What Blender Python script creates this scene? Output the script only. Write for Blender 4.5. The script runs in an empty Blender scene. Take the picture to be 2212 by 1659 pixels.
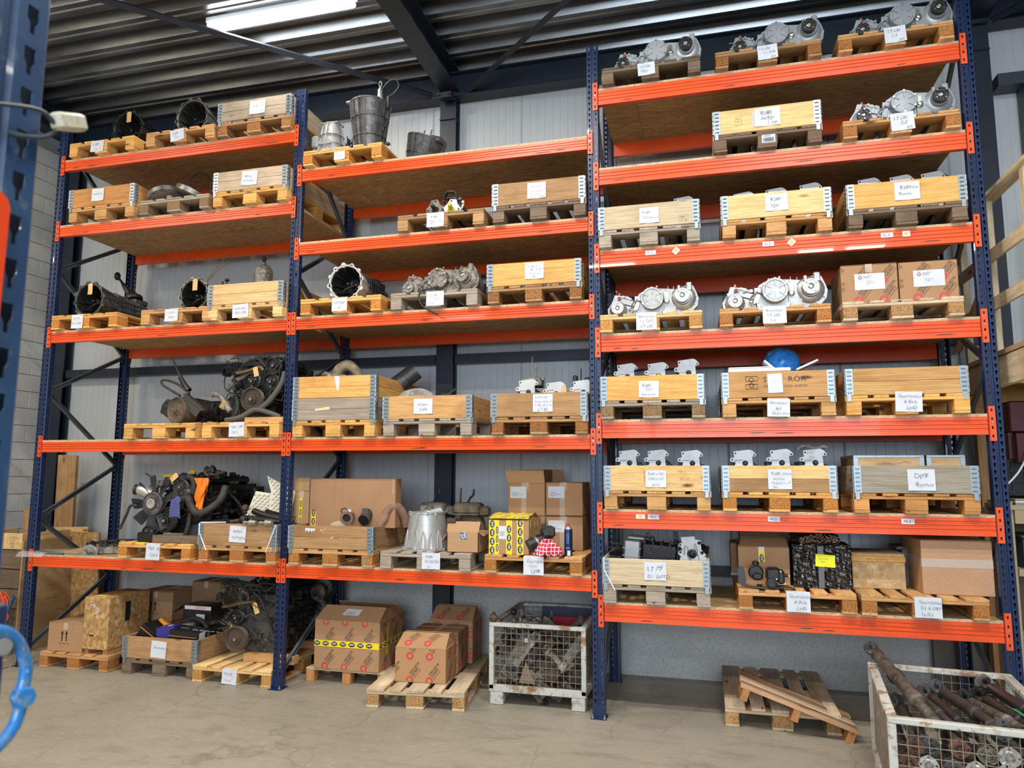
import bpy, bmesh, math, random
from mathutils import Matrix, Vector
random.seed(7)
PI = math.pi
S = bpy.context.scene
COL = S.collection

# ---------------------------------------------------------------- camera, world, light, exposure
cam_d = bpy.data.cameras.new('camera'); cam = bpy.data.objects.new('camera', cam_d); COL.objects.link(cam)
S.camera = cam
_R = Vector((0.96592146, 0.25881735, 0.00305226)); _U = Vector((0.02874285, -0.11897441, 0.9924812)); _F = Vector((-0.25723449, 0.95857116, 0.12235908))
m = Matrix(((_R.x, _U.x, -_F.x, 0.85307), (_R.y, _U.y, -_F.y, -5.78748), (_R.z, _U.z, -_F.z, 1.85773), (0, 0, 0, 1)))
cam.matrix_world = m
cam_d.sensor_width = 36; cam_d.lens = 36 * 1564.07 / 2212
cam_d.clip_start = .05; cam_d.clip_end = 80
cam_d.dof.use_dof = True; cam_d.dof.focus_distance = 6.2; cam_d.dof.aperture_fstop = 7.0
W = bpy.data.worlds.new('hall_air'); S.world = W; W.use_nodes = True
W.node_tree.nodes['Background'].inputs[0].default_value = (.6, .75, 1, 1)
W.node_tree.nodes['Background'].inputs[1].default_value = .05
S.view_settings.view_transform = 'Standard'; S.view_settings.look = 'None'
S.view_settings.exposure = .8; S.view_settings.gamma = 1; S.view_settings.use_curve_mapping = False

def area(name, loc, sx, sy, power, color, rot=(0, 0, 0), spread=180):
    l = bpy.data.lights.new(name, 'AREA'); l.shape = 'RECTANGLE'; l.size = sx; l.size_y = sy
    l.energy = power; l.color = color; l.spread = math.radians(spread)
    o = bpy.data.objects.new(name, l); COL.objects.link(o); o.location = loc; o.rotation_euler = rot
    return o
CEIL = 6.2
LAMPS = [(-2.9, -.25), (-6.3, -3.0), (-1.2, -2.7), (2.2, -3.5), (-5.6, -8.6), (-1.2, -8.6), (3.4, -8.6), (-5.6, -12.6), (-1.2, -12.6), (3.4, -12.6)]  # farthest row behind the viewer is added, unseen, to brighten the rack interiors
for lx, ly in LAMPS:
    area('strip_light', (lx, ly, CEIL - .13), 1.5, .14, {-3.0: 125, -2.7: 120, -3.5: 125, -8.6: 85, -12.6: 30}.get(ly, 24), (1, .87, .70) if lx < -2 else (1, .95, .88))
# the open roller door behind the viewer lets daylight in
area('daylight_door', (1.9, -13.9, 3.3), 6.2, 3.6, 520, (.74, .87, 1), (math.radians(90), 0, 0))

# ---------------------------------------------------------------- helpers
def clear_mats(): pass
MATS = {}
def M(name, base, rough=.6, metal=0., noise=None, bump=None, objcol=False, stretch=(1, 1, 1), spec=.5, coat=0., second=None, vor=None, alpha=1., trans=0., detail=3):
    """procedural material: base colour mixed with a second colour by noise, optional bump"""
    if name in MATS: return MATS[name]
    mt = bpy.data.materials.new(name); mt.use_nodes = True; nt = mt.node_tree; N = nt.nodes; L = nt.links
    b = N['Principled BSDF']; b.inputs['Roughness'].default_value = rough; b.inputs['Metallic'].default_value = metal
    b.inputs['Specular IOR Level'].default_value = spec; b.inputs['Coat Weight'].default_value = coat
    b.inputs['Alpha'].default_value = alpha; b.inputs['Transmission Weight'].default_value = trans
    tc = N.new('ShaderNodeTexCoord'); oi = N.new('ShaderNodeObjectInfo')
    mul = N.new('ShaderNodeMath'); mul.operation = 'MULTIPLY'; mul.inputs[1].default_value = 37.
    L.new(oi.outputs['Random'], mul.inputs[0])
    add = N.new('ShaderNodeVectorMath'); add.operation = 'ADD'; L.new(tc.outputs['Object'], add.inputs[0]); L.new(mul.outputs[0], add.inputs[1])
    mp = N.new('ShaderNodeMapping'); mp.inputs['Scale'].default_value = stretch; L.new(add.outputs[0], mp.inputs['Vector'])
    vec = mp.outputs[0]
    cur = None
    def rgb(c):
        n = N.new('ShaderNodeRGB'); n.outputs[0].default_value = (*c, 1); return n.outputs[0]
    cur = rgb(base)
    def mix(fac, a, bb, mode='MIX'):
        n = N.new('ShaderNodeMix'); n.data_type = 'RGBA'; n.blend_type = mode
        if isinstance(fac, (int, float)): n.inputs[0].default_value = fac
        else: L.new(fac, n.inputs[0])
        L.new(a, n.inputs[6]); L.new(bb, n.inputs[7]); return n.outputs[2]
    for k, nz in enumerate([noise] if noise and not isinstance(noise, list) else (noise or [])):
        sc, lo, hi, c2 = nz[:4]
        t = N.new('ShaderNodeTexNoise'); t.inputs['Scale'].default_value = sc; t.inputs['Detail'].default_value = detail; t.inputs['Roughness'].default_value = .6
        L.new(vec if len(nz) < 5 or nz[4] else add.outputs[0], t.inputs['Vector'])
        r = N.new('ShaderNodeMapRange'); r.inputs[1].default_value = lo; r.inputs[2].default_value = hi; L.new(t.outputs[0], r.inputs[0])
        cur = mix(r.outputs[0], cur, rgb(c2))
    if vor:
        sc, c2, amt = vor
        v = N.new('ShaderNodeTexVoronoi'); v.inputs['Scale'].default_value = sc; L.new(vec, v.inputs['Vector'])
        sx = N.new('ShaderNodeSeparateColor'); L.new(v.outputs['Color'], sx.inputs[0])
        mm = N.new('ShaderNodeMath'); mm.operation = 'MULTIPLY'; mm.inputs[1].default_value = amt; L.new(sx.outputs[0], mm.inputs[0])
        cur = mix(mm.outputs[0], cur, rgb(c2))
    if objcol: cur = mix(1., cur, oi.outputs['Color'], 'MULTIPLY')
    L.new(cur, b.inputs['Base Color'])
    if bump:
        t = N.new('ShaderNodeTexNoise'); t.inputs['Scale'].default_value = bump[0]; t.inputs['Detail'].default_value = 4; L.new(vec, t.inputs['Vector'])
        bp = N.new('ShaderNodeBump'); bp.inputs['Strength'].default_value = bump[1]; bp.inputs['Distance'].default_value = .004 if len(bump) < 3 else bump[2]
        L.new(t.outputs[0], bp.inputs['Height']); L.new(bp.outputs[0], b.inputs['Normal'])
    MATS[name] = mt; return mt

def emis(name, col, s):
    mt = bpy.data.materials.new(name); mt.use_nodes = True; b = mt.node_tree.nodes['Principled BSDF']
    b.inputs['Base Color'].default_value = (*col, 1); b.inputs['Emission Color'].default_value = (*col, 1); b.inputs['Emission Strength'].default_value = s
    MATS[name] = mt; return mt

def wood(axis):
    nm = 'wood_' + axis
    if nm in MATS: return MATS[nm]
    st = {'x': (1, 14, 14), 'y': (14, 1, 14), 'z': (14, 14, 1)}[axis]
    mt = M(nm, (1, 1, 1), .75, noise=[(3.2, .42, .85, (.60, .53, .46)), (9, .55, .75, (.72, .64, .56)), (1.8, .52, .75, (.58, .54, .50), False)], bump=(9, .5), objcol=True, stretch=st, spec=.2)
    nt = mt.node_tree; N = nt.nodes; L = nt.links
    # growth rings and knots
    mp = [n for n in N if n.type == 'MAPPING'][0]; addv = mp.inputs['Vector'].links[0].from_socket
    m2 = N.new('ShaderNodeMapping'); m2.inputs['Scale'].default_value = {'x': (2.2, 7, 7), 'y': (7, 2.2, 7), 'z': (7, 7, 2.2)}[axis]; L.new(addv, m2.inputs['Vector'])
    v = N.new('ShaderNodeTexVoronoi'); v.inputs['Scale'].default_value = 1.15; v.inputs['Randomness'].default_value = .9; L.new(m2.outputs[0], v.inputs['Vector'])
    r = N.new('ShaderNodeMapRange'); r.inputs[1].default_value = .055; r.inputs[2].default_value = .15; L.new(v.outputs['Distance'], r.inputs[0])
    w = N.new('ShaderNodeTexWave'); w.wave_type = 'BANDS'; w.bands_direction = {'x': 'Z', 'y': 'Z', 'z': 'X'}[axis]
    w.inputs['Scale'].default_value = 1.4; w.inputs['Distortion'].default_value = 5; w.inputs['Detail'].default_value = 1.5; w.inputs['Detail Scale'].default_value = .4; L.new(mp.outputs[0], w.inputs['Vector'])
    b = N['Principled BSDF']; old = b.inputs['Base Color'].links[0].from_socket
    mx = N.new('ShaderNodeMix'); mx.data_type = 'RGBA'; mx.blend_type = 'MULTIPLY'; L.new(old, mx.inputs[6])
    rr = N.new('ShaderNodeMapRange'); rr.inputs[3].default_value = 1; rr.inputs[4].default_value = .80; L.new(w.outputs[0], rr.inputs[0])
    cb = N.new('ShaderNodeCombineColor'); [L.new(rr.outputs[0], cb.inputs[i]) for i in range(3)]
    mx.inputs[0].default_value = .7; L.new(cb.outputs[0], mx.inputs[7])
    kx = N.new('ShaderNodeMix'); kx.data_type = 'RGBA'; L.new(r.outputs[0], kx.inputs[0]); kx.inputs[6].default_value = (.13, .06, .025, 1); L.new(mx.outputs[2], kx.inputs[7])
    L.new(kx.outputs[2], b.inputs['Base Color'])
    return mt

def rot(rx=0, ry=0, rz=0): return Matrix.Rotation(rz, 4, 'Z') @ Matrix.Rotation(ry, 4, 'Y') @ Matrix.Rotation(rx, 4, 'X')
def T(x, y, z): return Matrix.Translation((x, y, z))

class MB:
    def __init__(s, Mx=None): s.v = []; s.f = []; s.M = Mx or Matrix.Identity(4)
    def add(s, vs, fs):
        o = len(s.v); s.v += [tuple(s.M @ Vector(p)) for p in vs]; s.f += [tuple(i + o for i in f) for f in fs]; return s
    def box(s, x0, y0, z0, x1, y1, z1, c=0.):
        if c <= 0:
            return s.add([(x0, y0, z0), (x1, y0, z0), (x1, y1, z0), (x0, y1, z0), (x0, y0, z1), (x1, y0, z1), (x1, y1, z1), (x0, y1, z1)],
                         [(0, 3, 2, 1), (4, 5, 6, 7), (0, 1, 5, 4), (1, 2, 6, 5), (2, 3, 7, 6), (3, 0, 4, 7)])
        P = []                                   # chamfered box
        for zz, k in ((z0, 1), (z0 + c, 0), (z1 - c, 0), (z1, 1)):
            d = c if k else 0
            a0, a1, b0, b1 = x0 + d, x1 - d, y0 + d, y1 - d; e = c
            P += [(a0 + e, b0, zz), (a1 - e, b0, zz), (a1, b0 + e, zz), (a1, b1 - e, zz), (a1 - e, b1, zz), (a0 + e, b1, zz), (a0, b1 - e, zz), (a0, b0 + e, zz)]
        F = [tuple(range(7, -1, -1)), tuple(range(24, 32))]
        for r in range(3):
            for i in range(8): F.append((r * 8 + i, r * 8 + (i + 1) % 8, r * 8 + 8 + (i + 1) % 8, r * 8 + 8 + i))
        return s.add(P, F)
    def cyl(s, p0, p1, r0, r1=None, n=14, cap=True):
        p0 = Vector(p0); p1 = Vector(p1); r1 = r0 if r1 is None else r1
        d = (p1 - p0); q = d.to_track_quat('Z', 'Y').to_matrix()
        V = []
        for p, r in ((p0, r0), (p1, r1)):
            for i in range(n):
                a = 2 * PI * i / n; V.append(p + q @ Vector((r * math.cos(a), r * math.sin(a), 0)))
        F = [(i, (i + 1) % n, n + (i + 1) % n, n + i) for i in range(n)]
        if cap: F += [tuple(range(n - 1, -1, -1)), tuple(range(n, 2 * n))]
        return s.add(V, F)
    def lathe(s, o, ax, prof, n=20, close=True):
        """prof: [(radius, height)] along axis ax from o"""
        o = Vector(o); q = Vector(ax).to_track_quat('Z', 'Y').to_matrix(); V = []; F = []
        for r, h in prof:
            for i in range(n):
                a = 2 * PI * i / n; V.append(o + q @ Vector((r * math.cos(a), r * math.sin(a), h)))
        for k in range(len(prof) - 1):
            for i in range(n): F.append((k * n + i, k * n + (i + 1) % n, (k + 1) * n + (i + 1) % n, (k + 1) * n + i))
        if close: F += [tuple(range(n - 1, -1, -1)), tuple(range((len(prof) - 1) * n, len(prof) * n))]
        return s.add(V, F)
    def tube(s, pts, r, n=8, sm=0, cap=True):
        P = [Vector(p) for p in pts]
        if sm:
            Q = []
            for i in range(len(P) - 1):
                a = P[max(i - 1, 0)]; b = P[i]; c = P[i + 1]; d = P[min(i + 2, len(P) - 1)]
                for k in range(sm):
                    t = k / sm; Q.append(.5 * ((2 * b) + (c - a) * t + (2 * a - 5 * b + 4 * c - d) * t * t + (3 * b - a - 3 * c + d) * t ** 3))
            Q.append(P[-1]); 
            if isinstance(r, (list, tuple)):
                r = [r[min(int(i / sm), len(r) - 1)] + (r[min(int(i / sm) + 1, len(r) - 1)] - r[min(int(i / sm), len(r) - 1)]) * ((i / sm) % 1) for i in range(len(Q))]
            P = Q
        V = []; F = []; m_ = len(P); u = None
        for i, p in enumerate(P):
            d = (P[min(i + 1, m_ - 1)] - P[max(i - 1, 0)]).normalized()
            if u is None: u = d.cross(Vector((0, 0, 1)) if abs(d.z) < .9 else Vector((1, 0, 0)))
            u = u - d * u.dot(d)
            if u.length < 1e-4: u = d.orthogonal()
            u.normalize(); w = d.cross(u)
            rr = r[i] if isinstance(r, (list, tuple)) else r
            for k in range(n):
                a = 2 * PI * k / n; V.append(p + u * rr * math.cos(a) + w * rr * math.sin(a))
        for i in range(m_ - 1):
            for k in range(n): F.append((i * n + k, i * n + (k + 1) % n, (i + 1) * n + (k + 1) % n, (i + 1) * n + k))
        if cap: F += [tuple(range(n - 1, -1, -1)), tuple(range((m_ - 1) * n, m_ * n))]
        return s.add(V, F)
    def prism(s, pts, h0, h1, pl='xz'):
        f = {'xz': lambda a, b, h: (a, h, b), 'xy': lambda a, b, h: (a, b, h), 'yz': lambda a, b, h: (h, a, b)}[pl]
        n = len(pts); V = [f(a, b, h0) for a, b in pts] + [f(a, b, h1) for a, b in pts]
        F = [tuple(range(n)), tuple(range(2 * n - 1, n - 1, -1))] + [(i, n + i, n + (i + 1) % n, (i + 1) % n) for i in range(n)]
        return s.add(V, F)
    def grid(s, fn, nu, nv):
        V = [fn(i / nu, j / nv) for j in range(nv + 1) for i in range(nu + 1)]
        F = [(j * (nu + 1) + i, j * (nu + 1) + i + 1, (j + 1) * (nu + 1) + i + 1, (j + 1) * (nu + 1) + i) for j in range(nv) for i in range(nu)]
        return s.add(V, F)
    def sph(s, c, r, n=10, sc=(1, 1, 1)):
        V = []; F = []; h = n // 2
        for j in range(1, h):
            for i in range(n):
                a = 2 * PI * i / n; b = PI * j / h; V.append((c[0] + r * sc[0] * math.sin(b) * math.cos(a), c[1] + r * sc[1] * math.sin(b) * math.sin(a), c[2] + r * sc[2] * math.cos(b)))
        V += [(c[0], c[1], c[2] + r * sc[2]), (c[0], c[1], c[2] - r * sc[2])]; k = len(V)
        for j in range(h - 2):
            for i in range(n): F.append((j * n + i, (j + 1) * n + i, (j + 1) * n + (i + 1) % n, j * n + (i + 1) % n))
        for i in range(n): F.append((k - 2, i, (i + 1) % n)); F.append((k - 1, (h - 2) * n + (i + 1) % n, (h - 2) * n + i))
        return s.add(V, F)
    def mesh(s, name, mat):
        me = bpy.data.meshes.new(name); me.from_pydata(s.v, [], s.f); me.materials.append(mat)
        bm = bmesh.new(); bm.from_mesh(me); bmesh.ops.recalc_face_normals(bm, faces=bm.faces); bm.to_mesh(me); bm.free()
        me.polygons.foreach_set('use_smooth', [True] * len(me.polygons)); me.set_sharp_from_angle(angle=math.radians(38)); me.update()
        return me
    def build(s, name, mat, parent=None, color=None, **kw): return put(s.mesh(name, mat), name, parent, color=color, **kw)

def put(me, name, parent=None, loc=(0, 0, 0), rz=0., color=None, label=None, cat=None, group=None, kind=None, mw=None):
    o = bpy.data.objects.new(name, me); COL.objects.link(o)
    if mw is not None: o.matrix_local = mw
    else: o.location = loc; o.rotation_euler = (0, 0, rz)
    if parent: o.parent = parent
    if color: o.color = (*color, 1)
    tag(o, label, cat, group, kind); return o
def tag(o, label=None, cat=None, group=None, kind=None):
    if label: o['label'] = label
    if cat: o['category'] = cat
    if group: o['group'] = group
    if kind: o['kind'] = kind
    return o
def thing(name, label, cat, loc=(0, 0, 0), rz=0., group=None, mw=None):
    o = bpy.data.objects.new(name, None); COL.objects.link(o); o.empty_display_size = .1
    if mw is not None: o.matrix_local = mw
    else: o.location = loc; o.rotation_euler = (0, 0, rz)
    return tag(o, label, cat, group)
def jit(c, a=.12):
    k = 1 + random.uniform(-a, a); return tuple(min(1, v * k * (1 + random.uniform(-.03, .03))) for v in c)

_TG = {}
def text_geo(t, thin=0.):
    if (t, thin) not in _TG:
        c = bpy.data.curves.new('t', 'FONT'); c.body = t; c.size = 1; c.offset = -thin; c.resolution_u = 2; c.align_x = 'LEFT'
        o = bpy.data.objects.new('t', c); me = bpy.data.meshes.new_from_object(o)
        _TG[(t, thin)] = ([(v.co.x, v.co.y) for v in me.vertices], [tuple(p.vertices) for p in me.polygons])
        bpy.data.objects.remove(o); bpy.data.curves.remove(c); bpy.data.meshes.remove(me)
    return _TG[(t, thin)]
def text_w(t): vs = text_geo(t)[0]; return max([v[0] for v in vs] or [0])
def write(mb, t, x, z, size, plane=None, hand=False, width=None, ang=0.):
    """adds flat lettering to mb; plane maps (u, v) to 3-D"""
    vs, fs = text_geo(t, .018 if hand else 0.)
    if not vs: return
    k = size; kx = size if width is None else width / max(text_w(t), 1e-3)
    kx = min(kx, size * 1.4); o = []
    for a, b in vs:
        u = a * kx; v = b * k
        if hand: u += v * .22 + .05 * k * math.sin(7 * a + b * 5 + x * 50); v += .07 * k * math.sin(4.3 * a + x * 31)
        uu = u * math.cos(ang) - v * math.sin(ang); vv = u * math.sin(ang) + v * math.cos(ang)
        o.append((plane or (lambda p, q: (p, 0, q)))(x + uu, z + vv))
    mb.add(o, fs)

# ---------------------------------------------------------------- materials
orange = M('orange_paint', (.78, .085, .008), .38, noise=[(60, .62, .75, (.5, .05, .01)), (2.5, .45, .8, (.62, .06, .006), False)], coat=.15)
blue = M('blue_paint', (.004, .017, .068), .33, noise=[(40, .66, .78, (.05, .07, .12))], coat=.2)
navy = M('navy_steel', (.010, .017, .030), .45, noise=(3, .4, .8, (.016, .024, .036)))
galv = M('galvanised', (.34, .39, .42), .40, .65, vor=(60, (.26, .30, .33), .6))
brace_m = M('brace_steel', (.13, .16, .18), .5, .5, noise=(8, .4, .7, (.12, .14, .15)))
alu = M('cast_aluminium', (.38, .38, .37), .42, .75, noise=[(25, .4, .8, (.25, .25, .245))], bump=(120, .3, .002))
alu_grey = M('grey_painted_casting', (.30, .33, .36), .4, .3, noise=[(10, .4, .8, (.24, .27, .30))], bump=(140, .2, .002))
alu_dirty = M('grimy_aluminium', (.26, .24, .2), .6, .45, noise=[(14, .42, .62, (.09, .08, .065)), (45, .5, .7, (.4, .38, .33))], bump=(90, .5, .003))
alu_dark = M('dull_casting', (.13, .13, .135), .5, .6, noise=[(16, .4, .7, (.06, .06, .06)), (50, .6, .75, (.28, .28, .28))], bump=(90, .4, .003))
plate_m = M('milled_plate', (.62, .64, .65), .42, .15, noise=[(12, .45, .8, (.48, .50, .52))])
black = M('black_cast', (.012, .012, .013), .42, .2, noise=[(30, .5, .75, (.035, .033, .03))], bump=(80, .5, .003))
oily = M('oily_black_metal', (.022, .021, .02), .45, .3, noise=[(26, .55, .75, (.08, .07, .055))], bump=(60, .7, .004))
rubber = M('rubber', (.018, .017, .016), .62, noise=(12, .45, .7, (.045, .04, .034)))
rusty = M('rusty_steel', (.12, .07, .045), .7, .3, noise=[(20, .4, .65, (.045, .03, .025)), (50, .6, .75, (.26, .17, .1))], bump=(70, .6, .003))
earth = M('muddy_casting', (.16, .125, .075), .85, noise=[(18, .4, .65, (.07, .058, .04))], bump=(60, .8, .005))
bare = M('bare_steel', (.55, .55, .54), .28, .95, noise=(20, .45, .8, (.4, .4, .39)))
hole = M('hole_shade', (.004, .004, .005), .7)  # near-black discs and lines paint the shade inside holes and grooves
paper = M('paper', (.64, .67, .74), .75, noise=(14, .5, .8, (.56, .59, .66)))
ink = M('ink', (.02, .022, .04), .6)
kraft = M('kraft_tag', (.72, .45, .19), .8)
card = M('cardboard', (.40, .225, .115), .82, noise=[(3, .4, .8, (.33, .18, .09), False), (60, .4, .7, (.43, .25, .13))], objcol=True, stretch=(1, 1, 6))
ytape = M('yellow_tape', (.85, .66, .02), .35)
btape = M('black_print', (.01, .01, .012), .55)
redp = M('red_print', (.62, .035, .05), .6)
clear_tape = M('clear_tape', (.75, .62, .48), .18, alpha=.45)
white_strap = M('white_strap', (.8, .82, .82), .5)
osb = M('osb_board', (.56, .37, .18), .78, noise=[(5, .5, .75, (.36, .22, .10), True), (22, .5, .7, (.70, .49, .26), True)], vor=(30, (.30, .18, .08), .7), stretch=(.55, 2.2, 1), bump=(16, .3), spec=.25)
osb_edge = M('osb_edge', (.62, .46, .28), .85, noise=[(60, .45, .65, (.36, .25, .14))], stretch=(.5, 1, 3))
osb_box = M('osb_crate', (.56, .34, .13), .75, noise=[(30, .5, .66, (.26, .14, .05)), (14, .55, .68, (.70, .48, .22))], vor=(38, (.30, .16, .06), .8), stretch=(1, 1, .8), bump=(40, .5))
ply = M('plywood', (.46, .31, .16), .7, noise=[(2.2, .4, .7, (.36, .23, .11)), (5, .6, .75, (.22, .13, .07))], stretch=(1, 1, 3), objcol=True)
chip = M('chip_block', (.62, .44, .25), .85, noise=[(110, .5, .62, (.26, .17, .09)), (60, .6, .75, (.8, .62, .4))], objcol=True, bump=(90, .6))

# ---------------------------------------------------------------- the hall
flo = M('concrete_floor', (.33, .30, .24), .5, noise=[(.8, .4, .72, (.26, .24, .19), False), (3.2, .50, .72, (.235, .215, .17)), (14, .55, .8, (.40, .37, .30))], stretch=(1, 2.4, 1), bump=(22, .12), detail=8)
_nt = flo.node_tree; _N = _nt.nodes; _L = _nt.links; _b = _N['Principled BSDF']; _old = _b.inputs['Base Color'].links[0].from_socket; _tc = _N.new('ShaderNodeTexCoord')
_ns = _N.new('ShaderNodeTexNoise'); _ns.inputs['Scale'].default_value = 2.5; _ns.inputs['Detail'].default_value = 6; _L.new(_tc.outputs['Object'], _ns.inputs['Vector'])
_mx = _N.new('ShaderNodeMix'); _mx.data_type = 'VECTOR'; _mx.inputs[0].default_value = .18; _L.new(_tc.outputs['Object'], _mx.inputs[4]); _L.new(_ns.outputs['Color'], _mx.inputs[5])
_vo = _N.new('ShaderNodeTexVoronoi'); _vo.feature = 'DISTANCE_TO_EDGE'; _vo.inputs['Scale'].default_value = 1.1; _L.new(_mx.outputs[1], _vo.inputs['Vector'])
_mr = _N.new('ShaderNodeMapRange'); _mr.inputs[1].default_value = .0; _mr.inputs[2].default_value = .006; _mr.inputs[3].default_value = .35; _mr.inputs[4].default_value = 0.; _L.new(_vo.outputs['Distance'], _mr.inputs[0])
_cm = _N.new('ShaderNodeMix'); _cm.data_type = 'RGBA'; _L.new(_mr.outputs[0], _cm.inputs[0]); _L.new(_old, _cm.inputs[6]); _cm.inputs[7].default_value = (.10, .09, .075, 1); _L.new(_cm.outputs[2], _b.inputs['Base Color'])
MB().box(-6.9, -14, -.2, 12, 1.3, 0).build('floor', flo, kind='structure', label='worn grey beige concrete floor with faint stains')
pan = M('wall_panel_white', (.50, .53, .55), .42, .1, noise=(1.2, .4, .8, (.46, .49, .51)))
wb = thing('wall_back', 'white ribbed sandwich panel wall behind the racking', None); wb['kind'] = 'structure'
del wb['label']
wb['label'] = 'white ribbed sandwich panel wall behind the racking'
def panel_mesh(w, h):
    prof = [(0, .012), (.012, 0)]; n = int(round(w / .085)); step = (w - .024) / n
    for i in range(n):
        x = .012 + i * step
        if i: prof += [(x - .004, 0), (x - .002, .003), (x + .002, .003), (x + .004, 0)]
    prof += [(w - .012, 0), (w, .012)]
    mb = MB(); V = []; F = []
    for x, y in prof: V += [(x, y, 0), (x, y, h)]
    for i in range(len(prof) - 1): F.append((2 * i, 2 * i + 2, 2 * i + 3, 2 * i + 1))
    mb.add(V, F); mb.add([(0, .012, 0), (w, .012, 0), (w, .06, 0), (0, .06, 0), (0, .012, h), (w, .012, h), (w, .06, h), (0, .06, h)], [(1, 2, 6, 5), (2, 3, 7, 6), (3, 0, 4, 7), (4, 5, 6, 7), (0, 3, 2, 1)])
    return mb.mesh('panel', pan)
pm = panel_mesh(1.0, 5.2)
for i in range(19): put(pm, 'panel', wb, (-6.95 + i, 1.3, 1.0))
con = M('concrete_wall', (.52, .53, .52), .85, noise=[(2, .4, .75, (.45, .46, .455), False), (34, .45, .7, (.38, .39, .39))], bump=(60, .5), detail=6)
MB().box(-6.95, 1.28, 0, 12, 1.5, 1.0).build('trim_1', con, kind='structure', label='grey concrete plinth at the foot of the back wall')
MB().box(-6.95, 1.22, .93, 12, 1.30, 1.02).build('trim_2', navy, kind='structure', label='dark steel ledge on top of the concrete plinth')
# left masonry wall, big white blocks laid in running bond
blk = M('lime_block', (.60, .60, .57), .85, noise=[(1.5, .4, .8, (.55, .545, .515), False), (50, .5, .7, (.52, .515, .49))], bump=(70, .25), objcol=True)
wl = MB().box(-7.15, -14, 0, -6.915, 1.3, 5.9).build('wall_left', M('mortar', (.28, .275, .26), .9), kind='structure', label='white block masonry wall at the far left')
bmesh_blk = {}
def block(w, lab=None):
    k = round(w, 2)
    if k not in bmesh_blk: bmesh_blk[k] = MB().box(0, 0, 0, .02, w - .006, .194, .002).mesh('block', blk)
    return bmesh_blk[k]
for r in range(29):
    y = 1.28 - (.3 if r % 2 else .0)
    if r % 2: put(block(.3), 'block', wl, (-6.917, 1.28 - .3, .003 + .2 * r), color=jit((1, 1, 1), .04))
    while y > -3.2:
        put(block(.6), 'block', wl, (-6.917, y - .6, .003 + .2 * r), color=jit((.96, .96, .96), .04)); y -= .6
dkw = M('far_wall', (.16, .17, .18), .8)
MB().box(11.9, -14, 0, 12.1, 1.3, 6.3).build('wall_right', dkw, kind='structure', label='dim panel wall on the far right side')
MB().box(-7.1, -14.2, 0, 12, -14, 6.3).build('wall_front', dkw, kind='structure', label='dim panel wall behind the viewer')
# ceiling: deep trapezoidal steel deck, ridges along x
deckm = M('deck_steel', (.19, .19, .195), .30, .95, noise=[(1.4, .4, .7, (.23, .235, .24), False), (30, .5, .7, (.25, .25, .26))], stretch=(.25, 3, 3))
prof = []; y = 1.35
while y > -14.2:
    prof += [(y, CEIL), (y - .045, CEIL), (y - .058, CEIL + .012), (y - .075, CEIL + .012), (y - .088, CEIL), (y - .13, CEIL), (y - .175, CEIL + .105), (y - .29, CEIL + .105)]; y -= .335
mb = MB(); V = []; F = []
for yy, zz in prof: V += [(-7.2, yy, zz), (12.1, yy, zz), (-7.2, yy, zz + .004), (12.1, yy, zz + .004)]
for i in range(len(prof) - 1): F += [(4 * i, 4 * i + 4, 4 * i + 5, 4 * i + 1), (4 * i + 2, 4 * i + 3, 4 * i + 7, 4 * i + 6)]
mb.add(V, F); ce = mb.build('ceiling', deckm, kind='structure', label='shiny corrugated steel roof deck')
# steel frame of the hall
def hsec(mb, x0, x1, y0, y1, z0, z1, tf=.014, vert=True):
    """H section: flanges in the xz plane at y0 and y1 (column) """
    mb.box(x0, y0, z0, x1, y0 + tf, z1); mb.box(x0, y1 - tf, z0, x1, y1, z1); xm = (x0 + x1) / 2; mb.box(xm - .006, y0 + tf, z0, xm + .006, y1 - tf, z1)
for n, (cx, lab) in enumerate([(-6.70, 'dark steel column in the left corner of the hall'), (-1.73, 'dark steel column behind the middle rack bay'), (3.30, 'dark steel column right of the racking')]):
    t = thing('steel_column', lab, None); t['kind'] = 'structure'
    hm = MB(); hsec(hm, cx - .09, cx + .09, 1.15, 1.278, 0, 6.0); hm.build('column_profile', navy, t)
    MB().box(cx - .11, 1.14, 0, cx + .11, 1.277, .02).box(cx - .09, 1.13, 5.62, cx + .09, 1.277, 5.634).build('end_plate', navy, t)
    if n < 2: MB().box(cx + .105, 1.18, 2.98, 3.21 if n else -1.84, 1.279, 3.075).build('wall_rail', navy, t, label='dark horizontal steel rail along the wall')
for n, gx in enumerate((-6.70, -1.71, 3.30)):
    g = MB(Matrix.Rotation(PI / 2, 4, 'X') @ T(0, 0, 0)); g.M = Matrix.Identity(4)
    g.box(gx - .1, -14, 5.93, gx + .1, 1.24, 5.945).box(gx - .1, -14, 6.17, gx + .1, 1.24, 6.185).box(gx - .006, -14, 5.945, gx + .006, 1.24, 6.17)
    g.build('roof_girder', navy, kind='structure', label=['dark roof girder over the left wall', 'dark roof girder running over the middle rack bay', 'dark roof girder at the right of the racking'][n])
MB().box(-6.95, 1.10, 5.86, 12, 1.26, 5.875).box(-6.95, 1.10, 6.12, 12, 1.26, 6.135).box(-6.95, 1.16, 5.875, 12, 1.172, 6.12).build('eaves_beam', navy, kind='structure', label='dark eaves beam along the top of the back wall')
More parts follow.
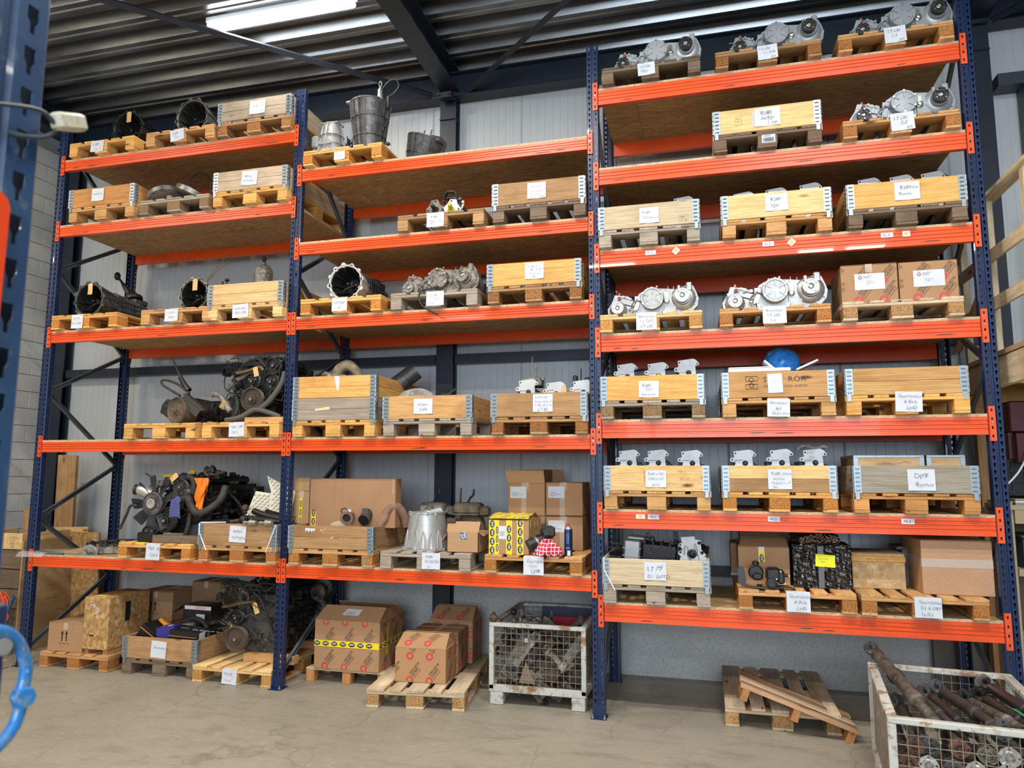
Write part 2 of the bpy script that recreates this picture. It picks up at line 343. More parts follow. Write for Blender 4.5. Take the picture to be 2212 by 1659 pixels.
for a, b, lab in [((-1.9, 1.1, 5.9), (-4.35, -1.4, 5.9), 'long dark roof brace running left from the girder foot'), ((-1.5, 1.12, 5.9), (.3, -.55, 5.9), 'dark roof brace running right from the girder foot'), ((3.2, 1.1, 5.9), (1.2, -.9, 5.9), 'dark roof brace above the right rack bay'), ((3.35, 1.1, 5.85), (5.2, -.8, 5.85), 'dark roof brace right of the racking')][:2] + [((3.42, 1.12, 5.88), (4.6, -.2, 5.88), 'dark roof brace at the right edge')]:
    MB().cyl(a, b, .034, n=4).build('roof_brace', navy, kind='structure', label=lab)
MB().box(-1.80, 1.0, 5.80, -1.64, 1.08, 5.86).cyl((-1.78, .98, 5.83), (-1.78, 1.1, 5.83), .014, n=6).cyl((-1.66, .98, 5.83), (-1.66, 1.1, 5.83), .014, n=6).build('gusset_plate', navy, kind='structure', label='bolted gusset at the head of the middle column')
# strip lamps
tube_e = emis('lamp_tube', (.88, .96, 1), 9)
for i, (lx, ly) in enumerate(LAMPS):
    t = thing('strip_lamp', 'long white strip lamp under the corrugated ceiling' + ('' if i == 0 else ', outside the picture'), 'lamp', (lx, ly, CEIL), group=None if i == 0 else 'strip lamps outside the picture')
    MB().box(-.78, -.05, -.055, .78, .05, -.001, .006).build('housing', M('lamp_body', (.7, .72, .74), .4), t)
    MB().box(-.76, -.065, -.11, .76, .065, -.056, .018).build('diffuser', tube_e, t)

# ---------------------------------------------------------------- racking
FX = [-5.6, -2.8, 0, 2.82]; D = 1.07; PH = 5.52
def post_mesh(h):
    mb = MB(); n = int(h / .05); t = .0025
    def strip(fn, hw):
        hp = [(.0072, .040), (.0072, .027), (.0034, .021), (.0034, .010), (-.0034, .010), (-.0034, .021), (-.0072, .027), (-.0072, .040)]
        op = [(hw, .05), (hw, .027), (hw, .021), (hw, 0), (-hw, 0), (-hw, .021), (-hw, .027), (-hw, .05)]
        for k in range(n):
            z = k * .05
            V = [fn(a, 0, b + z) for a, b in op] + [fn(a, 0, b + z) for a, b in hp] + [fn(a, t, b + z) for a, b in hp]
            F = [(i, (i + 1) % 8, 8 + (i + 1) % 8, 8 + i) for i in range(8)] + [(8 + i, 8 + (i + 1) % 8, 16 + (i + 1) % 8, 16 + i) for i in range(8)]
            mb.add(V, F)
    for sx in (-1, 1): strip(lambda a, d, b, sx=sx: (sx * .027 + a, d, b), .017)
    def side(sx):
        for k in range(n):
            z = k * .05; hp = [(.004, .029), (.004, .021), (-.004, .021), (-.004, .029)]; op = [(.02, .05), (.02, 0), (-.02, 0), (-.02, .05)]
            V = [(sx * .05, .026 + a, b + z) for a, b in op] + [(sx * .05, .026 + a, b + z) for a, b in hp]
            mb.add(V, [(i, (i + 1) % 4, 4 + (i + 1) % 4, 4 + i) for i in range(4)])
    for sx in (-1, 1): side(sx)
    H = n * .05
    pr = [(-.010, 0), (-.006, .006), (.006, .006), (.010, 0)]
    def sweep(pr):
        V = []; F = []
        for x, y in pr: V += [(x, y, 0), (x, y, H)]
        for i in range(len(pr) - 1): F.append((2 * i, 2 * i + 2, 2 * i + 3, 2 * i + 1))
        mb.add(V, F)
    sweep(pr)
    for sx in (-1, 1):
        sweep([(sx * .044, 0), (sx * .05, .006)]); sweep([(sx * .05, .046), (sx * .05, .056), (sx * .043, .068), (sx * .03, .07), (sx * .03, .078)])
    return mb.mesh('post', blue)
post_me = post_mesh(PH)
fp_me = MB().box(-.06, -.045, 0, .06, .085, .006).box(-.052, -.004, .006, .052, .002, .10).cyl((-.03, -.004, .05), (-.03, -.014, .05), .011, n=6).cyl((.03, -.004, .05), (.03, -.014, .05), .011, n=6).mesh('foot_plate', blue)
bolt_me = MB().cyl((0, 0, 0), (0, 0, .012), .012, n=6).cyl((0, 0, 0), (0, 0, .03), .006, n=8).mesh('anchor_bolt', bare)
FN = ['left end', 'second', 'third', 'right end']
def brace_mesh(y0, z0, y1, z1):
    mb = MB(); a = Vector((0, y0, z0)); b = Vector((0, y1, z1)); d = (b - a).normalized(); n = Vector((0, -d.z, d.y)) * .02
    for x0, x1, s0, s1 in ((-.015, -.012, -1, 1), (-.015, .014, -1, -.85), (-.015, .014, .85, 1)):
        P = []
        for p in (a, b):
            P += [p + n * s0 + Vector((x0, 0, 0)), p + n * s0 + Vector((x1, 0, 0)), p + n * s1 + Vector((x1, 0, 0)), p + n * s1 + Vector((x0, 0, 0))]
        mb.add(P, [(0, 1, 2, 3), (4, 7, 6, 5), (0, 4, 5, 1), (1, 5, 6, 2), (2, 6, 7, 3), (3, 7, 4, 0)])
    mb.cyl((-.03, y0, z0), (.03, y0, z0), .006, n=6).cyl((-.03, y1, z1), (.03, y1, z1), .006, n=6)
    return mb.mesh('brace', brace_m)
def brset(zs):
    out = []
    for i in range(len(zs) - 1): out.append(brace_mesh(.05 if i % 2 == 0 else D - .05, zs[i], D - .05 if i % 2 == 0 else .05, zs[i + 1]))
    return out
zz_a = [.15, .66, 1.36, 1.96, 2.66, 3.16, 3.93, 4.5, 5.3]
zz_b = [.15, .75, 1.38, 2.0, 2.5, 3.1, 3.75, 4.4, 5.2]
br_a = brset([.15, .74, 1.40, 1.93, 2.66, 3.17, 3.93, 4.5, 5.3]); br_b = brset([.12, .72, 1.35, 2.0, 2.1 + .45, 3.05, 3.7, 4.3, 5.2])
for i, fx in enumerate(FX):
    t = thing('upright_frame', 'blue perforated upright frame, ' + ['at the left end of the racking', 'between the left and middle bays', 'between the middle and right bays', 'at the right end of the racking'][i], 'rack upright', (fx, 0, 0))
    ps = 1.04 if i == 3 else 1.0
    put(post_me, 'post', t); q = put(post_me, 'post', t, (0, D, 0)); q.rotation_euler = (0, 0, PI)
    for yy, s in ((0, 0), (D, PI)):
        p = put(fp_me, 'foot_plate', t, (0, yy, 0), s)
        for bx in (-.045, .045): put(bolt_me, 'anchor_bolt', p, (bx, -.028, .005))
    for bmsh in (br_a if i in (0, 3) else br_b): put(bmsh, 'brace', t)
def beam_mesh(L, h, back=False):
    g = [(0, 0), (0, .22), (.006, .25), (.006, .33), (0, .36), (0, .44), (.006, .47), (.006, .55), (0, .58), (0, .66), (.006, .69), (.006, .77), (0, .8), (0, 1)]
    out = [(y, z * h) for y, z in g] + [(.045, h), (.045, 0)]
    mb = MB(); mb.prism(out, 0, L, 'yz'); return mb.mesh('beam_profile', orange)
def conn_mesh(h, side):
    mb = MB(); w = .043
    # face plate with punched slots
    n = 4; hh = h / n
    for k in range(n):
        z = -h / 2 + k * hh; c = z + hh * .5; hp = [(.006, c + .012), (.006, c - .008), (-.006, c - .008), (-.006, c + .012)]
        op = [(w / 2, z + hh), (w / 2, z), (-w / 2, z), (-w / 2, z + hh)]
        V = [(a, 0, b) for a, b in op] + [(a, 0, b) for a, b in hp] + [(a, .004, b) for a, b in hp]
        mb.add(V, [(i, (i + 1) % 4, 4 + (i + 1) % 4, 4 + i) for i in range(4)] + [(4 + i, 4 + (i + 1) % 4, 8 + (i + 1) % 4, 8 + i) for i in range(4)])
    x0, x1 = (w / 2 - .004, w / 2) if side > 0 else (-w / 2, -w / 2 + .004)
    mb.box(x0, .0, -h / 2, x1, .05, h / 2)
    return mb.mesh('connector', orange)
pin_me = MB().cyl((0, -.006, 0), (0, .004, 0), .006, n=8).mesh('lock_pin', bare)
scr_m = M('scraped_steel', (.05, .035, .025), .6)
def osb_mesh(L, seed):
    mb = MB().box(0, .0, 0, L, D + .005, .0195); me = mb.mesh('osb_sheet', osb); me.materials.append(osb_edge)
    for p in me.polygons:
        if abs(p.normal.z) < .5: p.material_index = 1
    return me
BEAM_CACHE = {}
NAMES5 = ['top', 'second', 'third', 'fourth', 'lowest']; NAMES7 = ['top', 'second', 'third', 'fourth', 'fifth', 'sixth', 'lowest']
BAYS = {'left': (0, 1, [5.036, 4.328, 3.215, 2.111, 1.001], NAMES5, .10, .21, .041), 'middle': (1, 2, [4.632, 3.92, 3.215, 2.111, 1.001], NAMES5, .10, .21, .041),
        'right': (2, 3, [5.03, 4.325, 3.618, 2.915, 2.216, 1.511, .80], NAMES7, .128, .245, .050)}
DECK = {}
for bay, (i0, i1, lv, nm, bh, ch, top) in BAYS.items():
    L = FX[i1] - FX[i0] - .10; X0 = FX[i0] + .05
    if (L, bh) not in BEAM_CACHE: BEAM_CACHE[(L, bh)] = beam_mesh(L, bh)
    if ch not in BEAM_CACHE: BEAM_CACHE[ch] = (conn_mesh(ch, 1), conn_mesh(ch, -1))
    for k, zc in enumerate(lv):
        zt = zc + top; DECK[(bay, k)] = zt + .0198
        for fb in (0, 1):
            pos = ['front', 'rear'][fb]
            t = thing('rack_beam', f'orange {pos} beam under the {nm[k]} shelf of the {bay} bay', 'rack beam', (X0, -.005 if not fb else D - .04, zt - bh))
            put(BEAM_CACHE[(L, bh)], 'beam_profile', t)
            if fb: t.rotation_euler = (0, 0, PI); t.location = (X0 + L, D + .005, zt - bh)
            cz = zc - (zt - bh)
            for s, cx in ((1, -.026), (-1, L + .026)):
                c = put(BEAM_CACHE[ch][0 if s > 0 else 1], 'connector', t, (cx, -.004, cz)); put(pin_me, 'lock_pin', c, (.0, 0, .008))
            if not fb:
                for q in range(random.choice((1, 2, 3))):
                    sx = random.choice((random.uniform(.05, .3), random.uniform(1., 1.6), L - random.uniform(.25, .5))); sw = random.uniform(.05, .14); sz = bh * random.uniform(.08, .2)
                    MB().prism([(sx, sz), (sx + sw * .3, sz + .001), (sx + sw, sz + .002), (sx + sw * 1.3, sz + .004), (sx + sw, sz + .008), (sx + sw * .4, sz + .008)], -.0012, .001).build('scrape_mark', scr_m, t)
        cut = .30
        for a, b, lab in ((0, cut, 'narrow'), (cut + .003, L, 'wide')):
            key = ('osb', round(b - a, 3))
            if key not in BEAM_CACHE: BEAM_CACHE[key] = osb_mesh(b - a, k)
            put(BEAM_CACHE[key], 'osb_shelf_board', None, (X0 + a, -.003, zt + .0001), label=f'{lab} chipboard sheet decking the {nm[k]} shelf of the {bay} bay', cat='shelf board')

# ---------------------------------------------------------------- pallets and collars
TONE = {'P': (.86, .58, .27), 'Y': (.84, .47, .15), 'G': (.42, .36, .29), 'B': (.46, .27, .13), 'D': (.22, .16, .11), 'O': (.66, .37, .155), 'R': (.62, .30, .10), 'L': (.66, .52, .36)}
TN = {'P': 'pale new', 'Y': 'golden yellow', 'G': 'weathered grey', 'B': 'brown', 'D': 'dark grimy', 'O': 'tan', 'R': 'reddish brown', 'L': 'light greyish'}
PM = {}
def pmesh(kind, w, d, h, mat):
    k = (kind, w, d, h, mat.name)
    if k not in PM: PM[k] = MB().box(0, 0, 0, w, d, h, .003).mesh(kind, mat)
    return PM[k]
XB = [(0, .1), (.3275, .145), (.7, .1)]; YB = [(0, .145), (.5275, .145), (1.055, .145)]
TB = [(0, .145), (.186, .1), (.3275, .145), (.514, .1), (.655, .145)]
def pallet(x, y, z, tone, label, rz=0., blocks='chip', group=None):
    t = thing('pallet', label, 'pallet', (x, y, z), rz, group); c = TONE[tone]
    j = lambda a=.004: random.uniform(-a, a)
    for bx, w in XB:
        put(pmesh('bottom_board', w, 1.2, .022, wood('y')), 'bottom_board', t, (bx, 0, 0), color=jit(c))
        for by, d in YB:
            put(pmesh('block', w, d, .078, chip if blocks == 'chip' else wood('x')), 'block', t, (bx + j(), by + j() * .5, .022), color=jit(tuple(v * 1.05 for v in c)))
    for by, d in YB: put(pmesh('stringer_board', .8, d, .022, wood('x')), 'stringer_board', t, (0, by, .1), color=jit(c))
    for bx, w in TB: put(pmesh('top_board', w, 1.2, .022, wood('y')), 'top_board', t, (bx, j(.003), .122), color=jit(c, .18))
    return t
hinge_me = None
def hinge_mesh():
    mb = MB()
    mb.box(.004, -.0035, 0, .052, -.0005, .195).box(.010, -.004, -.045, .036, -.001, 0)          # front leaf, tongue
    mb.box(-.0035, .004, 0, -.0005, .052, .195).box(-.004, .010, -.045, -.001, .036, 0)          # side leaf
    for k in range(6):
        z = .014 + k * .031; mb.box(.012, -.011, z, .044, -.003, z + .009, .003); mb.box(-.011, .012, z, -.003, .044, z + .009, .003); mb.cyl((.024, -.0036, z + .02), (.024, -.006, z + .02), .0035, n=6)
    for k in range(5): mb.cyl((-.001, -.001, .003 + k * .039), (-.001, -.001, .036 + k * .039), .006, n=8)
    mb.box(.019, -.008, -.042, .027, -.003, .05)
    return mb.mesh('hinge', galv)
hinge_me = hinge_mesh()
def sheet(mb, x, z, w, h, a=0., y=0., bow=.003, n=5):
    ca, sa = math.cos(a), math.sin(a)
    def fn(u, v):
        p = (u - .5) * w; q = (v - .5) * h; return (x + p * ca - q * sa, y - .0012 - bow * (2 * abs(u - .5)) ** 3 - bow * .5 * (1 - v) ** 3 * (1 + math.sin(9 * u)), z + p * sa + q * ca)
    return mb.grid(fn, n, n)
def note(parent, x, z, w, h, lines, a=0., y=0., mat=None, s=1.):
    """a sheet of paper stapled on: sheet plus handwriting; lines [(text, u, v, size)]"""
    mb = sheet(MB(), x, z, w, h, a, y, .004); p = mb.build('paper_note', mat or paper, parent)
    ca, sa = math.cos(a), math.sin(a); tm = MB()
    for tx, u, v, sz in lines:
        pl = lambda q, r: (x + (q - w / 2) * ca - (r - h / 2) * sa, y - .0075, z + (q - w / 2) * sa + (r - h / 2) * ca)
        write(tm, tx, u * w, v * h, sz * h * s, pl, hand=True)
    if tm.v: tm.build('writing', ink, p)
    return p
def collar(x, y, z, tone, label, rz=0., two=True, L=1.2, tone2=None, cat='pallet collar'):
    t = thing('pallet_collar', label, cat, (x, y, z), rz); c = TONE[tone]; c2 = TONE[tone2 or tone]; W_ = .8
    rows = [(0, .098), (.0985, .0965)] if two else [(0, .195)]
    for z0, h in rows:
        cc = jit(c2 if z0 == 0 else c, .08)
        put(pmesh('end_board', W_ - .008, .02, h, wood('x')), 'end_board', t, (.004, 0, z0), color=cc)
        put(pmesh('end_board', W_ - .008, .02, h, wood('x')), 'end_board', t, (.004, L - .02, z0), color=jit(c, .1))
        for sx in (0, W_ - .02): put(pmesh('side_board', .02, L - .008, h, wood('y')), 'side_board', t, (sx, .004, z0), color=jit(c, .1))
    for (hx, hy, hr) in ((0, 0, 0), (W_, 0, PI / 2), (W_, L, PI), (0, L, -PI / 2)): put(hinge_me, 'hinge', t, (hx, hy, 0), hr)
    return t
# ---------------------------------------------------------------- pallets on the shelves
PT = .144
BIDX = {'l': 'left', 'm': 'middle', 'r': 'right'}
def zdeck(b, k): return DECK[(BIDX[b], k)]
def shname(b, k): return f"{(NAMES7 if b == 'r' else NAMES5)[k]} shelf of the {BIDX[b]} bay"
SPOT = {1: ['on'], 2: ['left', 'right'], 3: ['left', 'centre', 'right']}
ROWS = [  # bay, level, x, tone, blocks, pallet note, collar(tone,two,what), collar note
 ('l', 0, -5.45, 'Y', 'wood', (.36, .085, .16, .12, [('LT85', .15, .55, .3), ('rex', .3, .15, .25)], -.05), None, None),
 ('l', 0, -4.50, 'O', 'wood', (.38, .085, .16, .12, [('R380', .15, .58, .26), ('D1', .35, .2, .28)], .12), None, None),
 ('l', 0, -3.66, 'B', 'chip', None, ('G', True), (.44, .11, .17, .135, [('V8', .2, .45, .4), ('35', .65, .72, .2), ('3900', .6, .48, .2), ('spruitstuk', .1, .12, .25)], .0)),
 ('l', 1, -5.39, 'O', 'wood', None, ('R', False), (.36, .12, .15, .13, [('vliegwielen', .1, .5, .2)], .0)),
 ('l', 1, -4.52, 'G', 'chip', None, None, None),
 ('l', 1, -3.67, 'Y', 'wood', None, ('L', True), (.40, .11, .17, .14, [('300 tdi', .15, .55, .22), ('turbodelen', .1, .25, .2)], -.06)),
 ('l', 2, -5.50, 'Y', 'chip', (.33, .08, .14, .14, [('LT 77', .15, .62, .22), ('D1 / DEF', .1, .3, .2)], -.0), None, None),
 ('l', 2, -4.42, 'O', 'wood', (.36, .085, .15, .12, [('LT 77', .2, .6, .24), ('100/4', .25, .25, .22)], .0), None, None),
 ('l', 2, -3.66, 'P', 'wood', (.36, .085, .17, .13, [('Lucht filter', .1, .6, .22), ('300 / 200', .15, .28, .24)], .03), ('P', True), None),
 ('l', 3, -4.53, 'Y', 'wood', None, None, None),
 ('l', 3, -3.65, 'Y', 'wood', (.37, .085, .16, .13, [('TD5', .12, .6, .24), ('15P', .6, .62, .24), ('126 k', .15, .25, .24)], .04), None, None),
 ('l', 4, -4.50, 'Y', 'chip', (.40, .08, .155, .15, [('TD5  15p', .12, .6, .26), ('126 k', .25, .22, .28)], -.03), None, None),
 ('l', 4, -3.62, 'O', 'chip', None, ('B', False), (.41, .11, .17, .145, [('ARMEN', .2, .6, .2), ('ophanging', .15, .25, .24)], -.04)),
 ('m', 0, -2.71, 'Y', 'chip', (.38, .07, .11, .08, [('1 4 6', .2, .3, .4)], .0), None, None),
 ('m', 1, -1.74, 'B', 'wood', (.36, .085, .16, .13, [('R380', .2, .62, .24), ('D2', .2, .25, .26), ('300tdi', .6, .3, .16)], .0), None, None),
 ('m', 1, -.86, 'D', 'wood', None, ('B', False), (.39, .11, .16, .14, [('Santi div', .2, .7, .18), ('Carterpan', .15, .42, .18), ('centr 200', .1, .2, .16), ('modify LP ERV', .1, .03, .16)], .0)),
 ('m', 2, -2.68, 'Y', 'chip', (.40, .085, .15, .12, [('LT77 R2', .1, .55, .26), ('2x', .4, .2, .26)], .0), None, None),
 ('m', 2, -1.79, 'G', 'wood', (.42, .085, .16, .125, [('LT 230', .12, .66, .22), ('12 4', .4, .4, .2), ('LT 3', .12, .1, .2)], -.0), None, None),
 ('m', 2, -.90, 'B', 'chip', None, ('Y', False), (.41, .12, .16, .14, [('10 Spline', .12, .72, .17), ('& LT 4P', .3, .5, .2), ('Short nose', .2, .27, .18), ('4Pin', .4, .08, .16)], .0)),
 ('m', 3, -2.71, 'Y', 'wood', None, ('G', True), None),
 ('m', 3, -1.83, 'G', 'wood', None, ('O', False), (.37, .11, .17, .13, [('24 Splin', .2, .55, .22), ('DAFS', .3, .22, .22)], .0)),
 ('m', 3, -.86, 'B', 'chip', None, ('B', False), (.44, .115, .165, .145, [('LT77 UM', .1, .75, .18), ('Long nose 21', .1, .53, .19), ('LT85 18 norm', .1, .32, .17), ('- LT 85', .1, .06, .25)], .0)),
 ('m', 4, -2.70, 'O', 'chip', None, ('B', True), None),
 ('m', 4, -1.83, 'G', 'wood', (.46, .085, .16, .13, [('R380', .2, .7, .22), ('Df 300TDI', .15, .4, .22), ('- 2x -', .2, .1, .2)], .0), None, None),
 ('m', 4, -.91, 'O', 'chip', (.41, .08, .165, .145, [('Stuurhuis', .15, .65, .26), ('micro', .25, .42, .2), ('LMR', .35, .1, .3)], .0), None, None),
 ('r', 0, .09, 'D', 'wood', (.37, .095, .14, .11, [('LT 230', .15, .6, .26), ('TDCi', .15, .25, .24)], .05), None, None),
 ('r', 0, 1.01, 'B', 'chip', (.40, .095, .15, .12, [('LT 230', .08, .68, .24), ('1.2  EVR', .25, .38, .22), ('DA', .65, .06, .2)], .05), None, None),
 ('r', 0, 1.93, 'O', 'chip', (.40, .095, .15, .13, [('LT 230', .15, .65, .24), ('1.4', .3, .34, .26), ('DA', .65, .06, .2)], .05), None, None),
 ('r', 1, .98, 'D', 'wood', None, ('P', False), (.41, .11, .19, .15, [('R380', .2, .62, .28), ('300TDi', .22, .35, .22), ('DA', .65, .08, .2)], .0)),
 ('r', 1, 1.93, 'O', 'chip', (.41, .10, .16, .14, [('LT 230', .12, .62, .24), ('D2', .4, .34, .26), ('DA', .65, .06, .2)], .05), None, None),
 ('r', 2, .05, 'G', 'wood', None, ('L', False), (.41, .10, .155, .13, [('R380', .12, .6, .24), ('TD5 Revisie', .15, .28, .2)], .0)),
 ('r', 2, 1.02, 'O', 'wood', None, ('P', False), (.41, .115, .165, .135, [('R380', .2, .58, .28), ('TD5', .2, .2, .26)], .0)),
 ('r', 2, 1.93, 'D', 'wood', None, ('Y', False), (.41, .115, .17, .14, [('R380', .2, .6, .26), ('TD5', .65, .6, .18), ('Revisie', .15, .28, .22)], .0)),
 ('r', 3, .05, 'P', 'chip', (.37, .085, .16, .14, [('Winchester', .08, .7, .2), ('1.2 TDCi', .15, .42, .22), ('LT 230', .2, .12, .24)], .0), None, None),
 ('r', 3, .98, 'O', 'chip', (.40, .085, .17, .135, [('Winchester', .1, .68, .2), ('LT 230', .18, .4, .24), ('1.4', .3, .1, .22)], .0), None, None),
 ('r', 3, 1.86, 'L', 'chip', None, None, None),
 ('r', 4, .05, 'G', 'chip', None, ('Y', False), (.38, .09, .155, .13, [('R380', .15, .65, .24), ('TD5', .35, .42, .2), ('winchester', .12, .12, .2)], -.02)),
 ('r', 4, .98, 'O', 'wood', (.40, .075, .16, .135, [('Winchester', .1, .7, .2), ('4pin', .35, .4, .2), ('short nose', .2, .12, .22)], -.03), ('O', False), None),
 ('r', 4, 1.85, 'Y', 'wood', (.41, .10, .175, .145, [('Stuurhuizen', .08, .7, .24), ('4 Bolt', .3, .42, .24), ('LHD', .4, .12, .24)], -.03), ('O', True), None),
 ('r', 5, .07, 'O', 'wood', None, ('P', False), (.40, .10, .155, .13, [('R380 m D2', .1, .72, .2), ('oldbox nr5', .1, .45, .2), ('gerev', .3, .1, .2)], .0)),
 ('r', 5, .96, 'Y', 'chip', None, ('P', True), (.41, .10, .165, .145, [('R380 Serie', .12, .72, .22), ('winches', .2, .48, .18), ('kingston c.d', .15, .27, .18), ('lim', .2, .06, .18)], .0)),
 ('r', 5, 1.87, 'R', 'wood', None, ('G', False), (.44, .10, .175, .15, [('DIFF', .22, .58, .32), ('Revisie', .25, .2, .28)], .0)),
 ('r', 6, .05, 'G', 'wood', None, ('L', False), (.40, .115, .165, .135, [('LT 77', .12, .5, .34), ('per', .65, .72, .2), ('25 / 200TDi', .12, .12, .26)], .0)),
 ('r', 6, 1.05, 'O', 'chip', (.41, .085, .16, .145, [('Stuurhuizen', .1, .68, .24), ('4 Bolt', .3, .4, .24), ('LHD', .4, .1, .24)], .0), None, None),
 ('r', 6, 1.88, 'O', 'chip', (.42, .085, .17, .14, [('Stuurhuizen', .15, .68, .24), ('D1 & DEF', .2, .4, .22), ('1x D2', .2, .1, .22)], .0), None, None),
]
per = {}
for r in ROWS: per.setdefault((r[0], r[1]), []).append(r)
PAL = {}; PALO = {}
WHAT = {('l', 0, -3.66): 'V8 note', ('l', 1, -5.39): 'flywheel note'}
for (b, k), rs in per.items():
    for i, r in enumerate(rs):
        _, _, x, tone, bl, pn, cs, cn = r
        n = len(rs); pos = {1: 'only', 2: ['left-hand', 'right-hand'][i] if n == 2 else '', 3: ['left', 'centre', 'right'][i] if n == 3 else ''}[n]
        z = zdeck(b, k); y = -.06
        p = pallet(x, y, z, tone, f'{TN[tone]} wooden pallet, {pos} on the {shname(b, k)}', rz=random.uniform(-.008, .008), blocks=bl)
        PAL[(b, k, i)] = (x, y, z + PT); PALO[(b, k, i)] = p
        if pn: note(p, pn[0], pn[1] - .01, pn[2], pn[3], pn[4], pn[5], -.002)
        if cs:
            cl = collar(x - .002, y - .004, z + PT, cs[0], f"{TN[cs[0]]} {'lower ' if (b, k, i) == ('m', 3, 0) else ''}collar on the {pos} pallet, {shname(b, k)}", two=cs[1], tone2='B' if (b, k, i) == ('r', 5, 1) else None)
            PAL[(b, k, i, 'c')] = cl
            if cn: note(cl, cn[0], cn[1] - .005, cn[2], cn[3], cn[4], cn[5], -.001)
# second collar stacked in the middle bay
x, y, z = PAL[('m', 3, 0)]
c2 = collar(x, y - .003, z + .197, 'Y', 'golden wooden collar with torn paper strip, top of two, fourth shelf of the middle bay')
MB().prism([(.40, .19), (.455, .19), (.45, .075), (.438, .06), (.425, .08)], -.0025, -.0015).build('paper_strip', paper, c2)
MB().prism([(.22, .10), (.36, .12), (.37, .095), (.30, .09), (.23, .085)], -.0025, -.0015).build('tape_remnant', M('old_tape', (.7, .62, .3), .7), PAL[('m', 3, 0, 'c')])
# lettering and marks on collars
cl = PAL[('r', 4, 1, 'c')]; mb = MB()
def pf(dy): return lambda u, v: (u, dy, v)
write(mb, 'ST', .30, .115, .058, pf(-.0006)); write(mb, 'RÖR', .475, .115, .058, pf(-.0006), width=.13); write(mb, 'DIM', .30, .075, .026, pf(-.0006)); write(mb, 'IONS AHEAD', .445, .075, .026, pf(-.0006), width=.165)
for cx, cz in ((.215, .135), (.215, .092)):
    mb.tube([(cx + .016 * math.cos(a), -.0008, cz + .016 * math.sin(a)) for a in [i * PI / 8 for i in range(17)]], .0022, 4)
for q in ([(.175, .16), (.26, .16), (.26, .125), (.175, .125)], [(.175, .10), (.26, .10), (.26, .065), (.175, .065)]):
    mb.tube([(a, -.0008, c) for a, c in q + [q[0]]], .0022, 4)
mb.build('stencil_lettering', btape, cl)
sheet(MB(), .385, .105, .105, .145, .03, -.001, .002).build('torn_label', paper, cl)
cl = PAL[('r', 5, 0, 'c')]; mb = MB(); write(mb, 'PAS', .56, .135, .034, pf(-.0006), hand=True); write(mb, 'BOX', .58, .085, .034, pf(-.0006), hand=True); write(mb, 'LHD', .61, .04, .034, pf(-.0006), hand=True)
mb.tube([(.37, -.001, .15), (.31, -.001, .15), (.31, -.001, .06)], .0015, 4).tube([(.31, -.001, .11), (.34, -.001, .11)], .0015, 4); mb.build('red_marking', M('red_marker', (.5, .06, .02), .7), cl)
mb = MB(); p_ = pf(-.0008); cl = PAL[('r', 1, 0, 'c')]
mb.tube([(.17, -.001, .06), (.17, -.001, .13), (.215, -.001, .135), (.215, -.001, .065), (.17, -.001, .06)], .0008, 4); write(mb, 'EPAL', .174, .11, .016, p_); write(mb, 'HT', .18, .085, .018, p_); mb.build('heat_stamp', ink, cl)
cl = PAL[('r', 2, 0, 'c')]; mb = MB(); write(mb, 'IPPC', .655, .05, .02, p_); write(mb, 'HT DB', .655, .028, .018, p_); mb.tube([(.645, -.001, .02), (.645, -.001, .075), (.715, -.001, .075), (.715, -.001, .02), (.645, -.001, .02)], .0008, 4).build('heat_stamp', ink, cl)
mb = sheet(MB(), .36, .10, .13, .13, 0, -.0005, .001); mb.build('tape_patch', M('dull_tape', (.45, .45, .44), .4), PAL[('r', 1, 0, 'c')])
cl = PAL[('m', 4, 0, 'c')]
MB().prism([(.16, .175), (.26, .17), (.255, .15), (.235, .155), (.225, .14), (.21, .158), (.19, .135), (.185, .16), (.165, .14)], -.002, -.001).build('paper_remnant', paper, cl)
mb = MB(); [mb.box(a, -.0012, c, a + s, -.0002, c + s) for a, c, s in [(.31, .15, .012), (.33, .14, .006), (.41, .09, .012), (.43, .1, .007), (.5, .09, .008), (.35, .16, .005), (.28, .12, .004), (.2, .06, .004)]]; mb.build('paper_scrap', paper, cl)
MB().box(.74, -.0008, .025, .752, -.0002, .09).build('green_paint_mark', M('green_paint', (.05, .25, .2), .7), PALO[('m', 4, 0)])
# barcode on the dark pallet under the pale collar
mb = sheet(MB(), 0, 0, .10, .065, 0, 0, .001); t = thing('barcode_label', 'white barcode sticker on the dark pallet under the pale collar', 'sticker', (1.39, -.063, zdeck('r', 1) + .07)); mb.build('sticker', paper, t)
mb = MB(); write(mb, 'EURO', -.03, .015, .018, pf(-.003)); x = -.04
while x < .04: w = random.choice((.001, .002, .003)); mb.box(x, -.0032, -.025, x + w, -.0028, .008); x += w + .0018
mb.build('bars', ink, t)
# white plastic straps
ws = MB()
for b_, k_, i_ in (('l', 4, 1), ('r', 6, 0)):
    x, y, z = PAL[(b_, k_, i_)]
    t = thing('plastic_strap', f'white plastic strap hanging over the collar corners, {shname(b_, k_)}', 'strap', (x, y, z))
    mb = MB(); mb.tube([(.008, -.012, .197), (.01, -.012, .11), (.09, -.010, -.045)], .006, 4)
    if b_ == 'l': mb.tube([(.01, .0, .2), (.26, .02, .205)], .005, 4).tube([(.79, -.012, .197), (.775, -.012, .15), (.70, -.01, -.045)], .006, 4)
    else: mb.tube([(.01, 0, .2), (.01, .5, .21), (.02, 1.1, .2)], .005, 4)
    mb.build('strap_band', white_strap, t)
